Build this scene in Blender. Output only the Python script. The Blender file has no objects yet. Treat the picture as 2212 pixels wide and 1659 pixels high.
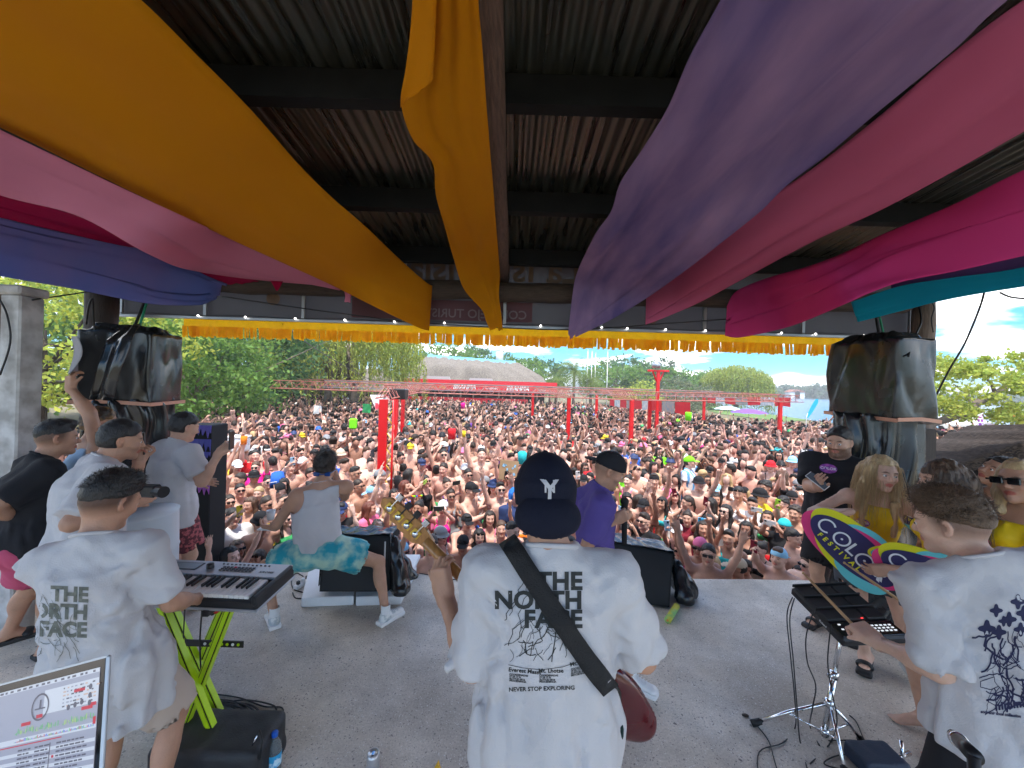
import bpy,bmesh,math,random
import numpy as np
from mathutils import Vector,Matrix,Quaternion
from mathutils.bvhtree import BVHTree
R_=math.radians
random.seed(7)
RNG=np.random.default_rng(11)
sc=bpy.context.scene
COL=sc.collection
# --- camera
CAM_H=2.05
ROLL=R_(1.7)
FPX=831.0/2212.0
cam_d=bpy.data.cameras.new('camera')
cam_d.sensor_fit='HORIZONTAL';cam_d.sensor_width=36.0;cam_d.lens=36.0*FPX
cam_d.clip_start=0.05;cam_d.clip_end=2500
cam=bpy.data.objects.new('camera',cam_d);COL.objects.link(cam)
_R=Vector((math.cos(ROLL),0,math.sin(ROLL)));_U=Vector((-math.sin(ROLL),0,math.cos(ROLL)));_F=Vector((0,1,0))
m=Matrix((_R,_U,-_F)).transposed().to_4x4();m.translation=(0,0,CAM_H)
cam.matrix_world=m
sc.camera=cam
def P(u,v,D):
 """the place in the world seen at (u, v) of a 2212-wide view, D metres ahead of the lens"""
 p=_F+_R*((u-1106)/831.0)+_U*((829.5-v)/831.0)
 return Vector((0,0,CAM_H))+p*D
def PZ(u,v,z):
 p=_F+_R*((u-1106)/831.0)+_U*((829.5-v)/831.0)
 return Vector((0,0,CAM_H))+p*((z-CAM_H)/p.z)
 # --- sky and sun
SUN_EL,SUN_AZ=R_(74),R_(168)
w=bpy.data.worlds.new('World');sc.world=w;w.use_nodes=True
nt=w.node_tree;N=nt.nodes;L=nt.links;N.clear()
out=N.new('ShaderNodeOutputWorld');bg=N.new('ShaderNodeBackground');bg.inputs['Strength'].default_value=0.15
sky=N.new('ShaderNodeTexSky');sky.sky_type='NISHITA';sky.sun_disc=False
sky.sun_elevation=SUN_EL;sky.sun_rotation=SUN_AZ;sky.altitude=10;sky.air_density=1.0;sky.dust_density=0.6;sky.ozone_density=2.0
tc=N.new('ShaderNodeTexCoord');sep=N.new('ShaderNodeSeparateXYZ');L.new(tc.outputs['Generated'],sep.inputs[0])
zc=N.new('ShaderNodeMath');zc.operation='MAXIMUM';L.new(sep.outputs['Z'],zc.inputs[0]);zc.inputs[1].default_value=0.0
za=N.new('ShaderNodeMath');za.operation='ADD';L.new(zc.outputs[0],za.inputs[0]);za.inputs[1].default_value=0.13
dx=N.new('ShaderNodeMath');dx.operation='DIVIDE';L.new(sep.outputs['X'],dx.inputs[0]);L.new(za.outputs[0],dx.inputs[1])
dy=N.new('ShaderNodeMath');dy.operation='DIVIDE';L.new(sep.outputs['Y'],dy.inputs[0]);L.new(za.outputs[0],dy.inputs[1])
cmb=N.new('ShaderNodeCombineXYZ');L.new(dx.outputs[0],cmb.inputs[0]);L.new(dy.outputs[0],cmb.inputs[1])
nz=N.new('ShaderNodeTexNoise');nz.inputs['Scale'].default_value=0.85;nz.inputs['Detail'].default_value=9;nz.inputs['Roughness'].default_value=0.58;nz.inputs['Distortion'].default_value=0.25
L.new(cmb.outputs[0],nz.inputs['Vector'])
rp=N.new('ShaderNodeValToRGB');rp.color_ramp.elements[0].position=0.475;rp.color_ramp.elements[1].position=0.58
rp.color_ramp.elements[0].color=(0,0,0,1);rp.color_ramp.elements[1].color=(1,1,1,1);L.new(nz.outputs['Fac'],rp.inputs[0])
tint=N.new('ShaderNodeMixRGB');tint.blend_type='MULTIPLY';tint.inputs[0].default_value=1.0;tint.inputs[2].default_value=(0.11,0.42,0.64,1);L.new(sky.outputs[0],tint.inputs[1])
ccol=N.new('ShaderNodeMixRGB');ccol.inputs[1].default_value=(5.2,5.4,5.6,1);ccol.inputs[2].default_value=(10.4,10.1,9.8,1)
nz2=N.new('ShaderNodeTexNoise');nz2.inputs['Scale'].default_value=1.7;nz2.inputs['Detail'].default_value=6;L.new(cmb.outputs[0],nz2.inputs['Vector'])
rp2=N.new('ShaderNodeValToRGB');rp2.color_ramp.elements[0].position=0.42;rp2.color_ramp.elements[1].position=0.58;L.new(nz2.outputs['Fac'],rp2.inputs[0]);L.new(rp2.outputs[0],ccol.inputs[0])
cm=N.new('ShaderNodeMixRGB');L.new(rp.outputs[0],cm.inputs[0]);L.new(tint.outputs[0],cm.inputs[1]);L.new(ccol.outputs[0],cm.inputs[2])
L.new(cm.outputs[0],bg.inputs['Color']);L.new(bg.outputs[0],out.inputs['Surface'])
sl=bpy.data.lights.new('sun','SUN');sl.energy=2.0;sl.angle=R_(0.8);sl.color=(1.0,0.95,0.88)
so=bpy.data.objects.new('sun',sl);COL.objects.link(so)
sd=Vector((math.sin(SUN_AZ)*math.cos(SUN_EL),math.cos(SUN_AZ)*math.cos(SUN_EL),math.sin(SUN_EL)))
so.rotation_euler=sd.to_track_quat('Z','Y').to_euler();so.location=(0,0,30)
vs=sc.view_settings;vs.view_transform='Standard';vs.look='None';vs.exposure=1.62;vs.gamma=1.0;vs.use_curve_mapping=False
sc.cycles.use_denoising=True;sc.cycles.max_bounces=7;sc.cycles.diffuse_bounces=4;sc.cycles.transparent_max_bounces=8
sc.cycles.sample_clamp_indirect=6;sc.cycles.caustics_reflective=False;sc.cycles.caustics_refractive=False
# --- objects
def tag(o,label=None,cat=None,group=None,kind=None):
 if label:o['label']=label
 if cat:o['category']=cat
 if group:o['group']=group
 if kind:o['kind']=kind
 return o
def empty(name,loc=(0,0,0),label=None,cat=None,group=None,rz=0.0):
 o=bpy.data.objects.new(name,None);o.location=loc;o.rotation_euler=(0,0,rz);o.empty_display_size=0.1
 COL.objects.link(o);tag(o,label,cat,group);o['_m']=1;del o['_m']
 return o
def link(name,me,mats=None,parent=None,loc=None,mw=None):
 """link a mesh. vertices are in world space unless loc/mw is given; a parent's own transform is undone"""
 o=bpy.data.objects.new(name,me);COL.objects.link(o)
 if mats is not None:
  for k in(mats if isinstance(mats,(list,tuple))else[mats]):
   if len(me.materials)<(len(mats)if isinstance(mats,(list,tuple))else 1):me.materials.append(k)
 if mw is not None:o.matrix_basis=mw
 elif loc is not None:o.location=loc
 if parent is not None:
  o.parent=parent
  o.matrix_parent_inverse=wm(parent).inverted()
 return o
def wm(o):
 mb=o.matrix_basis.copy()
 return mb if o.parent is None else wm(o.parent)@o.matrix_parent_inverse@mb
def mesh_np(name,V,F,smooth=True,fmat=None,col=None):
 """fast mesh from numpy arrays (F: quads (n,4) or tris (n,3), or a list of faces)"""
 me=bpy.data.meshes.new(name)
 if isinstance(F,np.ndarray):
  n,k=F.shape
  me.vertices.add(len(V));me.vertices.foreach_set('co',np.asarray(V,np.float32).ravel())
  me.loops.add(n*k);me.loops.foreach_set('vertex_index',F.astype(np.int32).ravel())
  me.polygons.add(n);me.polygons.foreach_set('loop_start',np.arange(0,n*k,k,dtype=np.int32))
  try:me.polygons.foreach_set('loop_total',np.full(n,k,np.int32))
  except Exception:pass
  me.update(calc_edges=True)
 else:
  me.from_pydata([tuple(v)for v in V],[],F);me.update()
 me.polygons.foreach_set('use_smooth',np.full(len(me.polygons),smooth,bool))
 if fmat is not None:me.polygons.foreach_set('material_index',np.asarray(fmat,np.int32))
 if col is not None:
  a=me.color_attributes.new('Col','FLOAT_COLOR','POINT')
  c4=np.ones((len(V),4),np.float32);c4[:,:3]=col;a.data.foreach_set('color',c4.ravel())
 return me
def subtree(o):
 return[c for c in bpy.data.objects if c.parent is o]
def copy_thing(root,loc=None,rz=None):
 kids={}
 for c in bpy.data.objects:
  if c.parent is not None:kids.setdefault(c.parent.name,[]).append(c)
 def rec(o,par):
  c=o.copy();COL.objects.link(c)
  if par is not None:
   c.parent=par;c.matrix_parent_inverse=o.matrix_parent_inverse.copy()
  for k in kids.get(o.name,[]):rec(k,c)
  return c
 r=rec(root,None)
 if loc is not None:r.location=loc
 if rz is not None:r.rotation_euler=(0,0,rz)
 return r
class MB:
 """collects simple solids into one mesh"""
 def __init__(s):s.v=[];s.f=[];s.m=[]
 def add(s,vs,fs,mi=0):
  b=len(s.v);s.v+=[tuple(v)for v in vs];s.f+=[tuple(i+b for i in f)for f in fs];s.m+=[mi]*len(fs)
 def box(s,c,size,M=None,mi=0,bev=0.0):
  x,y,z=(k/2 for k in size);c=Vector(c)
  if bev<=0:
   vs=[Vector((sx*x,sy*y,sz*z))for sz in(-1,1)for sy in(-1,1)for sx in(-1,1)]
   fs=[(0,2,3,1),(4,5,7,6),(0,1,5,4),(2,6,7,3),(0,4,6,2),(1,3,7,5)]
  else:
   vs=[];idx={}
   for sx in(-1,1):
    for sy in(-1,1):
     for sz in(-1,1):
      for a in range(3):
       q=[sx*x,sy*y,sz*z]
       for k in range(3):
        if k!=a:q[k]-=(sx,sy,sz)[k]*bev
       idx[(sx,sy,sz,a)]=len(vs);vs.append(Vector(q))
   fs=[]
   for a in range(3):
    b_,c_=[k for k in range(3)if k!=a]
    for s1 in(-1,1):
     def key(sb,sc_,ax=a):
      t=[0,0,0];t[a]=s1;t[b_]=sb;t[c_]=sc_;return idx[(t[0],t[1],t[2],a)]
     fs.append((key(-1,-1),key(1,-1),key(1,1),key(-1,1)))
   for a in range(3):
    b_,c_=[k for k in range(3)if k!=a]
    for sb in(-1,1):
     for s2 in(-1,1):
      def k2(sa,ax):
       t=[0,0,0];t[a]=sa;t[b_]=sb;t[c_]=s2;return idx[(t[0],t[1],t[2],ax)]
      fs.append((k2(-1,b_),k2(1,b_),k2(1,c_),k2(-1,c_)))
   for sx in(-1,1):
    for sy in(-1,1):
     for sz in(-1,1):fs.append(tuple(idx[(sx,sy,sz,a)]for a in range(3)))
  if M is not None:vs=[M@v for v in vs]
  s.add([v+c for v in vs],fs,mi)
 def tube(s,pts,r,n=8,mi=0,caps=True):
  pts=[Vector(p)for p in pts];rr=r if isinstance(r,(list,tuple))else[r]*len(pts)
  up=None;vs=[]
  for i,p in enumerate(pts):
   d=(pts[min(i+1,len(pts)-1)]-pts[max(i-1,0)])
   d=d.normalized()if d.length>1e-9 else Vector((0,0,1))
   if up is None:up=d.orthogonal().normalized()
   up=up-d*up.dot(d)
   up=up.normalized()if up.length>1e-6 else d.orthogonal().normalized()
   sd_=d.cross(up)
   for k in range(n):
    a=2*math.pi*k/n;vs.append(p+(up*math.cos(a)+sd_*math.sin(a))*rr[i])
  fs=[(i*n+k,i*n+(k+1)%n,(i+1)*n+(k+1)%n,(i+1)*n+k)for i in range(len(pts)-1)for k in range(n)]
  if caps:fs+=[tuple(range(n-1,-1,-1)),tuple((len(pts)-1)*n+k for k in range(n))]
  s.add(vs,fs,mi)
 def lathe(s,prof,c=(0,0,0),n=20,M=None,mi=0):
  vs=[];c=Vector(c)
  for r,z in prof:
   for k in range(n):
    a=2*math.pi*k/n;q=Vector((r*math.cos(a),r*math.sin(a),z));vs.append((M@q if M else q)+c)
  fs=[(i*n+k,i*n+(k+1)%n,(i+1)*n+(k+1)%n,(i+1)*n+k)for i in range(len(prof)-1)for k in range(n)]
  s.add(vs,fs,mi)
 def sphere(s,c,r,n=10,mi=0,sc3=(1,1,1)):
  vs=[];c=Vector(c)
  for i in range(n+1):
   t=math.pi*i/n
   for k in range(2*n):
    a=math.pi*k/n;vs.append(c+Vector((r*math.sin(t)*math.cos(a)*sc3[0],r*math.sin(t)*math.sin(a)*sc3[1],-r*math.cos(t)*sc3[2])))
  fs=[(i*2*n+k,i*2*n+(k+1)%(2*n),(i+1)*2*n+(k+1)%(2*n),(i+1)*2*n+k)for i in range(n)for k in range(2*n)]
  s.add(vs,fs,mi)
 def prism(s,poly,M,thick,mi=0,mi_side=None):
  """poly: 2-D outline, ccw, in the local x-z plane of M; thickness along local +y (away)"""
  n=len(poly)
  a=[M@Vector((p[0],0,p[1]))for p in poly];b=[M@Vector((p[0],thick,p[1]))for p in poly]
  base=len(s.v);s.v+=[tuple(v)for v in a+b]
  s.f.append(tuple(base+i for i in range(n)));s.m.append(mi)
  s.f.append(tuple(base+n+i for i in range(n-1,-1,-1)));s.m.append(mi)
  for i in range(n):
   j=(i+1)%n;s.f.append((base+i,base+n+i,base+n+j,base+j));s.m.append(mi if mi_side is None else mi_side)
 def mesh(s,name,smooth=False):
  me=bpy.data.meshes.new(name);me.from_pydata(s.v,[],s.f);me.update()
  me.polygons.foreach_set('material_index',np.asarray(s.m,np.int32));me.polygons.foreach_set('use_smooth',np.full(len(s.f),smooth,bool))
  return me
 def build(s,name,mats,parent=None,smooth=False,loc=None):
  me=s.mesh(name,smooth)
  return link(name,me,mats,parent,loc=loc)
def thing_mesh(o,loc=None):
 """move a world-space mesh's origin to its base"""
 me=o.data;co=np.empty(len(me.vertices)*3,np.float32);me.vertices.foreach_get('co',co);co=co.reshape(-1,3)
 c=np.array([co[:,0].mean(),co[:,1].mean(),co[:,2].min()])if loc is None else np.array(loc)
 me.vertices.foreach_set('co',(co-c).astype(np.float32).ravel());me.update();o.location=o.location+Vector(c)
 return o
 # --- materials
def mat(name,col,rough=0.6,metal=0.0,bump=0.0,bscale=60.0,var=0.0,vscale=8.0,stretch=None,spec=0.5,emit=0.0,attr=False,sss=0.0,trans=0.0,coat=0.0,alpha=1.0,transl=0.0,col2=None,rvar=0.0):
 m_=bpy.data.materials.new(name);m_.use_nodes=True;nt=m_.node_tree;b=nt.nodes['Principled BSDF'];l=nt.links
 c=(*col,1.0)if len(col)==3 else col
 b.inputs['Base Color'].default_value=c;b.inputs['Roughness'].default_value=rough;b.inputs['Metallic'].default_value=metal
 b.inputs['Specular IOR Level'].default_value=spec
 if sss:b.inputs['Subsurface Weight'].default_value=sss;b.inputs['Subsurface Radius'].default_value=(0.012,0.005,0.003);b.inputs['Subsurface Scale'].default_value=1.0
 if trans:b.inputs['Transmission Weight'].default_value=trans
 if coat:b.inputs['Coat Weight'].default_value=coat
 if emit:b.inputs['Emission Color'].default_value=c;b.inputs['Emission Strength'].default_value=emit
 src=None
 tcn=nt.nodes.new('ShaderNodeTexCoord');mp=nt.nodes.new('ShaderNodeMapping');l.new(tcn.outputs['Object'],mp.inputs[0])
 if stretch:mp.inputs['Scale'].default_value=stretch
 if attr:
  at=nt.nodes.new('ShaderNodeAttribute');at.attribute_name='Col';mx=nt.nodes.new('ShaderNodeMixRGB');mx.blend_type='MULTIPLY';mx.inputs[0].default_value=1
  mx.inputs[1].default_value=c;l.new(at.outputs['Color'],mx.inputs[2]);src=mx.outputs[0]
 if var or col2:
  n1=nt.nodes.new('ShaderNodeTexNoise');n1.inputs['Scale'].default_value=vscale;n1.inputs['Detail'].default_value=6;l.new(mp.outputs[0],n1.inputs['Vector'])
  if col2:
   mx=nt.nodes.new('ShaderNodeMixRGB');rr=nt.nodes.new('ShaderNodeValToRGB');rr.color_ramp.elements[0].position=0.5-0.5*(var or 0.3);rr.color_ramp.elements[1].position=0.5+0.5*(var or 0.3)
   l.new(n1.outputs['Fac'],rr.inputs[0]);l.new(rr.outputs[0],mx.inputs[0])
   if src is not None:l.new(src,mx.inputs[1])
   else:mx.inputs[1].default_value=c
   mx.inputs[2].default_value=(*col2,1);src=mx.outputs[0]
  else:
   mr=nt.nodes.new('ShaderNodeMapRange');mr.inputs[1].default_value=0.25;mr.inputs[2].default_value=0.75;mr.inputs[3].default_value=1-var;mr.inputs[4].default_value=1+var
   l.new(n1.outputs['Fac'],mr.inputs[0]);mx=nt.nodes.new('ShaderNodeMixRGB');mx.blend_type='MULTIPLY';mx.inputs[0].default_value=1
   if src is not None:l.new(src,mx.inputs[1])
   else:mx.inputs[1].default_value=c
   l.new(mr.outputs[0],mx.inputs[2]);src=mx.outputs[0]
  if rvar:
   m2=nt.nodes.new('ShaderNodeMapRange');m2.inputs[1].default_value=0.3;m2.inputs[2].default_value=0.7;m2.inputs[3].default_value=max(0.03,rough-rvar);m2.inputs[4].default_value=min(1,rough+rvar)
   l.new(n1.outputs['Fac'],m2.inputs[0]);l.new(m2.outputs[0],b.inputs['Roughness'])
 if src is not None:l.new(src,b.inputs['Base Color'])
 if bump:
  n2=nt.nodes.new('ShaderNodeTexNoise');n2.inputs['Scale'].default_value=bscale;n2.inputs['Detail'].default_value=5;l.new(mp.outputs[0],n2.inputs['Vector'])
  bp=nt.nodes.new('ShaderNodeBump');bp.inputs['Strength'].default_value=bump;bp.inputs['Distance'].default_value=0.01;l.new(n2.outputs['Fac'],bp.inputs['Height']);l.new(bp.outputs[0],b.inputs['Normal'])
 if transl:
  tr=nt.nodes.new('ShaderNodeBsdfTranslucent');ms=nt.nodes.new('ShaderNodeMixShader');ms.inputs[0].default_value=transl
  if src is not None:l.new(src,tr.inputs['Color'])
  else:tr.inputs['Color'].default_value=c
  o_=nt.nodes['Material Output'];l.new(b.outputs[0],ms.inputs[1]);l.new(tr.outputs[0],ms.inputs[2]);l.new(ms.outputs[0],o_.inputs['Surface'])
 return m_
 # --- smooth solids: distance fields meshed with surface nets
def vn(v):v=np.asarray(v,float);return v/(np.linalg.norm(v)+1e-12)
class Field:
 """a list of soft solids; each is ('kind', params, blend, op)"""
 def __init__(s):s.p=[];s.noise=None;s.cuts=[]
 def cone(s,a,b,ra,rb,k=0.03,op='u',lat=None,wr=1.0):
  s.p.append(('cone',(np.array(a,float),np.array(b,float),ra,rb,None if lat is None else vn(lat),wr),k,op));return s
 def cyl(s,a,b,ra,rb,k=0.03,op='u',lat=None,wr=1.0,ext=0.0):
  s.p.append(('cyl',(np.array(a,float),np.array(b,float),ra,rb,None if lat is None else vn(lat),wr,ext),k,op));return s
 def ell(s,c,r,M=None,k=0.03,op='u'):
  s.p.append(('ell',(np.array(c,float),np.array(r,float),np.eye(3)if M is None else np.array(M,float)),k,op));return s
 def box(s,c,h,M=None,r=0.01,k=0.01,op='u'):
  s.p.append(('box',(np.array(c,float),np.array(h,float),np.eye(3)if M is None else np.array(M,float),r),k,op));return s
 def plane(s,c,n,k=0.004):
  s.p.append(('plane',(np.array(c,float),vn(n)),k,'s'));return s
 @staticmethod
 def bounds(q):
  t,a=q[0],q[1]
  if t in('cone','cyl'):
   r=max(a[2],a[3])*max(1.0,a[5])+(a[6]if t=='cyl' else 0);return np.minimum(a[0],a[1])-r,np.maximum(a[0],a[1])+r
  if t=='ell':r=np.sqrt(((a[2]*a[1][None,:])**2).sum(1));return a[0]-r,a[0]+r
  if t=='box':r=(np.abs(a[2])*a[1][None,:]).sum(1)+a[3];return a[0]-r,a[0]+r
  return np.full(3,-1e9),np.full(3,1e9)
 @staticmethod
 def dist(q,X,Y,Z):
  t,a=q[0],q[1]
  if t in('cone','cyl'):
   A,B,ra,rb,lat,wr=a[:6];d=B-A;L2=max(float(d@d),1e-12)
   x,y,z=X-A[0],Y-A[1],Z-A[2]
   s_=(x*d[0]+y*d[1]+z*d[2])/L2
   tt=np.clip(s_,0,1)
   if t=='cone':
    x,y,z=x-tt*d[0],y-tt*d[1],z-tt*d[2]
   else:
    x,y,z=x-s_*d[0],y-s_*d[1],z-s_*d[2]
   rr=x*x+y*y+z*z
   if lat is not None:
    ql=x*lat[0]+y*lat[1]+z*lat[2];rr=rr-ql*ql*(1-1.0/(wr*wr))
   rad=np.sqrt(np.maximum(rr,0))-(ra+(rb-ra)*tt)
   if t=='cone':return rad
   Ln=math.sqrt(L2);ax=np.maximum(-s_*Ln,(s_-1)*Ln)-a[6]
   return np.maximum(rad,ax)
  if t=='ell':
   c,r,M=a;x,y,z=X-c[0],Y-c[1],Z-c[2]
   u=[(M[0,i]*x+M[1,i]*y+M[2,i]*z)/r[i]for i in range(3)]
   k0=np.sqrt(u[0]**2+u[1]**2+u[2]**2);k1=np.sqrt((u[0]/r[0])**2+(u[1]/r[1])**2+(u[2]/r[2])**2)
   return k0*(k0-1)/np.maximum(k1,1e-6)
  if t=='box':
   c,h,M,r=a;x,y,z=X-c[0],Y-c[1],Z-c[2]
   u=[np.abs(M[0,i]*x+M[1,i]*y+M[2,i]*z)-h[i]for i in range(3)]
   return np.sqrt(np.maximum(u[0],0)**2+np.maximum(u[1],0)**2+np.maximum(u[2],0)**2)+np.minimum(np.maximum(np.maximum(u[0],u[1]),u[2]),0)-r
  c,n=a;return-((X-c[0])*n[0]+(Y-c[1])*n[1]+(Z-c[2])*n[2])
 @staticmethod
 def mixd(D,d,k,op):
  if op=='s':d=-d;h=np.maximum(k-np.abs(D-d),0)/max(k,1e-9);return np.maximum(D,d)+h*h*k*0.25
  if op=='i':h=np.maximum(k-np.abs(D-d),0)/max(k,1e-9);return np.maximum(D,d)+h*h*k*0.25
  h=np.maximum(k-np.abs(D-d),0)/max(k,1e-9);return np.minimum(D,d)-h*h*k*0.25
 def grid(s,lo,hi,h):
  lo=np.asarray(lo,float);hi=np.asarray(hi,float);n=np.maximum(np.ceil((hi-lo)/h).astype(int)+1,2)
  ax=[lo[i]+h*np.arange(n[i])for i in range(3)]
  D=np.full(n,0.5,np.float32);prims=s.p;NZ=None
  if s.noise is not None:prims=[q for q in s.p if q[3]=='u']+['noise']+[q for q in s.p if q[3]!='u']
  for q in prims:
   if q=='noise':
    X,Y,Z=np.meshgrid(*ax,indexing='ij',sparse=False);near=np.abs(D)<0.07;NZ=np.zeros(n,np.float32)
    NZ[near]=s.noise(X[near],Y[near],Z[near]);D+=NZ;continue
   if q[0]=='plane':
    X,Y,Z=np.meshgrid(*ax,indexing='ij',sparse=True);D=Field.mixd(D,Field.dist(q,X,Y,Z),q[2],'s').astype(np.float32);continue
   b0,b1=Field.bounds(q);pad=q[2]+3*h+(.015 if NZ is not None else 0)
   i0=np.clip(np.floor((b0-pad-lo)/h).astype(int),0,n);i1=np.clip(np.ceil((b1+pad-lo)/h).astype(int)+1,0,n)
   if(i1<=i0).any():continue
   X,Y,Z=np.meshgrid(*[ax[i][i0[i]:i1[i]]for i in range(3)],indexing='ij',sparse=True)
   sl_=tuple(slice(i0[i],i1[i])for i in range(3));dd=Field.dist(q,X,Y,Z)
   if NZ is not None and q[3]=='s' and q[0]=='cyl':dd=dd+NZ[sl_]
   D[sl_]=Field.mixd(D[sl_],dd,q[2],q[3])
  return D,lo,h
 def at(s,V):
  X,Y,Z=V[:,0],V[:,1],V[:,2];D=np.full(len(V),0.5)
  for q in s.p:D=Field.mixd(D,Field.dist(q,X,Y,Z),q[2],q[3])
  return D
 def extent(s,pad=0.03):
  b=[Field.bounds(q)for q in s.p if q[0]!='plane' and q[3]=='u']
  return np.min([x[0]for x in b],0)-pad,np.max([x[1]for x in b],0)+pad
 def mesh(s,h,lo=None,hi=None,blocks=()):
  """blocks: (lo, hi, h) boxes meshed finer"""
  if lo is None:lo,hi=s.extent(0.03)
  V,F=surfnet(*s.grid(lo,hi,h))
  if blocks:
   Vs,Fs=[V],[];c=V[F].mean(1);inside=np.zeros(len(F),bool)
   for(a,b,hh)in blocks:inside|=((c>np.asarray(a)+h*1.1)&(c<np.asarray(b)-h*1.1)).all(1)
   Fs.append(F[~inside]);n=len(V)
   for(a,b,hh)in blocks:
    v2,f2=surfnet(*s.grid(a,b,hh));Vs.append(v2);Fs.append(f2+n);n+=len(v2)
   V=np.concatenate(Vs);F=np.concatenate(Fs)
  return V,F
_E=[(0,1),(2,3),(4,5),(6,7),(0,2),(1,3),(4,6),(5,7),(0,4),(1,5),(2,6),(3,7)]
def surfnet(D,lo,h):
 S=D<0;nx,ny,nz=D.shape
 cs=[(i,j,k)for k in(0,1)for j in(0,1)for i in(0,1)]
 cnt=np.zeros((nx-1,ny-1,nz-1),np.int8)
 for(i,j,k)in cs:cnt+=S[i:nx-1+i,j:ny-1+j,k:nz-1+k]
 act=(cnt>0)&(cnt<8);I,J,K=np.nonzero(act)
 if len(I)==0:return np.zeros((0,3)),np.zeros((0,4),int)
 vals=np.stack([D[I+i,J+j,K+k]for(i,j,k)in cs],1).astype(float)
 off=np.array(cs,float);acc=np.zeros((len(I),3));num=np.zeros(len(I))
 for a,b in _E:
  va,vb=vals[:,a],vals[:,b];m_=(va<0)!=(vb<0);t=np.where(m_,va/np.where(m_,va-vb,1),0)
  acc+=np.where(m_[:,None],off[a]+t[:,None]*(off[b]-off[a]),0);num+=m_
 V=(np.stack([I,J,K],1)+acc/num[:,None])*h+lo
 ids=np.full(act.shape,-1,np.int64);ids[I,J,K]=np.arange(len(I));F=[]
 for ax in range(3):
  sh=[slice(None)]*3;sh2=[slice(None)]*3;sh[ax]=slice(0,-1);sh2[ax]=slice(1,None)
  s0,s1=S[tuple(sh)],S[tuple(sh2)];ch=s0!=s1
  b,c=(ax+1)%3,(ax+2)%3
  idx=list(np.nonzero(ch));ok=(idx[b]>0)&(idx[c]>0)&(idx[b]<D.shape[b]-1)&(idx[c]<D.shape[c]-1)
  idx=[q[ok]for q in idx];st=s0[tuple(idx)]
  def cell(db,dc):
   q=[x.copy()for x in idx];q[b]-=db;q[c]-=dc;return ids[tuple(q)]
  quad=np.stack([cell(1,1),cell(0,1),cell(0,0),cell(1,0)],1)
  quad[~st]=quad[~st][:,::-1];F.append(quad[(quad>=0).all(1)])
 return V,np.concatenate(F)
_perm=RNG.integers(0,1<<30,4096)/float(1<<30)*2-1
def vnoise(x,y,z):
 xi,yi,zi=np.floor(x).astype(np.int64),np.floor(y).astype(np.int64),np.floor(z).astype(np.int64)
 fx,fy,fz=x-xi,y-yi,z-zi;fx,fy,fz=fx*fx*(3-2*fx),fy*fy*(3-2*fy),fz*fz*(3-2*fz)
 def hsh(i,j,k):return _perm[(i*73856093^j*19349663^k*83492791)&4095]
 r=0
 for i in(0,1):
  for j in(0,1):
   for k in(0,1):
    r=r+hsh(xi+i,yi+j,zi+k)*(fx if i else 1-fx)*(fy if j else 1-fy)*(fz if k else 1-fz)
 return r
def ridge(x):return 1-2*np.abs(x)
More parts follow.
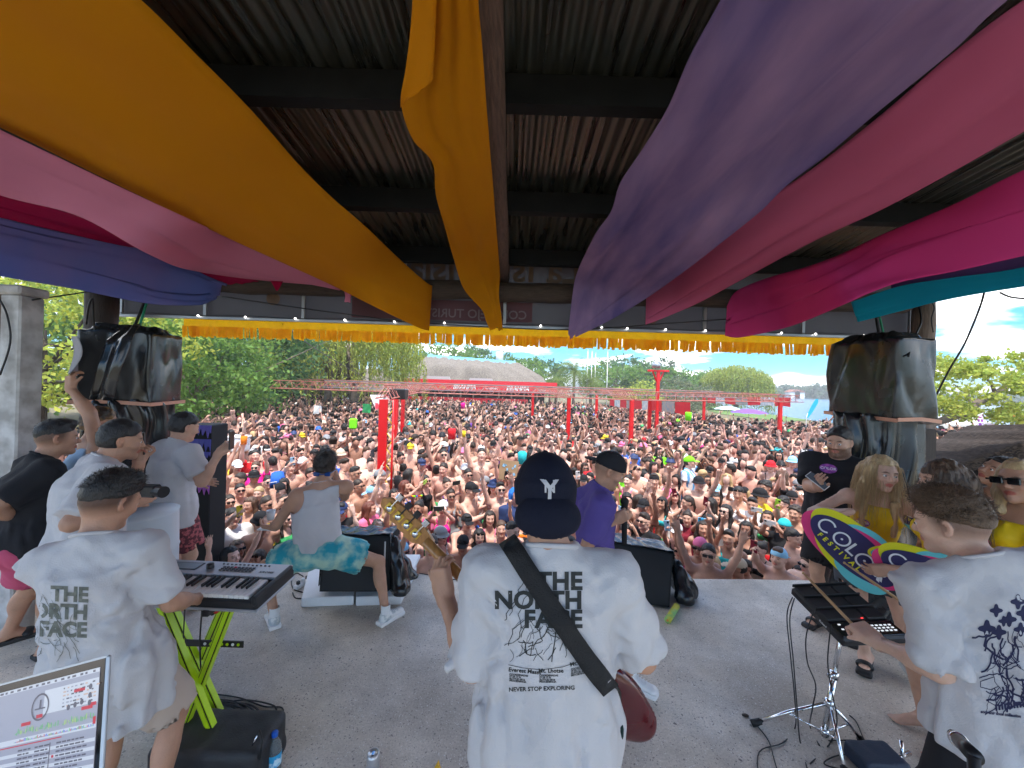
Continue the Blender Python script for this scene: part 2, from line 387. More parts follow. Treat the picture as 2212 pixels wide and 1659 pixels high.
# --- people: skeleton
def ik(a,c,l1,l2,pole):
 a,c=np.array(a,float),np.array(c,float);d=c-a;Ld=np.linalg.norm(d);Lm=(l1+l2)*0.995
 if Ld>Lm:c=a+d/Ld*Lm;d=c-a;Ld=Lm
 Ld=max(Ld,abs(l1-l2)*1.02);u=d/(np.linalg.norm(d)+1e-9)
 x=(l1*l1-l2*l2+Ld*Ld)/(2*Ld);hgt=math.sqrt(max(l1*l1-x*x,0));p=np.array(pole,float);p=p-u*(p@u)
 return a+u*x+vn(p)*hgt,c
class Rig:
 def __init__(s,pos=(0,0,0),face=0,S=1.0,fem=False,bulk=1.0,pelvis=(0,0,.93),chest=(0,.0,1.27),neck=(0,-.015,1.46),head=(0,.02,1.62),ctwist=0,croll=0,hyaw=0,hpitch=0,hroll=0,L=None,R=None,footL=(-.11,.02,0),footR=(.11,.02,0),toeL=-10,toeR=10,kneeL=(-.1,1,0),kneeR=(.1,1,0),shw=None,belly=0.0,shrug=0.0,hands=True,hairgrow=0):
  s.pos=np.array(pos,float);a=R_(face);s.S=S;s.fem=fem;s.bulk=bulk;s.belly=belly
  s.rt=np.array([math.cos(a),-math.sin(a),0]);s.fw=np.array([math.sin(a),math.cos(a),0]);s.up=np.array([0,0,1.0])
  s.P=s.w(pelvis);s.C=s.w(chest);s.N=s.w(neck);s.Hd=s.w(head)
  ct=R_(ctwist);cr=R_(croll);spine=vn(s.N-s.P)
  lat=vn(s.rt*math.cos(ct)-s.fw*math.sin(ct));lat=vn(lat-spine*(lat@spine));fwd=np.cross(spine,lat)
  lat2=lat*math.cos(cr)+spine*math.sin(cr)
  s.clat=lat2;s.cfw=vn(fwd);s.cup=vn(np.cross(lat2,s.cfw));s.spine=spine
  s.plat=s.rt;s.shw=shw or(.165 if fem else.19)*bulk**.5
  s.Sh={};s.El={};s.Wr={};s.Hf={};s.fing={}
  for k,sg,A in(('L',-1,L),('R',1,R)):
   A=A or{}
   sh=s.N+(lat2*sg*s.shw-s.cup*(.055-A.get('shrug',shrug)))*S;s.Sh[k]=sh
   t=A.get('hand',(sg*.26,.06,.78));t=np.array(t[1],float)if t[0]=='w' else s.w(t)
   pole=A.get('pole',(sg*.5,-1,-.2));pole=s.rt*pole[0]+s.fw*pole[1]+s.up*pole[2]
   s.El[k],s.Wr[k]=ik(sh,t,.285*S,.255*S,pole)
   s.fing[k]=A
  hp=R_(hpitch);hy=R_(hyaw);hr=R_(hroll)
  f=s.fw*math.cos(hy)+s.rt*math.sin(hy);r=s.rt*math.cos(hy)-s.fw*math.sin(hy)
  f2=f*math.cos(hp)+s.up*math.sin(hp);u2=s.up*math.cos(hp)-f*math.sin(hp)
  r3=r*math.cos(hr)-u2*math.sin(hr);u3=u2*math.cos(hr)+r*math.sin(hr)
  s.HM=np.stack([r3,f2,u3],1)
  s.Hip={};s.Kn={};s.An={};s.toe={}
  for k,sg,ft,te,kn in(('L',-1,footL,toeL,kneeL),('R',1,footR,toeR,kneeR)):
   hip=s.P+(s.plat*sg*(.095 if not fem else.1)-s.up*.03)*S;s.Hip[k]=hip
   ft=np.array(ft[1],float)if ft[0]=='w' else s.w(ft);an=ft+np.array([0,0,.075*S])
   pk=s.rt*kn[0]+s.fw*kn[1]+s.up*kn[2];s.Kn[k],s.An[k]=ik(hip,an,.43*S,.415*S,pk)
   te=R_(te);s.toe[k]=s.fw*math.cos(te)+s.rt*math.sin(te)
 def w(s,q):
  if q[0]=='w':return np.array(q[1],float)
  return s.pos+(s.rt*q[0]+s.fw*q[1]+s.up*q[2])*s.S
 def hp(s,q):return s.Hd+s.HM@(np.array(q,float)*s.S)
 def headmat(s):
  M=Matrix(s.HM.tolist()).to_4x4();M.translation=Vector(s.Hd);return M@Matrix.Scale(s.S,4)
def torso(f,g,s,op='u',low=True):
 S,b,fem=s.S,s.bulk,s.fem;M=np.stack([s.clat,s.cfw,s.cup],1);MP=np.stack([s.plat,s.fw,s.up],1)
 def r3(x,y,z):return(np.array([x*b,y*(b**.8),z])+g)*S
 wst=s.P*.52+s.C*.48
 f.ell(s.C-s.cup*.01*S,r3(.135 if fem else.165,.1 if fem else.118,.165),M,k=.06*S,op=op)
 f.ell(wst+s.cfw*s.belly*.3*S,r3(.112 if fem else.138,.09+s.belly*.5,.15),M,k=.08*S,op=op)
 if s.belly:f.ell(wst+s.cfw*(.03+s.belly*.6)*S-s.up*.02,r3(.12,.09+s.belly,.12),M,k=.07*S,op=op)
 f.ell(s.P-s.up*.01*S,r3(.162 if fem else.155,.108,.115),MP,k=.08*S,op=op)
 a=s.N-s.clat*(s.shw*.86)*S-s.cup*.055*S;c=s.N+s.clat*(s.shw*.86)*S-s.cup*.055*S
 f.cone(a,c,(.05+g)*S,(.05+g)*S,k=.06*S,op=op)
 for k in 'LR':
  f.cone(s.N+s.cup*.012*S-s.cfw*.015*S,s.N*.35+s.Sh[k]*.65-s.cup*.004*S,(.036+g*.5)*S,(.034+g*.6)*S,k=.045*S,op=op)
  sg=-1 if k=='L' else 1
  f.ell(s.C+(s.clat*sg*.07*b+s.cfw*(.075 if fem else.055)*b**.8+s.cup*(.01 if fem else.045))*S,r3(*((.062,.062,.062)if fem else(.08,.052,.065))),M,k=.03*S,op=op)
  if low:f.ell(s.P+(s.plat*sg*.075-s.fw*.055-s.up*.05)*S,(np.array([.085,.085,.09])*b**.5+g)*S,MP,k=.04*S,op=op)
def arm(f,g,s,k,upto=1.0,kk=.03):
 S=s.S;b=s.bulk**.7*(.82 if s.fem else 1);a,e,w_=s.Sh[k],s.El[k],s.Wr[k]
 f.ell(a-s.cup*.005*S,(np.array([.058,.058,.06])*b+g)*S,None,k=kk*S)
 f.cone(a,a+(e-a)*upto,(.05*b+g)*S,(.041*b+g)*S,k=kk*S)
 if upto>=1:
  f.cone(e,w_,(.038*b+g)*S,(.0265*b+g)*S,k=.02*S)
  d=vn(w_-e);f.ell(e+(w_-e)*.27,(np.array([.043*b,.043*b,.085])+g)*S,frame(d),k=.02*S)
def frame(z,x=None):
 z=vn(z);x=np.array([1.0,0,0])if x is None else np.array(x,float)
 if abs(z@vn(x))>.95:x=np.array([0,1.0,0])
 x=vn(x-z*(x@z));return np.stack([x,np.cross(z,x),z],1)
def leg(f,g,s,k):
 S=s.S;b=s.bulk**.6;h,n,a=s.Hip[k],s.Kn[k],s.An[k]
 f.cone(h,n,(.084*b+g)*S,(.052+g)*S,k=.04*S);f.cone(n,a,(.049+g)*S,(.034+g)*S,k=.02*S)
 bk=-s.toe[k];f.ell(n+(a-n)*.3+bk*.018*S,(np.array([.05,.05,.11])+g)*S,frame(a-n),k=.02*S)
def barefoot(f,s,k):
 S=s.S;a=s.An[k];t=s.toe[k];sd=np.cross(t,[0,0,1.0]);z0=s.pos[2]
 heel=a-t*.035*S;heel[2]=a[2]-.045*S;ball=a+t*.12*S;ball[2]=a[2]-.052*S
 f.cone(a,heel,.034*S,.03*S,k=.02*S);f.cone(a,ball,.032*S,.024*S,k=.03*S,lat=sd,wr=1.5)
 for i in range(5):
  c=ball+(t*(.02-abs(i-.8)*.004)+sd*(i-2)*.017*(1 if k=='L' else-1))*S;f.cone(c,c+t*.03*S-np.array([0,0,.005]),.0095*S,.0085*S,k=.006)
def hand(f,s,k):
 """palm, four jointed fingers and a thumb at the end of arm k"""
 S=s.S*(.9 if s.fem else 1);A=s.fing[k];wr=s.Wr[k];fd=vn(s.Wr[k]-s.El[k])
 def dirv(q):return vn(s.rt*q[0]+s.fw*q[1]+s.up*q[2])
 d=dirv(A['dir'])if 'dir' in A else fd
 n=dirv(A['palm'])if 'palm' in A else(-s.rt if k=='R' else s.rt)
 n=n-d*(n@d);n=vn(n)if np.linalg.norm(n)>1e-3 else vn(np.cross(d,s.up))
 t=np.cross(n,d)if k=='R' else np.cross(d,n)
 if A.get('flip'):t=-t
 curl=A.get('curl',.35);spread=A.get('spread',.08);cs=curl if isinstance(curl,(list,tuple))else[curl]*4
 pc=wr+d*.05*S
 f.box(pc,np.array([.030,.009,.034])*S,np.stack([t,n,d],1),r=.009*S,k=.018*S)
 f.cone(wr-d*.02*S,wr+d*.03*S,.024*S,.02*S,k=.02*S,lat=t,wr=1.25)
 f.ell(wr+(d*.035+t*.026+n*.006)*S,np.array([.016,.016,.028])*S,np.stack([t,n,d],1),k=.015*S)
 for i in range(4):
  ln=(.074,.082,.077,.06)[i]*S;off=(.0285,.0095,-.0095,-.0275)[i]*S;c=cs[i]
  b=wr+d*(.088,.092,.088,.08)[i]*S+t*off;ang=0.0;p=b;dirx=vn(d+t*spread*(1.5-i)*.8);r0=(.0088,.009,.0086,.0076)[i]*S
  for j,(fr,tu)in enumerate(((.45,1.15),(.31,1.35),(.24,.9))):
   ang+=c*tu;q=p+(dirx*math.cos(ang)+n*math.sin(ang))*ln*fr
   f.cone(p,q,r0*(1-.1*j),r0*(.92-.1*j),k=.004 if j else.008);p=q
 tc_=A.get('tcurl',.35);p=wr+(d*.03+t*.03+n*.008)*S;dr=vn(t*(.75-tc_*.6)+d*.75+n*(.15+tc_*.55))
 q=p+dr*.036*S;f.cone(p,q,.0125*S,.0105*S,k=.012*S);dr2=vn(dr+n*tc_*.5+d*.25-t*tc_*.3);f.cone(q,q+dr2*.03*S,.0105*S,.0085*S,k=.004)
 s.grip=getattr(s,'grip',{});s.grip[k]=(pc+n*.03*S,d,n,t)
def head(f,s,hi=True,ears=True,smile=0.0):
 """skull, jaw, nose, brow, eye sockets, lids, lips, ears - in the head's own frame"""
 S=s.S;M=s.HM;h=s.hp;fem=s.fem;b=1+(s.bulk-1)*.45
 f.ell(h((0,-.012,.03)),np.array([.0745,.095,.088])*S,M,k=.02)
 f.ell(h((0,.028,-.03)),np.array([.058*b,.062,.078])*S,M,k=.035);f.ell(h((0,-.034,-.002)),np.array([.066,.07,.062])*S,M,k=.03)
 f.cone(h((-.038*b,.01,-.068)),h((0,.066,-.092)),.026*b*S,.02*S,k=.02);f.cone(h((.038*b,.01,-.068)),h((0,.066,-.092)),.026*b*S,.02*S,k=.02)
 f.ell(h((0,.076,-.093)),np.array([.019 if not fem else.016,.016,.015])*S,M,k=.012)
 f.cone(h((-.035,.073,.028)),h((.035,.073,.028)),.0115*S,.0115*S,k=.015)
 for sg in(-1,1):
  f.ell(h((sg*.037,.062,-.024)),np.array([.022,.02,.018])*S*(1 if b<1.05 else 1.12),M,k=.02)
  f.ell(h((sg*.031,.0935,.006)),np.array([.0165,.013,.011])*S,M,k=.011,op='s')
 f.cone(h((0,.083,.015)),h((0,.105,-.022)),.0075*S,.0105*S,k=.009);f.ell(h((0,.104,-.026)),np.array([.0095,.0105,.0085])*S,M,k=.006)
 for sg in(-1,1):f.ell(h((sg*.0115,.094,-.03)),np.array([.0068,.009,.0065])*S,M,k=.005)
 if hi:
  for sg in(-1,1):
   f.ell(h((sg*.0055,.1,-.0375)),np.array([.003,.004,.003])*S,M,k=.002,op='s')
   f.ell(h((sg*.031,.0765,.005)),np.array([.0145,.0135,.0125])*S,M,k=.003)
   f.ell(h((sg*.031,.09,.0035)),np.array([.0125,.012,.0042])*S,M,k=.003,op='s')
  w_=.021+.006*smile;up_=.005*smile
  f.cone(h((-w_,.079,-.055+up_)),h((0,.0915,-.0545)),.0035*S,.0055*S,k=.004);f.cone(h((w_,.079,-.055+up_)),h((0,.0915,-.0545)),.0035*S,.0055*S,k=.004)
  f.cone(h((-w_*.9,.079,-.062+up_)),h((0,.0905,-.0655-.006*smile)),.0035*S,.0065*S,k=.004);f.cone(h((w_*.9,.079,-.062+up_)),h((0,.0905,-.0655-.006*smile)),.0035*S,.0065*S,k=.004)
  f.cone(h((-w_*.95,.088,-.0585+up_)),h((0,.1,-.0595-.002*smile)),.0012,.0016+.005*smile,k=.002,op='s');f.cone(h((w_*.95,.088,-.0585+up_)),h((0,.1,-.0595-.002*smile)),.0012,.0016+.005*smile,k=.002,op='s')
 if ears:
  for sg in(-1,1):
   ME=M@np.array([[math.cos(.45*sg),-math.sin(.45*sg),0],[math.sin(.45*sg),math.cos(.45*sg),0],[0,0,1]])
   f.ell(h((sg*.0765,-.012,.0)),np.array([.009,.0195,.031])*S,ME,k=.004);f.ell(h((sg*.0735,-.006,-.024)),np.array([.008,.011,.012])*S,ME,k=.005)
   f.ell(h((sg*.087,-.008,.002)),np.array([.009,.0115,.02])*S,ME,k=.004,op='s')
   # neck
 nb=(.047 if fem else.057)*(1+(s.bulk-1)*.8)
 f.cone(s.N-s.cup*.02*S,h((0,-.022,-.055)),nb*S*1.08,nb*S*.93,k=.03)
 if not fem and hi:f.ell(s.N*.45+h((0,-.0,-.07))*.55+vn(h((0,1,0))-s.Hd)*.045*S,np.array([.012,.012,.016])*S,M,k=.02)
def paint_head(s,V,base=(1,1,1),stubble=0.0,fade=0.0,hairline=.055,brow=True,lip=(.86,.52,.52),beard=0.0,tattoo=None,flushed=.12,makeup=False):
 """colour that belongs to the skin: lips, brows, stubble, close-cropped sides"""
 q=(V-s.Hd)@s.HM/s.S;x,y,z=q[:,0],q[:,1],q[:,2];c=np.tile(np.array(base,float),(len(V),1));hd=(np.abs(x)<.1)&(z>-.13)&(z<.14)&(np.abs(y)<.13)
 def mixc(w_,col):c[:]=c*(1-w_[:,None])+np.array(col)*w_[:,None]
 nz=vnoise(q[:,0]*400,q[:,1]*400,q[:,2]*400)*.5+.5
 fl=np.exp(-((np.abs(x)-.04)**2+(y-.075)**2+(z+.025)**2)/.0006)*flushed+np.exp(-(x**2+(y-.11)**2+(z+.026)**2)/.0003)*flushed+(np.abs(x)>.076)*hd*.18
 mixc(np.clip(fl,0,1)*hd,(1.0,.62,.55))
 lipw=np.clip(1.4-((x/.024)**2+((z+.059)/.0125)**2),0,1)*(y>.07);mixc(np.clip(lipw*1.6,0,1)*hd,lip)
 if beard or stubble:
  w_=((z<-.03-.5*np.clip(.07-y,0,.1)*0)&(z>-.125))*(np.clip((-.028-z+np.clip(.05-y,0,.08)*.9)/.012,0,1))*(1-np.clip(lipw*2,0,1))*(y>-.015)
  w_=np.maximum(w_,np.clip(1-((x/.028)**2+((z+.045)/.007)**2),0,1)*(y>.07))
  mixc(np.clip(w_*(beard*.95+stubble*.45)*(.75+.35*nz),0,1)*hd,(.07,.05,.045))
 if fade:
  w_=np.clip((z+.045-y*.36)/.06,0,1)*np.clip((.05-y)/.035,0,1)*(np.abs(x)<.08);mixc(np.clip(w_*fade,0,1)*hd,(.12,.09,.08))
 if brow:
  w_=np.clip(1.3-(((np.abs(x)-.031)/.019)**2+((z-.0275+(np.abs(x)-.031)**2*9)/.0052)**2),0,1)*(y>.05);mixc(np.clip(w_*1.5,0,1)*hd*.85,(.12,.08,.06))
 if makeup:
  w_=np.clip(1.2-(((np.abs(x)-.031)/.018)**2+((z-.008)/.009)**2),0,1)*(y>.05);mixc(w_*.5*hd,(.3,.2,.2))
 return np.clip(c,0,1.2)
def eyes(s,parent,mats,close=.0):
 mb=MB();M=Matrix(s.HM.tolist())
 for sg in(-1,1):
  c=s.hp((sg*.031,.0765,.0045));mb.sphere(c,.0125*s.S,8);d=s.hp((sg*.031,.0765+.0118,.0035));mb.sphere(Vector(d),.0048*s.S,6,1)
 return mb.build('eyes',mats,parent,True)
def hair_field(s,f,style,g=0.012):
 h=s.hp;M=s.HM;S=s.S
 if style in('short','crop','curly','fringe','topfade'):
  lg=.12 if style in('topfade','crop')else.6
  f.ell(h((0,-.014-g*.15,.034+g*.35)),(np.array([.0755+g*lg,.0965+g*(.45 if lg<.2 else.7),.0895+g*.75]))*S,M,k=.01)
  if style=='topfade':f.ell(h((0,.035,.098+g*.4)),np.array([.052,.052,.026+g*.5])*S,M,k=.03)
  if style not in('topfade','crop'):f.ell(h((0,-.036,-.006)),(np.array([.068,.0725,.064])+g*.6)*S,M,k=.03)
  if style in('topfade','crop'):
   f.plane(h((0,0,.034 if style=='topfade' else.026)),-(M[:,2]*.93+M[:,1]*-.34),k=.006)
   f.plane(h((0,.062,.05)),M[:,1]*.9-M[:,2]*.35,k=.012)
  else:
   f.plane(h((0,.052,.045)),M[:,1]*.8-M[:,2]*.6,k=.012)
   f.plane(h((0,-.02,-.056)),-M[:,2]*.96-M[:,1]*.05,k=.01)
   f.box(h((0,.075,-.03)),np.array([.2,.066,.055])*S,M,r=.01,k=.012,op='s')
   for sg in(-1,1):f.ell(h((sg*.085,-.006,-.012)),np.array([.02,.026,.036])*S,M,k=.01,op='s')
 return f
def head_to_world(s):return s.headmat()
def add_mesh(name,V,F,mats,parent,col=None,smooth=True):return link(name,mesh_np(name,V,F,smooth,None,col),mats,parent)
def wrinkle(s,amp=.006,sc=(26,26,7),seed=0.0,amp2=.004,sc2=(14,14,30),big=0.0):
 """cloth folds: hanging folds that grow downwards, diagonal pulls from the armpits and the waist"""
 Cz=s.C[2];Nz=s.N[2]
 def fn(X,Y,Z):
  a=(X-s.pos[0])*s.rt[0]+(Y-s.pos[1])*s.rt[1];b=(X-s.pos[0])*s.fw[0]+(Y-s.pos[1])*s.fw[1];z=Z-s.pos[2]
  low=.12+.88*np.clip((Cz+.02-Z)/.28,0,1);mid=np.exp(-((Z-Cz+.08)/.22)**2);wob=vnoise(a*4+seed,b*4,z*3)*1.2
  r=amp*1.5*low*(ridge(vnoise(a*sc[0]+wob+seed,b*sc[1]+7.3,z*sc[2]*.6+a*3))-.35)
  r=r+amp2*.9*(.35+.65*mid)*(ridge(vnoise(a*13+z*17+seed*3,b*9+3,z*6-a*9))-.4)
  r=r+amp2*.7*(.3+.7*mid)*(ridge(vnoise(a*15-z*19+seed*5,b*9+1,z*6+a*9))-.4)
  r=r+amp2*.35*vnoise(a*40,b*40,z*26)
  return r+(big*vnoise(a*6+seed,b*6,z*3)*low if big else 0)
 return fn
def tee(s,g=.022,hem=.80,hw=.20,drp=.72,sleeve=.72,slr=.085,slr0=.075,h=.011,neckr=.07,wr=None,hemtilt=(0,0,-1),topw=None,neckoff=(0,.032,.028),shk=.05,hemc=(0,0)):
 """a T-shirt round the rig: torso, hanging skirt, sleeves, with open hem, cuffs and neck"""
 S=s.S;f=Field();torso(f,g,s,low=False)
 hc=s.pos+(s.rt*hemc[0]+s.fw*hemc[1])*S;hc=np.array([s.P[0]*.8+hc[0]*.2,s.P[1]*.8+hc[1]*.2,s.pos[2]+hem*S])+(s.rt*hemc[0]+s.fw*hemc[1])*S
 top=s.C+s.cup*.06*S;d=vn(hc-top)
 f.cyl(top,hc+d*.05,(topw or.17)*s.bulk*S,hw*S,k=.06*S,lat=s.clat*.5+s.plat*.5,wr=1.0)if False else None
 # elliptical skirt: radius is the depth, stretched sideways
 f.cyl(top,hc+d*.05,((topw or.175)*s.bulk*drp)*S,hw*drp*S,k=.06*S,lat=vn(s.clat+s.plat),wr=1.0/drp)
 if hem<.86:
  f.ell(s.P-s.up*.01*S,(np.array([.166 if s.fem else.162,.118,.12])*s.bulk**.5+g)*S,np.stack([s.plat,s.fw,s.up],1),k=.07*S)
  for k in 'LR':f.cone(s.Hip[k]+s.up*.03*S,s.Hip[k]*.6+s.Kn[k]*.4,(.082+g)*S,(.078+g)*S,k=.08*S)
 for k in 'LR':
  a,e=s.Sh[k],s.El[k];u=vn(e-a);c=a+(e-a)*sleeve
  f.ell(a,np.full(3,.058*s.bulk**.5*(.85 if s.fem else 1)+g*.6)*S,None,k=shk*S)
  f.cyl(a-u*.03*S,c,slr0*S,slr*S,k=shk*S)
 f.plane(hc,hemtilt,k=.003)
 nk=s.N+(s.clat*neckoff[0]+s.cfw*neckoff[1]+s.cup*(.045+neckoff[2]))*S
 f.ell(nk,np.array([neckr,neckr,neckr*.75])*S,np.stack([s.clat,s.cfw,s.cup],1),k=.006,op='s')
 if wr is not None:f.noise=wr
 V,F=f.mesh(h);return f,V,F
def project_flat(tree,V2,F2,org,ex,ez,dirv,off=.0022):
 """lay flat print (V2: n x 2) onto a garment by casting along dirv"""
 out=[];ok=[]
 for p in V2:
  o=Vector(org)+Vector(ex)*p[0]+Vector(ez)*p[1];hit=tree.ray_cast(o,Vector(dirv))
  if hit[0]is None:out.append(None);ok.append(False)
  else:out.append(hit[0]-Vector(dirv)*off);ok.append(True)
 idx={};V=[]
 for i,q in enumerate(out):
  if q is not None:idx[i]=len(V);V.append(tuple(q))
 F=[]
 for f in F2:
  if all(i in idx for i in f):
   pts=[Vector(V[idx[i]])for i in f]
   if max((pts[k]-pts[k-1]).length for k in range(len(pts)))<.08:F.append([idx[i]for i in f])
 return V,F
def text_flat(body,size,bold=0.0,cell=0.02,align='LEFT',shear=0.0,spacing=1.0,xs=1.0):
 cu=bpy.data.curves.new('t','FONT');cu.body=body;cu.size=size;cu.offset=bold;cu.align_x=align;cu.shear=shear;cu.space_character=spacing;cu.resolution_u=3
 o=bpy.data.objects.new('t',cu);COL.objects.link(o);dg=bpy.context.evaluated_depsgraph_get();me=bpy.data.meshes.new_from_object(o.evaluated_get(dg));bm=bmesh.new();bm.from_mesh(me)
 bmesh.ops.remove_doubles(bm,verts=bm.verts,dist=1e-6)
 if cell:
  xs_=[v.co.x for v in bm.verts]or[0];ys_=[v.co.y for v in bm.verts]or[0]
  for ax,lo,hi in((0,min(xs_),max(xs_)),(1,min(ys_),max(ys_))):
   c=lo+cell
   while c<hi:
    co=[0,0,0];no=[0,0,0];co[ax]=c;no[ax]=1
    bmesh.ops.bisect_plane(bm,geom=bm.verts[:]+bm.edges[:]+bm.faces[:],plane_co=co,plane_no=no,dist=1e-6);c+=cell
 bmesh.ops.triangulate(bm,faces=bm.faces[:])
 bm.verts.ensure_lookup_table();V=[(v.co.x*xs,v.co.y)for v in bm.verts];F=[[v.index for v in q.verts]for q in bm.faces]
 bm.free();bpy.data.objects.remove(o);bpy.data.curves.remove(cu);bpy.data.meshes.remove(me);return V,F
def line_flat(pts,w=.004,step=.015):
 V=[];F=[];P2=[np.array(pts[0],float)]
 for a,b in zip(pts[:-1],pts[1:]):
  a,b=np.array(a,float),np.array(b,float);n=max(1,int(np.linalg.norm(b-a)/step))
  for i in range(1,n+1):P2.append(a+(b-a)*i/n)
 for i,p in enumerate(P2):
  d=P2[min(i+1,len(P2)-1)]-P2[max(i-1,0)];d=d/(np.linalg.norm(d)+1e-9);nrm=np.array([-d[1],d[0]])*w/2;V+=[tuple(p+nrm),tuple(p-nrm)]
 for i in range(len(P2)-1):F.append([2*i,2*i+1,2*i+3,2*i+2])
 return V,F
def strands(s,roots_fn,n,length,gravity,rad,seed=0,curl=0.0,segs=5,flow=None):
 """hair strands as thin three-sided tapering tubes"""
 rg=np.random.default_rng(seed);V=[];F=[]
 for i in range(n):
  p,d=roots_fn(rg);p=np.array(p,float);d=vn(d);ln=length*(.6+.6*rg.random());ph=rg.random()*6.28;pts=[p.copy()]
  ax=vn(np.cross(d,[.3,.5,.9]));ay=np.cross(d,ax)
  for j in range(segs):
   d=vn(d+np.array([0,0,-1])*gravity/segs*(1+j)+(flow if flow is not None else 0)+(rg.random(3)-.5)*.12)
   p=p+d*ln/segs;c=curl*(j+1)/segs;pts.append(p+(ax*math.cos(ph+j*1.9)+ay*math.sin(ph+j*1.9))*c)
  b=len(V)
  for j,q in enumerate(pts):
   r=rad*(1-.8*j/segs)
   for k in range(3):a=k*2.094;V.append(q+(ax*math.cos(a)+ay*math.sin(a))*r)
  for j in range(segs):
   for k in range(3):F.append([b+j*3+k,b+j*3+(k+1)%3,b+(j+1)*3+(k+1)%3,b+(j+1)*3+k])
 return np.array(V),np.array(F)
def draw_in(V,cloth,amt=.026):
 V=V.copy();e=.004
 for cf in cloth:
  d0=cf.at(V);i=np.nonzero(d0<.004)[0]
  if len(i)==0:continue
  Q=V[i];g_=np.stack([cf.at(Q+np.eye(3)[a]*e)-cf.at(Q-np.eye(3)[a]*e)for a in range(3)],1);g_/=np.linalg.norm(g_,axis=1)[:,None]+1e-9
  V[i]=Q-g_*(amt*np.clip((.004-d0[i])/.03,0,1))[:,None]
 return V
def skin_mesh(s,parent,mname,arms='LR',legs='LR',feet='',cloth=None,h=.013,hh=.0055,hhand=.0055,headkw=None,paintkw=None,keep=-.02,smile=0.0,extra=None,ears=True):
 f=Field();torso(f,0,s)
 for k in arms:arm(f,0,s,k);hand(f,s,k)
 for k in legs:leg(f,0,s,k)
 for k in feet:barefoot(f,s,k)
 head(f,s,ears=ears,smile=smile)
 if extra:extra(f)
 bl=[(s.Hd-.145*s.S,s.Hd+.145*s.S,hh)]
 for k in arms:
  A=s.fing[k];c=s.Wr[k];bl.append((c-.19*s.S,c+.19*s.S,hhand))if False else None
  d=(s.rt*A['dir'][0]+s.fw*A['dir'][1]+s.up*A['dir'][2])if 'dir' in A else s.Wr[k]-s.El[k];c=s.Wr[k]+vn(d)*.085*s.S
  bl.append((c-.125*s.S,c+.125*s.S,hhand))
 V,F=f.mesh(h,blocks=bl)
 if cloth is not None:
  c=paint_head(s,V,**(paintkw or{}));return add_mesh('body',draw_in(V,cloth),F,mname,parent,c)
 c=paint_head(s,V,**(paintkw or{}))
 return add_mesh('body',V,F,mname,parent,c)
def project_px(tree,V2,F2,off=.002):
 """print given in view coordinates, laid on the cloth it is seen on"""
 o=Vector((0,0,CAM_H));V=[];idx={}
 for i,p in enumerate(V2):
  d=(P(p[0],-p[1],1.0)-o).normalized();hit=tree.ray_cast(o+d*.3,d)
  if hit[0]is not None:idx[i]=len(V);V.append(tuple(hit[0]-d*off))
 F=[]
 for f in F2:
  if all(i in idx for i in f):
   q=[Vector(V[idx[i]])for i in f]
   if max((q[k]-q[k-1]).length for k in range(len(q)))<.05:F.append([idx[i]for i in f])
 return V,F
def collar(s,par,m_,r=.0075,rx=.073,ry=.069,off=.0):
 S=s.S;mb=MB();mb.tube([s.N+(s.clat*math.cos(a)*rx+s.cfw*(.012+math.sin(a)*ry)+s.cup*(.026+off-.034*math.sin(a)))*S for a in np.linspace(0,6.2832,34)],r*S,8,0,False)
 return mb.build('collar',m_,par,True)
def print_px(VF,items,par,name='print'):
 V,F=VF;tree=BVHTree.FromPolygons([tuple(v)for v in V],[list(f)for f in F]);out={}
 for(V2,F2,mt)in items:
  v,f=project_px(tree,V2,F2)
  if not f:continue
  o=out.setdefault(mt.name,[[],[],mt]);b=len(o[0]);o[0]+=v;o[1]+=[[i+b for i in q]for q in f]
 for k,(v,f,mt)in out.items():link(name,mesh_np(name,v,f,True),mt,par)
 # --- materials for people and kit
def skinmat(name,c):return mat(name,c,rough=.5,attr=True,sss=.1,bump=.22,bscale=120,var=.13,vscale=14,spec=.45,rvar=.1)
SK={'tan':skinmat('skin_tan',(.50,.27,.175)),'mid':skinmat('skin_mid',(.56,.325,.225)),'fair':skinmat('skin_fair',(.68,.43,.32)),'brown':skinmat('skin_brown',(.35,.18,.115)),'deep':skinmat('skin_deep',(.27,.135,.085))}
def cloth(name,c,**k):
 k.setdefault('rough',.85);k.setdefault('bump',.25);k.setdefault('bscale',220);k.setdefault('var',.05);k.setdefault('vscale',5);return mat(name,c,spec=.25,**k)
M_white=cloth('white_cotton',(.56,.545,.56));M_black=cloth('black_cotton',(.018,.018,.022));M_navy=cloth('navy_cotton',(.007,.009,.022));M_ink=mat('black_ink',(.03,.032,.03),rough=.8,var=.2,vscale=60)
M_ink2=mat('worn_grey_ink',(.16,.165,.14),rough=.9,var=.45,vscale=50);M_inkb=mat('blue_black_ink',(.02,.022,.07),rough=.8)
M_purple=cloth('purple_cotton',(.105,.075,.30));M_beige=cloth('beige_cotton',(.55,.44,.37));M_dgreen=cloth('dark_green_cotton',(.012,.03,.028));M_pinksh=cloth('pink_cotton',(.55,.09,.17));M_yellow=cloth('yellow_lycra',(.85,.58,.01),rough=.55,bump=.1)
M_hot=cloth('pink_lycra',(.85,.12,.28),rough=.5);M_denim=cloth('grey_denim',(.09,.1,.12),bump=.5,bscale=300);M_ltblue=cloth('pale_blue_cotton',(.42,.58,.75))
M_hairb=mat('black_hair',(.012,.010,.010),rough=.42,bump=.6,bscale=260,stretch=(1,1,.25),var=.3,vscale=90);M_hairbr=mat('brown_hair',(.10,.058,.032),rough=.45,bump=.6,bscale=220,var=.45,vscale=80)
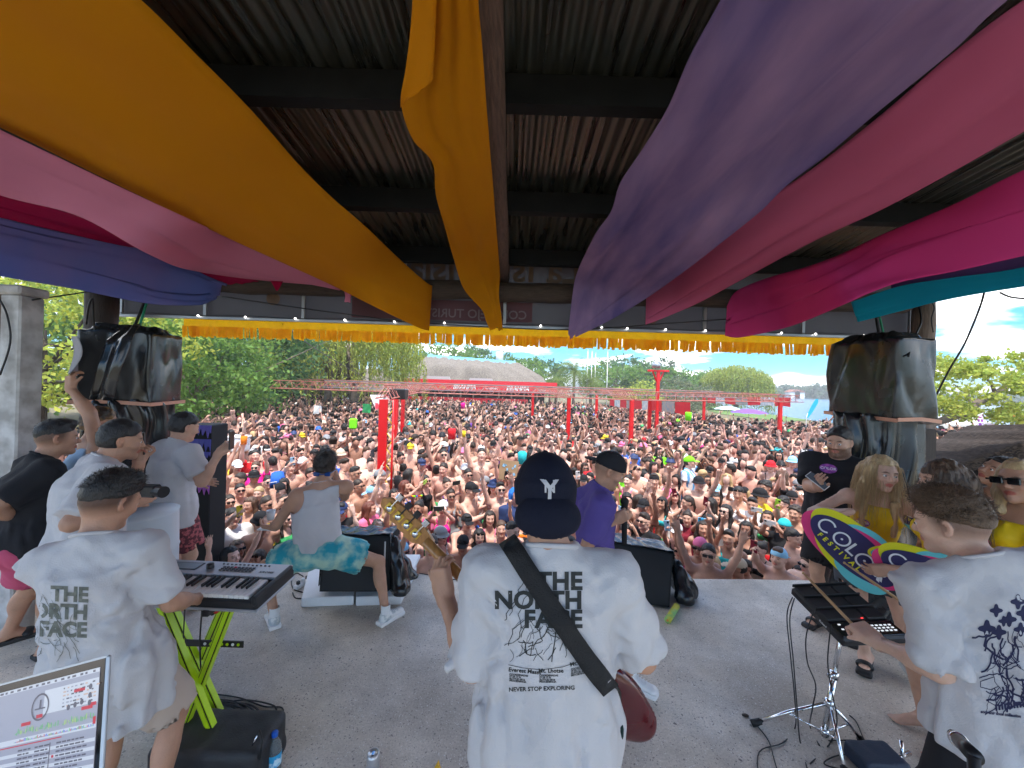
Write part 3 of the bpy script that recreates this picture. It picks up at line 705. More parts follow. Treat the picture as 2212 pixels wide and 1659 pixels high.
M_hairdb=mat('dark_brown_hair',(.028,.018,.013),rough=.42,bump=.6,bscale=240,stretch=(1,1,.3),var=.35,vscale=80);M_blond=mat('blonde_hair',(.66,.48,.25),rough=.42,bump=.5,bscale=160,stretch=(1,1,.15),var=.35,vscale=60,col2=(.42,.28,.14))
M_eye=mat('eye_white',(.75,.73,.7),rough=.2);M_iris=mat('iris',(.03,.018,.012),rough=.15)
M_blkpl=mat('black_plastic',(.014,.014,.016),rough=.35);M_blkmat=mat('matt_black',(.012,.012,.013),rough=.8,bump=.2,bscale=120);M_chrome=mat('chrome',(.78,.78,.8),rough=.12,metal=1.0,bump=.05,bscale=30)
M_rubber=mat('black_rubber',(.01,.01,.011),rough=.6);M_wpl=mat('white_plastic',(.8,.8,.8),rough=.35);M_silver=mat('silver_paint',(.45,.46,.48),rough=.35,metal=.6,var=.05,vscale=20)
M_webb=mat('black_webbing',(.011,.011,.012),rough=.75,bump=.6,bscale=240)
M_steel=mat('galvanised_steel',(.42,.43,.45),rough=.42,metal=.8,var=.15,vscale=20,rvar=.1)
# --- the stage: floor, roof, fascia, posts
GZ=-1.1
def floor_mat():
 m_=bpy.data.materials.new('worn_concrete');m_.use_nodes=True;nt=m_.node_tree;b=nt.nodes['Principled BSDF'];l=nt.links;n=nt.nodes
 tc_=n.new('ShaderNodeTexCoord')
 def noise(sc_,det=6,rough=.6):
  q=n.new('ShaderNodeTexNoise');q.inputs['Scale'].default_value=sc_;q.inputs['Detail'].default_value=det;q.inputs['Roughness'].default_value=rough;l.new(tc_.outputs['Object'],q.inputs['Vector']);return q.outputs['Fac']
 def ramp(src,p0,p1,c0,c1):
  r=n.new('ShaderNodeValToRGB');r.color_ramp.elements[0].position=p0;r.color_ramp.elements[1].position=p1;r.color_ramp.elements[0].color=(*c0,1);r.color_ramp.elements[1].color=(*c1,1);l.new(src,r.inputs[0]);return r.outputs[0]
 def mix(f,a,c,mode='MIX'):
  q=n.new('ShaderNodeMixRGB');q.blend_type=mode
  if isinstance(f,float):q.inputs[0].default_value=f
  else:l.new(f,q.inputs[0])
  l.new(a,q.inputs[1])
  if isinstance(c,tuple):q.inputs[2].default_value=(*c,1)
  else:l.new(c,q.inputs[2])
  return q.outputs[0]
 base=ramp(noise(1.3,9,.65),.38,.64,(.42,.375,.32),(.68,.62,.54));base=mix(.55,base,ramp(noise(7,8,.7),.3,.7,(.86,.84,.82),(1.15,1.12,1.1)),'MULTIPLY')
 base=mix(.5,base,ramp(noise(90,4),.35,.65,(.7,.7,.7),(1.2,1.2,1.2)),'MULTIPLY')
 def chips(sc_,thr,seed,dens):
  mp=n.new('ShaderNodeMapping');mp.inputs['Location'].default_value=(seed,seed*.7,0);l.new(tc_.outputs['Object'],mp.inputs[0])
  wp=n.new('ShaderNodeTexNoise');wp.inputs['Scale'].default_value=40;l.new(mp.outputs[0],wp.inputs['Vector'])
  ad=n.new('ShaderNodeMixRGB');ad.blend_type='ADD';ad.inputs[0].default_value=.022;l.new(mp.outputs[0],ad.inputs[1]);l.new(wp.outputs['Color'],ad.inputs[2])
  v=n.new('ShaderNodeTexVoronoi');v.inputs['Scale'].default_value=sc_;l.new(ad.outputs[0],v.inputs['Vector'])
  lt=n.new('ShaderNodeMath');lt.operation='LESS_THAN';l.new(v.outputs['Distance'],lt.inputs[0]);lt.inputs[1].default_value=thr
  sp=n.new('ShaderNodeSeparateColor');l.new(v.outputs['Color'],sp.inputs[0]);l2=n.new('ShaderNodeMath');l2.operation='LESS_THAN';l.new(sp.outputs[0],l2.inputs[0]);l2.inputs[1].default_value=dens
  mu=n.new('ShaderNodeMath');mu.operation='MULTIPLY';l.new(lt.outputs[0],mu.inputs[0]);l.new(l2.outputs[0],mu.inputs[1]);return mu.outputs[0]
 base=mix(chips(42,.22,3.1,.35),base,(.27,.24,.22));base=mix(chips(60,.2,9.7,.3),base,(.70,.68,.64));base=mix(chips(90,.25,5.2,.35),base,(.22,.20,.185));base=mix(chips(15,.13,1.2,.14),base,(.20,.18,.165));base=mix(chips(80,.2,7.7,.25),base,(.78,.77,.75))
 l.new(base,b.inputs['Base Color']);r=n.new('ShaderNodeMapRange');r.inputs[1].default_value=.35;r.inputs[2].default_value=.65;r.inputs[3].default_value=.38;r.inputs[4].default_value=.75;l.new(noise(2.2,6),r.inputs[0]);l.new(r.outputs[0],b.inputs['Roughness'])
 bp=n.new('ShaderNodeBump');bp.inputs['Strength'].default_value=.35;bp.inputs['Distance'].default_value=.006;l.new(noise(45,6),bp.inputs['Height']);l.new(bp.outputs[0],b.inputs['Normal']);return m_
EL=PZ(900,1240,0.0);ER=PZ(1700,1253,0.0);es=(ER.y-EL.y)/(ER.x-EL.x)
def edge_y(x):return EL.y+(x-EL.x)*es
M_floor=floor_mat()
mb=MB();nseg=60;rgs=random.Random(3);xs=[-8+16*i/nseg for i in range(nseg+1)]
top=[(x,edge_y(x)+rgs.uniform(-.008,.008),0)for x in xs];t2=[(x,y+.018,-.02+rgs.uniform(-.004,.004))for x,y,z in top];t3=[(x,y+.018,-1.8)for x,y,z in top];bk=[(x,-2.2,0)for x in xs]
b=0;mb.v=bk+top+t2+t3;n1=nseg+1
for r in range(3):
 for i in range(nseg):mb.f.append((r*n1+i,r*n1+i+1,(r+1)*n1+i+1,(r+1)*n1+i));mb.m.append(0)
fl=mb.build('floor',M_floor);tag(fl,kind='structure')
# roof: corrugated sheets on steel purlins and round timber rafters
M_sheet=mat('corrugated_steel',(.085,.085,.066),rough=.34,metal=.75,var=.45,vscale=3.5,stretch=(6,.5,1),rvar=.15);M_purlin=mat('dark_steel',(.012,.012,.012),rough=.85,var=.3,vscale=9,spec=.15)
M_log=mat('rough_timber',(.10,.058,.042),rough=.8,var=.45,vscale=14,stretch=(6,.7,6),bump=.6,bscale=30);M_logx=mat('rough_timber_beam',(.055,.036,.026),rough=.8,var=.45,vscale=14,stretch=(.7,6,6),bump=.6,bscale=30)
def roof_z(y):return 3.43+.095*(3.9-y)
roof=empty('roof',(0,1.6,3.7));tag(roof,kind='structure')
X0=-5.6;wd=.8
for i in range(14):
 nx=64;mb=MB();ys=[4.42,3.2,2.0,.8,-.6,-2.4];x0=X0+i*wd  # rear part is out of view, lengthened to cut sky light from behind
 for y in ys:
  for k in range(nx+1):
   x=x0+k*(wd+.03)/nx;mb.v.append((x,y,roof_z(y)+.010*math.cos((x-x0)*2*math.pi/.0762)+(.004 if i%2 else 0)))
 for r in range(len(ys)-1):
  for k in range(nx):q=r*(nx+1)+k;mb.f.append((q,q+1,q+nx+2,q+nx+1));mb.m.append(0)
 mb.build('corrugated_sheet',M_sheet,roof,True)
for y in(3.9,2.92,1.93,.95,-.1,-1.15,-2.2):
 mb=MB();z=roof_z(y)-.012;mb.box((0,y,z-.075),(11.2,.012,.15));mb.box((0,y+.04,z-.145),(11.2,.07,.012));mb.box((0,y+.04,z-.006),(11.2,.07,.008));mb.build('purlin',M_purlin,roof)
def wob_log(a,b,r,n=14,seed=0,seg=12):
 rg=random.Random(seed);a,b=Vector(a),Vector(b);pts=[];rr=[]
 for i in range(seg+1):
  t=i/seg;pts.append(a.lerp(b,t)+Vector((rg.uniform(-1,1),rg.uniform(-1,1),rg.uniform(-1,1)))*r*.07);rr.append(r*rg.uniform(.94,1.06))
 mb=MB();mb.tube(pts,rr,n);return mb
wob_log((-.145,-1.0,3.70),(-.145,4.2,3.20),.078,seed=1).build('rafter',M_log,roof,True)
wob_log((2.85,-.6,3.66),(1.84,4.2,3.20),.085,seed=2).build('rafter',M_log,roof,True)
wob_log((-3.2,-.6,3.66),(-2.2,4.2,3.20),.085,seed=3).build('rafter',M_log,roof,True)
zb=P(1106,630,4.13).z
wob_log((-4.6,4.13,zb),(4.2,4.13,zb),.105,14,5,30).build('tie_beam',M_logx,roof,True)
# fascia banner hung across the front, its print showing through from behind
fz0=P(1106,706,4.25).z;fz1=P(1106,556,4.25).z;fxl=P(243,690,4.25).x;fxr=P(1975,720,4.25).x
fas=empty('fascia_banner',(0,4.25,fz0),'dark grey banner across the front of the roof, reversed lettering showing faintly through','banner')
M_ban=mat('banner_cloth',(.085,.083,.088),rough=.6,var=.2,vscale=1.4,transl=.35);M_alu=mat('aluminium_frame',(.36,.37,.38),rough=.4,metal=.5)
mb=MB();nx=60
for j in range(8):
 for i in range(nx+1):
  x=fxl+(fxr-fxl)*i/nx;z=fz0+(fz1-fz0)*j/7;mb.v.append((x,4.27+.010*float(vnoise(np.array(x*2.2),np.array(z*3.0),np.array(0.))),z))
for j in range(7):
 for i in range(nx):q=j*(nx+1)+i;mb.f.append((q,q+1,q+nx+2,q+nx+1));mb.m.append(0)
mb.build('banner_sheet',M_ban,fas,True)
for u in(262,443,655,872,1090,1298,1522,1735,1966):
 x=P(u,690,4.235).x;mb=MB();mb.box((x,4.235,(fz0+fz1)/2),(.035,.025,fz1-fz0),bev=.003);mb.build('upright',M_alu,fas)
mb=MB();mb.box(((fxl+fxr)/2,4.232,fz0-.004),(fxr-fxl,.03,.03),bev=.003);mb.build('bottom_rail',M_alu,fas)
mb=MB();mb.box(((fxl+fxr)/2,4.232,fz1),(fxr-fxl,.03,.03),bev=.003);mb.build('top_rail',M_alu,fas)
M_g1=mat('faded_red_print',(.10,.035,.045),rough=.7);M_g2=mat('faded_letter_print',(.17,.13,.14),rough=.7);M_g3=mat('faded_orange_print',(.14,.085,.055),rough=.7)
def back_text(body,size,x,z,m_,bold=.0,mirror=True,y=4.254):
 V2,F2=text_flat(body,size,bold,cell=0);V=[((x-p[0])if mirror else(x+p[0]),y,z+p[1])for p in V2];link('show_through_lettering',mesh_np('lt',V,F2,False),m_,fas)
xa=P(935,670,4.25).x;xb=P(1145,670,4.25).x;mb=MB();mb.box(((P(760,650,4.25).x+P(1150,670,4.25).x)/2,4.259,P(1040,672,4.25).z),(P(1150,670,4.25).x-P(760,650,4.25).x,.002,.22));mb.build('show_through_panel',M_g1,fas)
back_text('COMPLEJO TURISTICO',.135,P(1138,690,4.25).x,P(1138,690,4.25).z,M_g2,.002)
back_text('La Isla',.42,P(1255,608,4.25).x,P(1255,612,4.25).z,M_g3,.006,y=4.256)
back_text('Isla',.42,P(985,600,4.25).x,P(985,606,4.25).z,M_g3,.006,y=4.256)
for(u,v,r)in((590,645,.075),(1485,655,.06),(1410,690,.05)):
 mb=MB();c=P(u,v,4.253);mb.lathe([(0.001,0),(r,0)],c,24,Matrix.Rotation(R_(90),4,'X'));mb.build('show_through_spot',M_g3,fas)
 # yellow fringe
M_fr=mat('yellow_satin',(.95,.52,.01),rough=.5,transl=.6,spec=.3,var=.08,vscale=20)
fr=empty('fringe',(0,4.29,fz0-.05),'long yellow satin fringe along the lower edge of the dark banner','fringe')
ua,ub=P(398,690,4.3).x,P(1826,735,4.3).x;ztop=P(1106,716,4.3).z;rg=random.Random(5)
mb=MB();n=260
for i in range(n+1):
 x=ua+(ub-ua)*i/n;o=.008*math.sin(x*31)+.01*math.sin(x*13.7+1);lf=-.02*math.sin(x*1.3)
 for j,(dz,k)in enumerate(((.045,.2),(.0,.7),(-.05,1))):mb.v.append((x,4.30+o*k-.006,ztop+dz))
for i in range(n):
 for j in range(2):q=i*3+j;mb.f.append((q,q+3,q+4,q+1));mb.m.append(0)
mb.build('gathered_band',M_fr,fr,True)
mb=MB();x=ua
while x<ub:
 for layer in(0,1):
  w_=rg.uniform(.016,.04);ln=rg.uniform(.10,.13);xx=x+rg.uniform(-.006,.006);tw=rg.uniform(-.5,.5);yy=4.296+layer*.008;sw=rg.uniform(-.008,.008);c=[]
  for j in range(4):
   t=j/3;a=tw*t*1.4;cx=xx+sw*t*t;c+=[(cx-w_/2*math.cos(a),yy-w_/2*math.sin(a)+.006*math.sin(t*3+x*9),ztop-.045-ln*t),(cx+w_/2*math.cos(a),yy+w_/2*math.sin(a)+.006*math.sin(t*3+x*9),ztop-.045-ln*t+rg.uniform(-.004,.004))]
  mb.add(c,[(2*j,2*j+1,2*j+3,2*j+2)for j in range(3)])
 x+=rg.uniform(.020,.032)*(1 if rg.random()<.93 else 1.7)
o=mb.build('fringe_strips',M_fr,fr,True);tag(o,kind='stuff')
# string of bulbs
M_bulb=mat('lit_bulb',(1,.96,.9),rough=.3,emit=3.0)
st=empty('string_lights',(0,4.2,fz0),'string of small white bulbs along the bottom rail of the banner','string lights')
bx=[P(u,700,4.2).x for u in(428,530,638,745,852,960,1082,1168,1300,1355,1438,1524,1688,1762,1866)]
mb=MB();pts=[]
for i in range(61):
 x=fxl+.1+(fxr-fxl-.2)*i/60;pts.append((x,4.205,fz0+.022+.008*math.sin(x*5.8)))
M_cable=mat('black_cable',(.012,.012,.013),rough=.5);mb.tube(pts,.0035,6);mb.build('cable',M_cable,st,True)
bm0=None
for x in bx:
 mb=MB();mb.sphere((0,0,0),.0105,6)
 if bm0 is None:bm0=mb.mesh('bulb',True)
 link('bulb',bm0,M_bulb,st,loc=(x,4.196,fz0+.012))
 # --- swathes of cloth slung from the roof to the front beam
def swath(name,label,rows,m_,sag=.05,folds=.02,ff=3.0,nu=22,nv=60,seed=0,cat='fabric drape',thick=.003,fold2=.0):
 """rows: ((uL,vL,zL),(uR,vR,zR)) from the front beam to the back"""
 Lp=[PZ(*r[0])if r[0][2]>0 else P(r[0][0],r[0][1],-r[0][2])for r in rows];Rp=[PZ(*r[1])if r[1][2]>0 else P(r[1][0],r[1][1],-r[1][2])for r in rows]
 def samp(pts,t):
  t=t*(len(pts)-1);i=min(int(t),len(pts)-2);f=t-i;p0,p1,p2,p3=pts[max(i-1,0)],pts[i],pts[i+1],pts[min(i+2,len(pts)-1)]
  return((p1*2)+(p2-p0)*f+(p0*2-p1*5+p2*4-p3)*f*f+(p1*3-p0-p2*3+p3)*f**3)*.5
 V=[]
 for j in range(nv+1):
  t=j/nv;a,b=samp(Lp,t),samp(Rp,t);wdt=(b-a).length
  for i in range(nu+1):
   w_=i/nu;p=a.lerp(b,w_);e=math.sin(math.pi*w_)
   nn=float(vnoise(np.array(w_*ff*1.7+seed),np.array(t*3.0+seed),np.array(.5)));n2=float(vnoise(np.array(w_*ff*4+seed),np.array(t*2.0),np.array(3.5)))
   nn+=.55*(1-2*abs(float(vnoise(np.array(w_*ff*2.3+seed*2.1),np.array(t*1.1+seed),np.array(8.)))))
   p=p+Vector((0,0,-sag*e*min(1,wdt)+(folds*nn+folds*.35*n2)*(.35+.65*e)*(1-.0*t)))
   V.append(p)
 F=[(j*(nu+1)+i,j*(nu+1)+i+1,(j+1)*(nu+1)+i+1,(j+1)*(nu+1)+i)for j in range(nv)for i in range(nu)]
 c=V[nu//2];me=mesh_np(name,[tuple(v-c)for v in V],np.array(F),True);o=link(name,me,m_,loc=c);md=o.modifiers.new('thickness','SOLIDIFY');md.thickness=thick;tag(o,label,cat,'fabric drapes under the stage roof');return o
def fabric(name,c,c2=None,vs_=1.2,tr=.4,st=(1,1,1),v=.35):return mat(name,c,rough=.8,spec=.15,transl=tr,bump=.12,bscale=300,col2=c2,var=v if c2 else.06,vscale=vs_,stretch=st)
M_or=fabric('ochre_cloth',(.68,.275,.004));M_or2=M_or
M_pu=fabric('purple_dyed_cloth',(.50,.32,.54),(.17,.13,.34),1.5,st=(2.4,.55,1),v=.34);M_pk=fabric('rose_cloth',(.64,.15,.29));M_mg=fabric('magenta_cloth',(.68,.06,.27));M_pl=fabric('light_pink_cloth',(.72,.27,.42));M_cr=fabric('crimson_cloth',(.42,.008,.075));M_bl=fabric('blue_dyed_cloth',(.26,.22,.50),(.10,.19,.55),1.3,st=(1,1.6,1),v=.4);M_dp=fabric('dark_purple_cloth',(.16,.08,.24));M_cy=fabric('cyan_cloth',(.01,.42,.58))
swath('fabric_drape','widest ochre yellow cloth, sweeping from the front beam to the upper left',[((927,714,-4.0),(934,617,-4.0)),((905,708,-3.9),(918,607,-3.85)),((820,668,-3.6),(860,555,-3.5)),((714,615,2.93),(794,491,3.15)),((600,563,3.0),(716,424,3.2)),((496,516,3.05),(645,357,3.24)),((298,421,3.12),(546,248,3.27)),((150,349,3.18),(422,124,3.3)),((0,275,3.22),(295,0,3.33)),((-330,120,3.28),(50,-200,3.38)),((-800,-150,3.3),(-300,-520,3.42))],M_or,sag=.03,folds=.05,ff=2.0,seed=1)
swath('fabric_drape','narrow ochre yellow cloth hanging beside the central round timber rafter',[((1059,714,-4.0),(1086,714,-4.0)),((1050,694,-4.0),(1083,680,-4.0)),((1041,670,-3.95),(1078,640,-3.95)),((1002,625,-3.75),(1080,595,-3.75)),((980,560,3.12),(1075,530,3.2)),((962,496,3.12),(1070,470,3.2)),((942,427,3.15),(1066,410,3.22)),((935,357,3.17),(1060,340,3.23)),((893,307,3.18),(1056,285,3.24)),((868,238,3.2),(1051,223,3.25)),((872,180,3.22),(1046,150,3.27)),((885,90,3.24),(1040,70,3.3)),((891,0,3.25),(1034,0,3.3)),((905,-300,3.28),(1020,-300,3.32))],M_or,sag=.02,folds=.035,ff=1.6,seed=4,nv=90)
swath('fabric_drape','folded over flap of ochre cloth on the left edge of the narrow one',[((866,232,3.17),(882,210,3.14)),((866,205,3.17),(930,180,3.14)),((876,150,3.19),(936,150,3.15)),((885,80,3.21),(940,80,3.17)),((891,0,3.22),(943,0,3.18)),((905,-300,3.24),(955,-300,3.22))],M_or,sag=-.01,folds=.012,seed=9,nu=8,nv=30)
swath('fabric_drape','broad mottled purple cloth right of the central rafter',[((1227,728,-4.0),(1243,728,-4.0)),((1236,645,-3.95),(1319,690,-3.9)),((1246,592,-3.75),(1399,640,-3.65)),((1283,509,3.15),(1480,580,2.98)),((1319,454,3.17),(1551,524,3.0)),((1339,393,3.19),(1641,454,3.06)),((1385,325,3.21),(1702,398,3.1)),((1440,237,3.24),(1787,338,3.13)),((1490,121,3.27),(1903,242,3.17)),((1558,0,3.3),(2055,116,3.2)),((1640,-150,3.32),(2176,0,3.22)),((1850,-480,3.35),(2600,-330,3.3))],M_pu,sag=.05,folds=.11,ff=2.4,seed=12,nu=34,nv=70)
swath('fabric_drape','rose pink cloth running alongside the purple one',[((1394,705,-4.0),(1396,645,-4.0)),((1420,695,-3.95),(1408,634,-3.95)),((1500,660,-3.7),(1455,590,-3.75)),((1601,605,2.95),(1560,505,3.15)),((1752,524,3.02),(1650,440,3.17)),((1903,454,3.06),(1760,365,3.2)),((2055,373,3.1),(1903,252,3.23)),((2212,282,3.14),(2055,121,3.27)),((2420,160,3.17),(2230,-10,3.3)),((2900,-100,3.25),(2700,-300,3.35))],M_pk,sag=.04,folds=.06,ff=1.8,seed=21)
swath('fabric_drape','deep magenta cloth below the rose one on the right',[((1566,725,-4.0),(1570,665,-4.0)),((1601,728,-3.95),(1590,632,-3.95)),((1702,705,-3.7),(1651,603,-3.75)),((1803,665,2.6),(1752,573,3.02)),((1883,630,2.68),(1830,545,3.06)),((1954,605,2.74),(1903,514,3.1)),((2055,585,2.76),(2055,454,3.13)),((2212,548,2.8),(2212,378,3.16)),((2420,500,2.85),(2480,270,3.2)),((2900,400,2.9),(3000,60,3.25))],M_mg,sag=.05,folds=.10,ff=2.0,seed=31)
swath('fabric_drape','dark purple cloth showing in a thin band under the magenta one',[((1925,634,-3.45),(1925,606,-3.4)),((2000,618,-3.2),(2010,575,-3.2)),((2100,604,-3.0),(2100,560,-3.0)),((2212,592,-2.8),(2212,530,-2.8)),((2500,540,-2.4),(2500,450,-2.4))],M_dp,sag=.02,folds=.03,seed=35,nu=8,nv=24)
swath('fabric_drape','turquoise cloth, lowest drape at the right',[((1853,694,-3.55),(1838,655,-3.55)),((1954,670,-3.3),(1940,622,-3.3)),((2055,648,-3.05),(2050,604,-3.05)),((2212,622,-2.75),(2212,580,-2.75)),((2500,570,-2.3),(2500,500,-2.3)),((3000,460,-1.9),(3000,380,-1.9))],M_cy,sag=.02,folds=.05,ff=1.5,seed=38)
swath('fabric_drape','light pink cloth between the ochre and the crimson ones',[((724,617,-4.0),(740,628,-3.98)),((562,604,-3.85),(640,583,-3.6)),((413,582,-3.5),(520,528,-3.2)),((324,549,2.82),(420,480,3.04)),((174,470,2.93),(298,421,3.08)),((0,424,2.97),(150,349,3.14)),((-330,310,3.0),(-100,230,3.2)),((-800,150,3.05),(-600,0,3.22))],M_pl,sag=.03,folds=.04,ff=1.6,seed=41)
swath('fabric_drape','crimson cloth between the light pink and the blue ones',[((486,615,-4.0),(560,606,-4.0)),((446,600,-3.85),(470,585,-3.8)),((357,562,-3.6),(380,566,-3.6)),((298,540,-3.4),(330,548,-3.3)),((198,518,-3.1),(230,490,-3.0)),((0,472,-2.75),(0,418,-2.7)),((-400,380,-2.3),(-400,300,-2.2))],M_cr,sag=.02,folds=.03,seed=45,nu=12)
swath('fabric_drape','blue violet cloth, lowest drape at the left above the tarpaulined speaker',[((461,645,-3.9),(491,615,-3.95)),((437,660,-3.75),(446,600,-3.8)),((357,663,-3.5),(370,568,-3.6)),((298,655,-3.35),(310,545,-3.4)),((149,620,-3.0),(160,508,-3.05)),((0,593,-2.7),(0,468,-2.75)),((-200,560,-2.4),(-200,425,-2.45)),((-500,500,-2.1),(-500,350,-2.15))],M_bl,sag=.03,folds=.12,ff=1.8,seed=51,nu=26)
swath('fabric_drape','small crimson tail of cloth tied on the beam left of the ochre drape',[((583,605,-3.85),(612,606,-3.85)),((590,616,-3.84),(607,617,-3.84)),((597,628,-3.84),(600,628,-3.84))],M_cr,sag=0,folds=.004,nu=4,nv=6,seed=61)
swath('fabric_drape','tiny pink scrap of cloth dangling under the light pink drape',[((742,625,-3.85),(762,628,-3.85)),((746,640,-3.84),(758,642,-3.84)),((744,652,-3.84),(757,654,-3.84))],M_pl,sag=0,folds=.004,nu=4,nv=6,seed=63)
# posts
M_post=mat('dark_timber_post',(.045,.032,.026),rough=.7,var=.4,vscale=10,stretch=(8,8,.8),bump=.5,bscale=30)
def post(u0,u1,vtop,D,label,z0=0.0,m_=M_post,seed=0):
 a=P((u0+u1)/2,700,D);r=(u1-u0)/831*D/2;zt=P((u0+u1)/2,vtop,D).z;mb=wob_log((a.x,a.y,z0),(a.x,a.y,zt),r,14,seed,10);o=mb.build('post',m_,None,True);thing_mesh(o);tag(o,label,'post');return o
post(193,246,600,3.95,'thick dark timber post behind the left tarpaulined speaker',seed=7)
post(1975,2012,640,4.1,'grey timber post behind the right tarpaulined speaker',m_=mat('weathered_timber',(.20,.15,.12),rough=.8,var=.4,vscale=10,stretch=(8,8,.8),bump=.5,bscale=30),seed=8)
# white column at the far left
cl=empty('column',P(30,1100,3.0),'chipped white painted column at the far left edge beside brown boards','column');cl.location.z=0
M_wp=mat('chipped_white_paint',(.62,.61,.60),rough=.75,var=.25,vscale=7,bump=.5,bscale=14,col2=(.36,.34,.32));a=P(43,900,3.0);zt=P(40,640,3.0).z
mb=MB();mb.box((a.x+.0,3.0,zt/2),(.155,.16,zt),bev=.012);mb.build('shaft',M_wp,cl)
mb=MB();mb.box((a.x-.01,3.0,zt+.035),(.21,.2,.07),bev=.014);mb.build('cap',M_wp,cl)
mb=MB();mb.box((a.x-.20,3.02,zt/2+.04),(.23,.04,zt+.05),bev=.006);mb.build('board',M_log,cl)
mb=MB();mb.box((a.x-.16,2.985,P(5,800,3).z),(.14,.03,.5),bev=.008);mb.build('board',mat('grey_board',(.22,.17,.14),rough=.8,var=.3,vscale=10,stretch=(8,8,.6)),cl)
# --- ground, water, trees, buildings beyond the stage
def gp(u,D,z=GZ):p=P(u,830,D);return Vector((p.x,p.y,z))
M_ground=mat('trodden_grass',(.13,.125,.055),rough=.95,var=.5,vscale=.25,col2=(.22,.17,.11),bump=.4,bscale=3)
mb=MB();gy=[-60,4.2,5.0,5.6,6.2,7.0,7.8,8.6,9.5,1400];zf=lambda y:-1.62+(GZ+1.62)*(lambda t:t*t*(3-2*t))(min(1,max(0,(y-5.0)/4.5)))
for y in gy:mb.v+=[(-1200,y,zf(y)),(1200,y,zf(y))]
for i in range(len(gy)-1):mb.f.append((2*i,2*i+1,2*i+3,2*i+2));mb.m.append(0)
gr=mb.build('ground',M_ground);tag(gr,kind='structure')
def water_mat():
 m_=mat('river_water',(.05,.13,.19),rough=.22,spec=.6);nt=m_.node_tree;b=nt.nodes['Principled BSDF'];n=nt.nodes;l=nt.links
 t=n.new('ShaderNodeTexCoord');mp=n.new('ShaderNodeMapping');mp.inputs['Scale'].default_value=(.5,1.6,1);l.new(t.outputs['Object'],mp.inputs[0]);nz_=n.new('ShaderNodeTexNoise');nz_.inputs['Scale'].default_value=1.3;nz_.inputs['Detail'].default_value=6;l.new(mp.outputs[0],nz_.inputs[0])
 bp=n.new('ShaderNodeBump');bp.inputs['Strength'].default_value=.9;bp.inputs['Distance'].default_value=.25;l.new(nz_.outputs['Fac'],bp.inputs['Height']);l.new(bp.outputs[0],b.inputs['Normal']);return m_
shore=[(gp(1500,130).x,130),(gp(1560,75).x,75),(gp(1640,56).x,56),(gp(1750,44).x,44),(gp(1900,36).x,36),(gp(2030,31).x,31),(gp(2212,26).x,26),(70,18),(110,-40),(900,-40),(900,330),(gp(1500,330).x,330),(gp(1500,130).x+3,200)]
mb=MB();mb.add([(x,y,GZ+.03)for x,y in shore],[tuple(range(len(shore)))]);wt=mb.build('water',water_mat());tag(wt,kind='structure')
mb=MB();bk=[(gp(1560,75).x,75),(gp(1640,56).x,56),(gp(1750,44).x,44),(gp(1700,40).x,40),(gp(1560,50).x,50),(gp(1500,70).x,70)]
mb.add([(x,y,GZ+.06)for x,y in bk][::-1],[tuple(range(len(bk)))]);lw=mb.build('lawn',mat('green_lawn',(.12,.2,.05),rough=.9,var=.3,vscale=.5));tag(lw,kind='structure')
mb=MB();q=[gp(350,20,GZ+.02),gp(620,24,GZ+.02),gp(640,60,GZ+.02),gp(200,60,GZ+.02)];mb.add(q,[(0,1,2,3)]);lw=mb.build('lawn',bpy.data.materials['green_lawn']);tag(lw,kind='structure')
def leafmat(name,c,tr=.5):
 m_=mat(name,c,rough=.6,attr=True,spec=.25,transl=tr);return m_
ML={'mid':leafmat('mid_green_leaves',(.18,.31,.07)),'dark':leafmat('dark_green_leaves',(.11,.21,.08)),'lime':leafmat('yellow_green_leaves',(.40,.46,.08)),'willow':leafmat('willow_leaves',(.37,.43,.09)),'grey':leafmat('grey_green_leaves',(.2,.235,.13)),'palm':leafmat('palm_leaves',(.19,.26,.07)),'far':leafmat('far_green_leaves',(.10,.17,.085))}
M_bark=mat('grey_brown_bark',(.16,.125,.10),rough=.9,var=.4,vscale=6,bump=.7,bscale=12);M_barkd=mat('dark_bark',(.07,.052,.042),rough=.9,var=.4,vscale=6,bump=.7,bscale=12)
def leaves(cent,size,rg,droop=.0,col_var=.3,asp=.55):
 n=len(cent);a=rg.normal(size=(n,3));a/=np.linalg.norm(a,axis=1)[:,None];b=rg.normal(size=(n,3));b[:,2]-=droop;b-=a*(a*b).sum(1)[:,None];b/=np.linalg.norm(b,axis=1)[:,None];
 sz=size*rg.uniform(.6,1.35,n)[:,None];c=np.cross(a,b)*sz*asp;d=b*sz
 V=np.stack([cent-d,cent+c*.9-d*.1,cent+d,cent-c*.9-d*.1],1).reshape(-1,3);F=np.arange(4*n).reshape(n,4)
 br=rg.uniform(1-col_var,1+col_var,n);hu=rg.uniform(-.12,.12,n);col=np.stack([br*(1+hu),br,br*(1-hu)],1);return V,F,np.repeat(col,4,0)
def crown_pts(c,r,nc,nl,rg,cl=.28,shell=.55,gap=None):
 th=rg.normal(size=(nc,3));th/=np.linalg.norm(th,axis=1)[:,None];rad=shell+(1-shell)*rg.random(nc)**.6;lump=1+.22*vnoise(th[:,0]*2.3+c[0],th[:,1]*2.3,th[:,2]*2.3+5)
 cc=np.array(c)+th*rad[:,None]*lump[:,None]*np.array(r);k=rg.integers(0,nc,nl);o=rg.normal(size=(nl,3))*np.array(r).min()*cl*rg.uniform(.4,1.1,nc)[k][:,None];o[:,2]*=.6
 return cc[k]+o
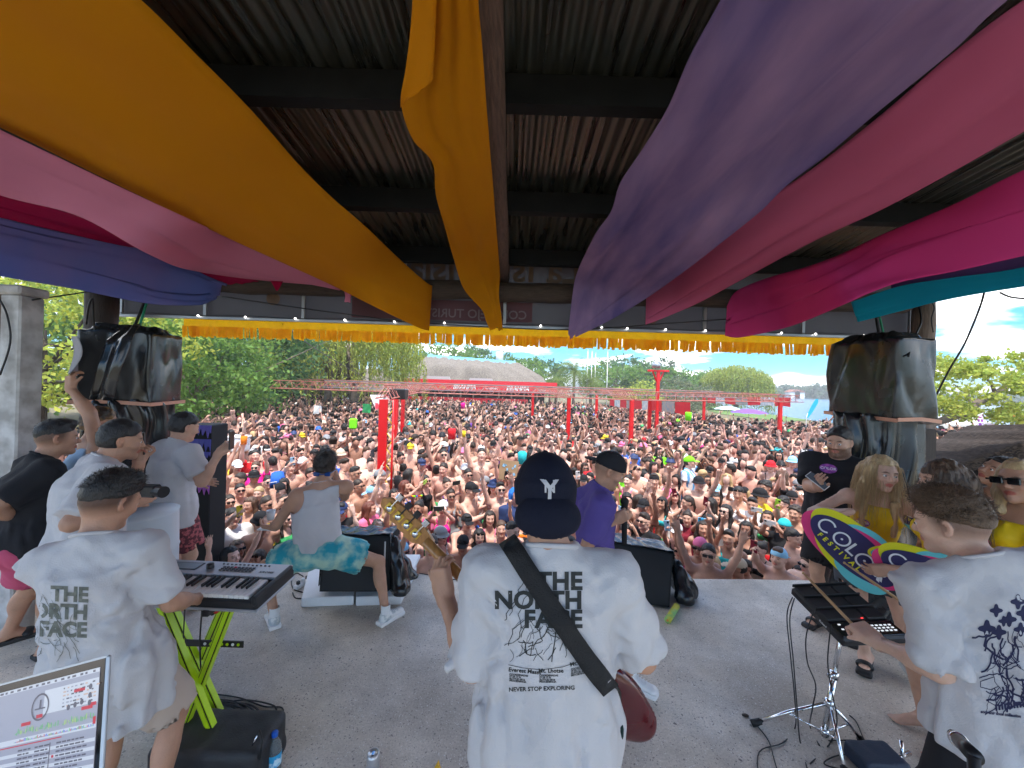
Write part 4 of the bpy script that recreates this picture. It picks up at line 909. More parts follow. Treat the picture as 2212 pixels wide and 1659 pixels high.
def tree(label,u,D,h,cr,kind,nl=3500,ls=.14,trunk=(.18,0),base=None,lean=(0,0),name='tree',crown_z=None,group='trees beyond the crowd',bark=None,nc=None,bare=0,seed=None,cl=.26):
 rg=np.random.default_rng(int(u*7+D*13)if seed is None else seed);g=gp(u,D)if base is None else Vector(base);r=empty(name,g,label,'tree',group)
 cz=crown_z if crown_z is not None else h-cr[2];top=np.array([g.x+lean[0],g.y+lean[1],GZ+cz])
 pts=crown_pts(top,cr,nc or 60,nl,rg,cl);V,F,c=leaves(pts,ls,rg)
 me=mesh_np('crown',V,F,False,None,c);link('crown',me,ML[kind],r)
 mb=MB();b=Vector(top);mid=g.lerp(b,.5)+Vector((rg.uniform(-.2,.2),0,0));mb.tube([g-Vector((0,0,.1)),g.lerp(mid,.5),mid,mid.lerp(b,.6),b],[trunk[0],trunk[0]*.85,trunk[0]*.75,trunk[0]*.55,trunk[0]*.2],9)
 for i in range(7+bare):
  t=rg.uniform(.35,.9);a=g.lerp(b,t);e=top+rg.normal(size=3)*np.array(cr)*.55;e=Vector(e);m2=a.lerp(e,.5)+Vector((0,0,-.1*cr[2]));mb.tube([a,m2,e],[trunk[0]*.4,trunk[0]*.25,trunk[0]*.06],6)
 mb.build('trunk',bark or M_bark,r,True);return r
def willow(label,u,D,h,cr,ns,dl,ls=.1,kind='willow',u2=None,seed=1,strands_to=None,trunks=((0,0),)):
 rg=np.random.default_rng(seed);g=gp(u,D);r=empty('willow_tree',g,label,'tree','trees beyond the crowd');top=np.array([g.x,g.y,GZ+h-cr[2]]);pts=[]
 for i in range(ns):
  th=rg.uniform(0,2*math.pi);rr=math.sqrt(rg.random());hh=math.sqrt(max(0,1-rr*rr));p=top+np.array([cr[0]*rr*math.cos(th),cr[1]*rr*math.sin(th),cr[2]*hh*(.6+.4*rg.random())]);ln=rg.uniform(.35,1.0)*(dl*(.45+.75*rr));n=max(4,int(ln/(ls*.75)))
  sw=rg.normal(size=2)*.25
  for j in range(n):t=j/n;pts.append(p+np.array([sw[0]*math.sin(t*2),sw[1]*math.sin(t*2),-ln*t])+rg.normal(size=3)*ls*.35*(1-.4*t))
 V,F,c=leaves(np.array(pts),ls,rg,droop=3.0,asp=.32,col_var=.35);link('crown',mesh_np('crown',V,F,False,None,c),ML[kind],r)
 mb=MB()
 for tx,ty in trunks:
  a=g+Vector((tx,ty,0));mb.tube([a,a+Vector((.15,0,h*.3)),Vector(top)+Vector((tx*.5,0,0))],[.4,.3,.12],10)
  for i in range(6):e=Vector(top+rg.normal(size=3)*np.array(cr)*.4);mb.tube([a+Vector((.15,0,h*.3)),(a+e)/2+Vector((0,0,h*.3)),e],[.18,.1,.03],6)
 mb.build('trunk',M_bark,r,True);return r
tree('airy yellow green tree with pale bare branches, beside the white column at the far left',95,11,6.4,(3.6,2.6,2.3),'lime',9000,.085,(.13,0),bark=M_barkd,nc=90,bare=10,cl=.22,crown_z=4.3)
tree('dense green tree far behind the white column',40,24,9.5,(6.5,4,4.0),'mid',6500,.2,(.25,0),crown_z=4.6)
tree('bright mid green tree just right of the left tarpaulined speaker',430,15,6.3,(2.6,2.3,2.3),'mid',8500,.10,(.11,0),crown_z=3.6,nc=80)
tree('darker blue green tree left of the big willow',540,19,7.3,(2.6,2.6,2.8),'dark',8000,.125,(.13,0),crown_z=4.1,nc=80)
tree('tall dark green tree rising behind the dark hedge',480,34,12,(9,5,5.2),'dark',9000,.26,(.35,0),crown_z=6.6,nc=110)
tree('tall green tree behind the left tarpaulined speaker',280,26,11,(6,5,4.6),'mid',6000,.22,(.3,0),crown_z=6.0)
willow('broad weeping willow with long yellow green fronds left of the thatched bar',735,27,8.2,(5.6,4.2,2.6),1500,4.2,.13,seed=4,trunks=((-.9,0),(.9,0)))
willow('smaller willow clump between the two stone huts',655,31,7.2,(3.4,3.2,2.0),620,3.8,.14,seed=6)
for i,(u,v,D,k)in enumerate(((905,760,62,'mid'),(975,742,60,'mid'),(1040,752,64,'dark'),(1110,768,60,'mid'),(1165,775,66,'dark'),(1330,780,62,'mid'),(1362,772,70,'dark'),(1400,785,66,'dark'),(1460,797,64,'mid'),(1500,806,74,'dark'),(1545,800,80,'mid'))):
 hgt=P(u,v,D).z-GZ;tree(['rounded tree rising behind the left end of the thatched roof','taller pale topped tree above the thatched ridge','dark tree behind the middle of the thatched ridge','green tree beside the white roof tank','dark tree left of the palm','green tree right of the flagpoles','tall dark tree between the flagpoles and the red lamp post','dark tree just behind the red lamp post','mid green tree right of the red lamp post','low dark tree left of the lakeside willow','farthest tree behind the lakeside willow'][i],u,D,hgt,(5.2 if D<70 else 6,4,hgt*.42),k,3400,.28,(.3,0),crown_z=hgt*.56)
tree('thin tall pine standing above the tree line behind the red lamp post',1437,72,P(1437,766,72).z-GZ,(2.2,2,2.6),'far',900,.26,(.16,0),nc=16)
tree('small lime green bushy tree behind the red lamp post',1380,46,4.1,(3.0,2.2,1.8),'lime',2600,.17,(.12,0),crown_z=2.2)
tree('grey green bushy tree left of the lakeside willow',1478,50,4.6,(4.4,3,2.0),'grey',3600,.17,(.12,0),crown_z=2.5)
willow('lakeside weeping willow, rounded and standing against the water',1590,60,P(1590,787,60).z-GZ,(5.4,4,3.2),1300,4.8,.2,seed=9)
tree('yellow green lakeside tree with a long leaning bare trunk at the far right',2130,15,4.3,(4.4,2.6,1.2),'lime',12000,.085,(.0001,0),crown_z=3.55,base=gp(2300,15),lean=(-2.6,0),nc=95,cl=.2,seed=77,name='leaning_tree')
lt=[o for o in bpy.data.objects if o.name.startswith('leaning_tree')][0]
mb=MB();mb.tube([gp(1985,15.2),P(2010,917,15.2),P(2045,905,15.1),P(2082,893,15),P(2115,868,15),P(2150,850,15),P(2200,820,15),P(2260,800,15)],[.17,.16,.15,.14,.13,.11,.08,.04],9)
mb.tube([P(2082,893,15),P(2098,872,15.1),P(2090,850,15.2),P(2060,830,15.2)],[.08,.06,.04,.02],7);mb.tube([P(2150,850,15),P(2140,825,15),P(2110,805,15)],[.07,.05,.02],7);mb.build('leaning_trunk',M_bark,lt,True)
# palm
g=gp(1240,44);pr=empty('palm_tree',g,'shaggy feather palm with drooping fronds left of the flagpoles','tree','trees beyond the crowd');rg=np.random.default_rng(3);V=[];F=[];hub=None
for pi_,(du,hh)in enumerate(((-2.2,4.9),(.0,6.2),(2.2,5.2))):
 hub=np.array([g.x+du,g.y+rg.uniform(-1,1),GZ+hh-1.5])
 mb=MB();mb.tube([(g.x+du,hub[1],GZ),(g.x+du*.95,hub[1],GZ+2),tuple(hub)],[.2,.16,.15],9);mb.build('trunk',M_bark,pr,True)
 for i in range(46):
  az=rg.uniform(0,6.283);el=rg.uniform(-.25,1.45);d=np.array([math.cos(az)*math.cos(el),math.sin(az)*math.cos(el),math.sin(el)]);p=hub.copy();ln=rg.uniform(2.2,3.0);ns=9
  for j in range(ns):
   q=p+d*ln/ns;sd_=vn(np.cross(d,[0,0,1])+1e-4);wd_=.42*math.sin(math.pi*(j+.8)/(ns+1))+.06
   for sg in(-1,1):
    for z_ in range(2):
     b=len(V);a0=p+(q-p)*z_*.5;tip=a0+sd_*sg*wd_+d*.12+np.array([0,0,-.28*wd_-.1]);V+=[a0,a0+d*.07,tip];F.append([b,b+1,b+2])
   d=vn(d+np.array([0,0,-.30]));p=q
me=mesh_np('fronds',np.array(V),np.array(F),False,None,np.repeat(rg.uniform(.7,1.3,len(V)//3),3)[:,None]*np.ones((1,3)));link('fronds',me,ML['palm'],pr)
# far bank
for i,(u,D,v)in enumerate(((1650,205,838),(1690,215,836),(1735,220,834),(1775,215,833),(1820,210,838),(1880,220,842),(1950,215,846),(2030,200,850),(2100,190,850),(2180,180,850),(2260,170,850),(1610,190,840))):
 hgt=P(u,v,D).z-GZ;rg=np.random.default_rng(i+100)
 g=gp(u,D);tr_=empty('far_tree',g,None,'tree','trees on the far bank');tr_['label']='far bank tree '+['behind the left of the lakeside willow','right of the lakeside willow','left of the tiny white houses','above the tiny white houses','hidden mostly behind the right speaker','behind the right speaker, second one','just left of the right timber post','right of the right timber post','behind the white gazebo','behind the feather flag','at the far right margin','seen through the willow fronds'][i]
 pts=crown_pts((g.x,g.y,GZ+hgt*.5),(15,6,hgt*.52),60,1500,rg,.4,.3);V,F,c=leaves(pts,.8,rg,asp=.8);link('crown',mesh_np('crown',V,F,False,None,c),ML['far'],tr_)
for u,z in((1712,1.2),(1722,.8)):
 mb=MB();a=gp(u,198);mb.box((a.x,a.y,GZ+1.6),(5,4,3.2));mb.prism([(-2.9,3.2),(2.9,3.2),(0,4.6)],Matrix.Translation((a.x,a.y-2.2,GZ)),4.4,1);hs=mb.build('lake_house',[M_wpl,mat('red_tile_roof',(.3,.1,.06))if u==1712 else bpy.data.materials['red_tile_roof']]);tag(hs,'tiny white house on the far bank, '+('left one' if u==1712 else 'right one'),'house','houses on the far bank')
 # hedge
rg=np.random.default_rng(8);a,b=np.array(gp(400,27)),np.array(gp(592,29));n=4500;t=rg.random(n)[:,None];pts=a+(b-a)*t+np.stack([rg.normal(size=n)*.15,rg.uniform(-.5,.5,n),rg.uniform(.1,2.1,n)],1);V,F,c=leaves(pts,.13,rg);hd=link('hedge',mesh_np('hedge',V,F,False,None,c),ML['dark']);tag(hd,'clipped dark green hedge behind the left part of the crowd','hedge')
# thatched bar with red banner
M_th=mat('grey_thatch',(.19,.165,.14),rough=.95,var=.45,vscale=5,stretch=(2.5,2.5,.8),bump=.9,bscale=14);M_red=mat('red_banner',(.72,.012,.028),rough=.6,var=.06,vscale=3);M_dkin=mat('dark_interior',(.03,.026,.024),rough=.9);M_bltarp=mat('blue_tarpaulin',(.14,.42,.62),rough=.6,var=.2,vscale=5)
D0=37.0
def thatched(label,eL,eR,rL,rR,D,dep,dorm=(),tarp=True,hb=2.6):
 """eaves and ridge given in the view; front eave at D, ridge half the depth behind"""
 r=empty('thatched_building',gp((eL[0]+eR[0])/2,D+dep/2),label,'building');a,b=P(*eL,D),P(*eR,D);c,d=P(*rL,D+dep/2),P(*rR,D+dep/2);V=[];nx,nz_=60,16
 def pt(s_,t_):
  p=a.lerp(b,s_).lerp(c.lerp(d,s_),t_);bulge=.35*math.sin(math.pi*t_)
  for(ds,dw)in dorm:bulge+=.8*math.exp(-((s_-ds)/dw)**4)*math.exp(-((t_-.22)/.26)**2)
  p=p+Vector((0,-bulge*.4,bulge));return p+Vector((0,0,.12*float(vnoise(np.array(s_*40),np.array(t_*12),np.array(1.)))))
 mb=MB()
 for j in range(nz_+1):
  for i in range(nx+1):mb.v.append(tuple(pt(i/nx,j/nz_)))
 for j in range(nz_):
  for i in range(nx):q=j*(nx+1)+i;mb.f.append((q,q+1,q+nx+2,q+nx+1));mb.m.append(0)
 e2=[a+Vector((-.0,dep,0)),b+Vector((0,dep,0))];k=len(mb.v);mb.v+=[tuple(e2[0]),tuple(e2[1]),tuple(c),tuple(d),tuple(a),tuple(b),tuple(a-Vector((0,-.1,.3))),tuple(b-Vector((0,-.1,.3)))]
 mb.f+=[(k,k+2,k+3,k+1),(k+4,k+2,k),(k+5,k+1,k+3),(k+4,k+6,k+7,k+5),(k+6,k,k+1,k+7)];mb.m+=[0]*5
 mb.build('thatched_roof',M_th,r,True)
 if tarp:
  mb=MB();n=24
  for i in range(n+1):
   p=c.lerp(d,i/n);w_=.28*(1+.4*math.sin(i*1.7));mb.v+=[tuple(p+Vector((0,-.5-w_,-.35-w_*.6))),tuple(p+Vector((0,-.05,.12+.03*math.sin(i*2.3)))),tuple(p+Vector((0,.7,-.3)))]
  for i in range(n):
   for j in range(2):q=i*3+j;mb.f.append((q,q+3,q+4,q+1));mb.m.append(0)
  mb.build('ridge_tarpaulin',M_bltarp,r,True)
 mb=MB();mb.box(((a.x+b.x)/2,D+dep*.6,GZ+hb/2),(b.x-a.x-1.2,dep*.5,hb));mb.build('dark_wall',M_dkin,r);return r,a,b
tb,ea,eb=thatched('long thatched bar with blue tarpaulin ridge and red beer banner behind the crowd',(872,822),(1195,838),(925,768),(1114,783),D0,7.5,dorm=((.24,.1),(.52,.1)))
for i,s_ in enumerate((.24,.52)):
 p=ea.lerp(eb,s_);mb=MB();mb.prism([(-1.25,-.1),(1.25,-.1),(1.05,.42),(-1.05,.42)],Matrix.Translation((p.x,D0-.75,p.z+.15)),.1);mb.build('dormer_window',mat('pale_dormer',(.5,.5,.5))if i==0 else bpy.data.materials['pale_dormer'],tb)
bz0,bz1=P(1040,846,D0-1).z,P(1040,825,D0-1).z;bx0,bx1=P(868,830,D0-1).x,P(1203,840,D0-1).x
mb=MB();mb.box(((bx0+bx1)/2,D0-1,(bz0+bz1)/2+.05),(bx1-bx0,.1,bz1-bz0+.15));mb.build('banner',M_red,tb)
mb=MB();mb.box((P(1000,850,D0-.6).x,D0-.6,P(1000,866,D0-.6).z),(12.3,.1,.62));mb.build('lower_banner',M_red,tb)
def front_text(body,size,x,z,y,m_,par,bold=0.0,name='lettering',xs=1.0,shear=0.0):
 V2,F2=text_flat(body,size,bold,cell=0,align='CENTER',xs=xs,shear=shear);return link(name,mesh_np('lt',[(x+p[0],y,z+p[1])for p in V2],F2,False),m_,par)
for u,v in((877,833),(1003,837),(1118,841)):q=P(u,v,D0-1.07);front_text('BRAHMA',.62,q.x,q.z-.12,D0-1.07,M_wpl,tb,.03,xs=.85,shear=.25)
M_gold=mat('gold_print',(.6,.42,.15))
for u,v,t_ in((945,838,'piedra lodge'),(1062,841,'Quilmes'),(1170,846,'Sabor')):q=P(u,v,D0-1.07);front_text(t_,.34,q.x,q.z,D0-1.07,M_wpl if t_!='piedra lodge' else M_gold,tb,.004)
for i in range(12):
 x=bx0+(bx1-bx0)*(i+.5)/12;mb=MB();mb.tube([(x,D0-.4,GZ),(x,D0-.4,bz0)],.09,8);mb.build('veranda_post',M_barkd,tb,True)
mb=MB();q=P(1079,772,D0+6);mb.lathe([(.0,-1.2),(.42,-1.2),(.42,.5),(.36,.62),(0,.66)],q,16);tk=mb.build('roof_tank',M_wpl,tb,True)
thatched('small stone hut with a steep grey thatched roof left of the willow',(556,838),(640,842),(578,772),(610,774),34,5,tarp=False)
thatched('low thatched hut hidden behind the weeping willow',(640,842),(850,846),(680,795),(820,797),38,6,tarp=False)
# flagpoles
for i,(u,v)in enumerate(((1270,757),(1279,760),(1287,764),(1313,760))):
 a=gp(u-2,45);b=P(u,v,45);mb=MB();mb.tube([a,Vector((a.x,45,b.z))],[.06,.04],8);mb.sphere((a.x,45,b.z+.05),.07,6);o=mb.build('flagpole',M_wpl,None,True);thing_mesh(o);tag(o,['leftmost','second','third','rightmost, standing apart,'][i]+' of the four white flagpoles right of the palm','flagpole','white flagpoles')
 # pale street light pole on the left
mb=MB();a=gp(538,22);mb.tube([a,(a.x,a.y,P(538,760,22).z)],.06,8);o=mb.build('light_pole',mat('pale_concrete',(.45,.44,.40)),None,True);thing_mesh(o);tag(o,'slim pale concrete pole in front of the trees at the left','pole')
# red steel pergola over the crowd: posts, lattice trusses, pennants
M_rp=mat('red_gloss_paint',(.68,.008,.012),rough=.35,var=.08,vscale=4);M_rt=mat('faded_red_steel',(.40,.13,.10),rough=.5,var=.25,vscale=5);M_gt=mat('dull_grey_steel',(.2,.19,.2),rough=.5)
PT={}
def rpost(key,u,D,label,ztop=1.66,lat=False):
 g=gp(u,D);PT[key]=g;mb=MB();s_=.085
 if lat:
  r=empty('pergola_post',g,label,'post','red pergola posts');mb.box((g.x,g.y,(GZ+ztop)/2),(.17,.05,ztop-GZ));mb.build('shaft',M_rp,r);mb=MB();mb.tube([(g.x+.2,g.y,GZ),(g.x+.2,g.y,ztop)],.022,6);z=GZ;mb.build('shaft',M_rp,r,True);mb=MB();k=0
  while z<ztop-.2:mb.tube([(g.x+(.08 if k%2 else.2),g.y,z),(g.x+(.2 if k%2 else.08),g.y,z+.16)],.009,5);z+=.16;k+=1
  o=mb.build('lacing',mat('yellow_paint',(.7,.45,.03)),r,True);tag(o,kind='stuff');return r
 mb.box((g.x,g.y,(GZ+ztop)/2),(.12,.12,ztop-GZ),bev=.01);o=mb.build('pergola_post',M_rp);thing_mesh(o);tag(o,label,'post','red pergola posts');return o
rpost('a',830,7.8,'nearest and thickest red pergola post with yellow lacing, left of centre',lat=True)
rpost('b',857,11,'red pergola post second from the left, just behind the thickest one');rpost('b2',872,13.5,'red pergola post third from the left, partly hidden');rpost('c',1152,19.5,'short far red post left of centre gap, before the thatched bar');rpost('d',1230,12.7,'slim red pergola post right of the thatched bar banner');rpost('e',1290,19,'short far red post below the flagpoles');rpost('f',1366,12.1,'bold red pergola post between the flagpoles and lamp post');rpost('g',1405,14.5,'red pergola post just left of the red lamp post');rpost('h',1522,20,'short far red post before the lakeside willow');rpost('i',1687,15.2,'rightmost red pergola post in front of the water')
def truss(a,b,z0,z1,label,m2=M_rt,wy=.16):
 a,b=Vector(a),Vector(b);r=empty('truss',(a+b)/2,label,'truss','red pergola trusses');r.location.z=z0;d=(b-a);Ln=d.length;u_=d/Ln;sd_=Vector((-u_.y,u_.x,0))*wy
 for(o,z)in((sd_,z0),(-sd_,z0),(Vector((0,0,0)),z1)):
  mb=MB();mb.tube([a+o+Vector((0,0,z)),b+o+Vector((0,0,z))],.015,6);mb.build('chord',m2,r,True)
 n=int(Ln/.42);mb=MB()
 for sg in(-1,1):
  for i in range(n):
   p=a.lerp(b,i/n)+sd_*sg+Vector((0,0,z0));q=a.lerp(b,(i+.5)/n)+Vector((0,0,z1));p2=a.lerp(b,(i+1)/n)+sd_*sg+Vector((0,0,z0));mb.tube([p,q],.007,4);mb.tube([q,p2],.007,4)
 o=mb.build('lacing_bars',m2,r);tag(o,kind='stuff');return r
def f2(v,z=0):return(v.x,v.y,z)
Pa=PT
truss(f2(gp(590,13.5)),f2(Pa['d']),1.66,1.93,'red lattice truss running from the left behind the thickest post');truss(f2(Pa['d']),f2(Pa['f']),1.66,1.93,'short red lattice truss between the slim and the bold red posts');truss(f2(Pa['f']),f2(Pa['i']+Vector((1.2,.6,0))),1.66,1.93,'red lattice truss over the right part of the crowd')
truss(f2(gp(640,19)),f2(Pa['c']),1.70,1.98,'far red truss before the thatched bar');truss(f2(Pa['c']),f2(Pa['h']+Vector((1,0,0))),1.70,1.98,'far red truss right of the thatched bar');truss(f2(Pa['a']),f2(Pa['b2']+Vector((-.3,6,0))),1.68,1.95,'receding red truss above the left posts');truss(f2(Pa['d']),f2(Pa['c']+Vector((.3,3,0))),1.68,1.95,'receding red truss above the slim centre post');truss(f2(Pa['f']),f2(Pa['e']+Vector((.8,3,0))),1.68,1.95,'receding red truss left of the lamp post');truss(f2(Pa['i']),f2(Pa['h']+Vector((2.5,8,0))),1.68,1.95,'receding red truss near the water');truss(f2(gp(700,14.5)),f2(gp(1600,17.5)),1.72,1.97,'long grey red truss crossing the middle of the pergola',M_gt)
# speaker box and cameras on the truss
mb=MB();q=P(862,851,8.9);mb.box(q,(.36,.3,.24),bev=.02);o=mb.build('small_speaker',M_blkpl);thing_mesh(o);tag(o,'small black speaker box fixed on the truss near the thickest red post','speaker')
# red lamp post with crossarm
g=gp(1421,14);lp=empty('lamp_post',g,'red lamp post with a crossarm and grey lamp head rising above the pergola','lamp post');zt=P(1424,803,14).z;mb=MB();mb.box((g.x,g.y,(GZ+zt)/2),(.11,.11,zt-GZ),bev=.01);mb.build('shaft',M_rp,lp);mb=MB();mb.box((g.x,g.y,zt+.03),(.76,.12,.07),bev=.008);mb.build('crossarm',M_rp,lp)
for sg in(-1,1):
 mb=MB();mb.tube([(g.x+sg*.02,g.y,zt-.42),(g.x+sg*.2,g.y,zt-.0)],.03,6);mb.build('brace',M_rp,lp)
mb=MB();mb.lathe([(0,.1),(.14,.12),(.16,.22),(.1,.33),(0,.35)],(g.x-.08,g.y,zt+.02),14);mb.build('lamp_head',M_steel,lp,True)
# pennants under the trusses
M_sk=mat('pale_blue_print',(.42,.55,.62),rough=.7,col2=(.8,.8,.78),var=.3,vscale=6);M_gr=mat('brown_blue_print',(.25,.35,.42),rough=.7,col2=(.5,.4,.3),var=.3,vscale=9)
def pennants(label,u0,v0,D0_,u1,v1,D1_,n,hgt,k0=0):
 a,b=P(u0,v0,D0_),P(u1,v1,D1_);r=empty('pennant_row',(a+b)/2,label,'banner','advertising pennants on the pergola')
 for i in range(n):
  p,q=a.lerp(b,(i+.02)/n),a.lerp(b,(i+.98)/n);kd=(i+k0)%2;mb=MB();V=[]
  for j in range(5):
   x=p.lerp(q,j/4);w_=.02*math.sin(j*1.9+i);V+=[x+Vector((0,w_,0)),x+Vector((0,w_*2-.03,-hgt*(1-.06*math.sin(j+i))))]
  mb.add(V,[(2*j,2*j+2,2*j+3,2*j+1)for j in range(4)]);pn=mb.build('pennant',M_red if kd==0 else(M_sk if(i//2)%2==0 else M_gr),r,True)
  if kd==0:
   d=(q-p);Ld=d.length;d=d/Ld;V2,F2=text_flat('BRAHMA',hgt*.46,.006,0,'CENTER');s_=min(1,Ld*.9/max(.01,(max(x[0]for x in V2)-min(x[0]for x in V2))));c=p.lerp(q,.5)
   link('lettering',mesh_np('l',[tuple(c+d*(x[0]*s_)+Vector((0,-.05,-hgt*.62+x[1]*s_)))for x in V2],F2,False),M_wpl,pn)
 return r
pennants('row of beer pennants growing nearer, right of the flagpoles',1317,862,24,1492,869,12.6,9,.42);pennants('farther row of beer pennants in front of the lakeside willow and water',1528,857,26,1709,859,17.5,7,.42,0)
g=P(812,856,8.2);mb=MB();V=[P(799,853,8.1),P(862,851,9.5),P(858,857,9.4),P(812,886,8.0)];mb.add(V,[(0,1,2,3)]);o=mb.build('hanging_cloth',mat('red_white_print',(.75,.74,.74),rough=.7,col2=(.55,.04,.06),var=.1,vscale=3));thing_mesh(o);md=o.modifiers.new('t','SOLIDIFY');md.thickness=.004;tag(o,'drooping red and white triangular cloth under the truss beside the thickest post','banner')
# beach things
def parasol(label,u,v,D,r_,m_,h=.28):
 c=P(u,v,D);rt=empty('beach_umbrella',(c.x,c.y,GZ),label,'umbrella','beach umbrellas');mb=MB();n=16;V=[tuple(c)]
 for j in(1,2,3):
  for k in range(n):a=2*math.pi*k/n;rr=r_*j/3;V.append((c.x+rr*math.cos(a),c.y+rr*math.sin(a),c.z-h*(j/3)**2*(1.0 if k%2 else 1.12)))
 F=[(0,1+k,1+(k+1)%n)for k in range(n)]+[(1+j*n+k,1+(j+1)*n+k,1+(j+1)*n+(k+1)%n,1+j*n+(k+1)%n)for j in range(2)for k in range(n)]
 mb.add(V,F);mb.build('canopy',m_,rt,False);mb=MB();mb.tube([(c.x,c.y,GZ),(c.x,c.y,c.z)],.02,6);mb.build('pole',M_wpl,rt,True)
parasol('red beach umbrella in front of the lakeside willow',1669,864,38,1.2,M_red);parasol('purple beach umbrella above the far crowd',1618,883,28,1.2,mat('purple_canopy',(.2,.08,.5)));parasol('pale turquoise beach umbrella left of the purple one',1572,877,34,1.1,mat('pale_turquoise',(.5,.75,.72)));parasol('blue beach umbrella far off near the water',1645,846,60,1.3,mat('blue_canopy',(.05,.12,.6)));parasol('red beach umbrella at the right edge over the lake',2215,893,19,1.3,M_red)
def feather(label,pts,D,m_,txt=None):
 a=P(*pts[0],D);rt=empty('feather_flag',(a.x,a.y,GZ),label,'flag','feather flags');mb=MB();mb.tube([(a.x,a.y,GZ)]+[P(*p,D)for p in pts[:2]],.018,6);mb.build('pole',M_wpl,rt,True)
 mb=MB();q=[P(*p,D)for p in pts];mb.prism([(x.x,x.z)for x in q],Matrix.Translation((0,D,0)),.01);mb.build('sail',m_,rt);return rt
feather('leaning bright cyan feather flag against the lake',[(1742,902),(1745,893),(1752,878),(1762,862),(1768,862),(1767,871),(1757,888),(1746,903)],19,mat('cyan_flag',(.03,.5,.75)))
ff_=feather('purple and pink feather flag with white letters by the gazebo',[(2112,965),(2111,930),(2113,905),(2118,896),(2122,895),(2124,905),(2124,935),(2124,965)],11,mat('violet_flag',(.10,.08,.5),rough=.6,col2=(.8,.05,.45),var=.2,vscale=1.2))
V2,F2=text_flat('KN CHA',.22,.006,0);q=P(2122,955,10.98);link('lettering',mesh_np('l',[(q.x-p[1],10.98,q.z+p[0])for p in V2],F2,False),M_wpl,ff_)
# gazebo
gz=empty('gazebo',gp(2085,21),'white pop-up gazebo with blue legs by the lake at the right','gazebo');M_gc=mat('white_canopy',(.8,.8,.78),rough=.7,transl=.2);c=P(2078,895,22);ez_=P(2070,917,20).z;x0,x1=P(2030,910,20).x,P(2162,915,20).x;mb=MB();mb.add([(x0,20,ez_),(x1,20,ez_),(x1,23.4,ez_),(x0,23.4,ez_),(c.x,21.7,c.z)],[(0,1,4),(1,2,4),(2,3,4),(3,0,4)]);mb.add([(x0,20,ez_),(x1,20,ez_),(x1,20,ez_-.22),(x0,20,ez_-.22)],[(0,3,2,1)]);mb.build('canopy',M_gc,gz)
for x in(x0+.03,x1-.03):
 for y in(20.03,23.3):mb=MB();mb.tube([(x,y,GZ),(x,y,ez_)],.03,6);mb.build('leg',mat('blue_leg',(.05,.1,.5))if 'blue_leg' not in bpy.data.materials else bpy.data.materials['blue_leg'],gz,True)
mb=MB();a=gp(2060,27,GZ+.35);f=Field();f.ell(np.array(a),(2.2,.6,.35),k=.05);Vv,Fv=f.mesh(.12);o=add_mesh('small_boat',Vv,Fv,M_red,None);thing_mesh(o);tag(o,'red boat hull at the lake shore behind the white gazebo','boat')
# haze
mb=MB();mb.box((0,671,9),(2500,1500,24));hz=mb.build('haze',None)
hm=bpy.data.materials.new('thin_haze');hm.use_nodes=True;nt=hm.node_tree;nt.nodes.clear();o_=nt.nodes.new('ShaderNodeOutputMaterial');pv=nt.nodes.new('ShaderNodeVolumePrincipled');pv.inputs['Density'].default_value=.0014;pv.inputs['Color'].default_value=(.95,.97,1,1);nt.links.new(pv.outputs[0],o_.inputs['Volume']);hz.data.materials.append(hm);tag(hz,kind='stuff')
# --- the crowd
def ground_z(y):t=min(1,max(0,(y-5.0)/4.5));return-1.62+(GZ+1.62)*(t*t*(3-2*t))
def base_rig(**k):return Rig(**k)
UP=dict(up=(.6,.2,.2))
def A(x,y,z,**k):d=dict(hand=(x,y,z),curl=.3);d.update(k);return d
POSES={'down':dict(L=A(-.24,.1,.84),R=A(.24,.1,.84)),'both_up':dict(L=A(-.36,.12,1.98,pole=(-1,-.3,-.4),palm=(0,1,0),curl=.1,spread=.2),R=A(.36,.14,2.0,pole=(1,-.3,-.4),palm=(0,1,0),curl=.1,spread=.2),hpitch=8),'right_up':dict(L=A(-.22,.16,.9),R=A(.26,.3,1.98,pole=(1,-.2,-.4),palm=(0,1,0),curl=(.0,.9,.9,.9)),hpitch=6,hyaw=8),'left_up':dict(L=A(-.28,.28,1.95,pole=(-1,-.2,-.4),palm=(0,1,0),curl=(.0,.0,.9,.9),spread=.3),R=A(.22,.2,1.0),hpitch=6,hyaw=-10),'film':dict(L=A(-.09,.40,1.68,pole=(-1,-.1,-.9),palm=(1,.2,0),dir=(.3,.2,1),curl=.45),R=A(.09,.40,1.68,pole=(1,-.1,-.9),palm=(-1,.2,0),dir=(-.3,.2,1),curl=.45),hpitch=2),'film_one':dict(L=A(-.2,.2,.95),R=A(.10,.42,1.78,pole=(1,0,-.6),palm=(-1,.3,0),curl=.4),hpitch=6),'clap':dict(L=A(-.05,.30,1.36,pole=(-1,0,-.8),palm=(1,0,0),dir=(.1,.5,.8),curl=.1),R=A(.05,.30,1.36,pole=(1,0,-.8),palm=(-1,0,0),dir=(-.1,.5,.8),curl=.1)),'fold':dict(L=A(.02,.2,1.12,pole=(-1,-.2,-.6),curl=.4),R=A(-.02,.22,1.08,pole=(1,-.2,-.6),curl=.4),hyaw=-18),'turn':dict(L=A(-.2,.2,.95),R=A(.24,.3,1.32,pole=(1,-.4,-.8),curl=.4),hyaw=42,ctwist=22,hpitch=-4),}
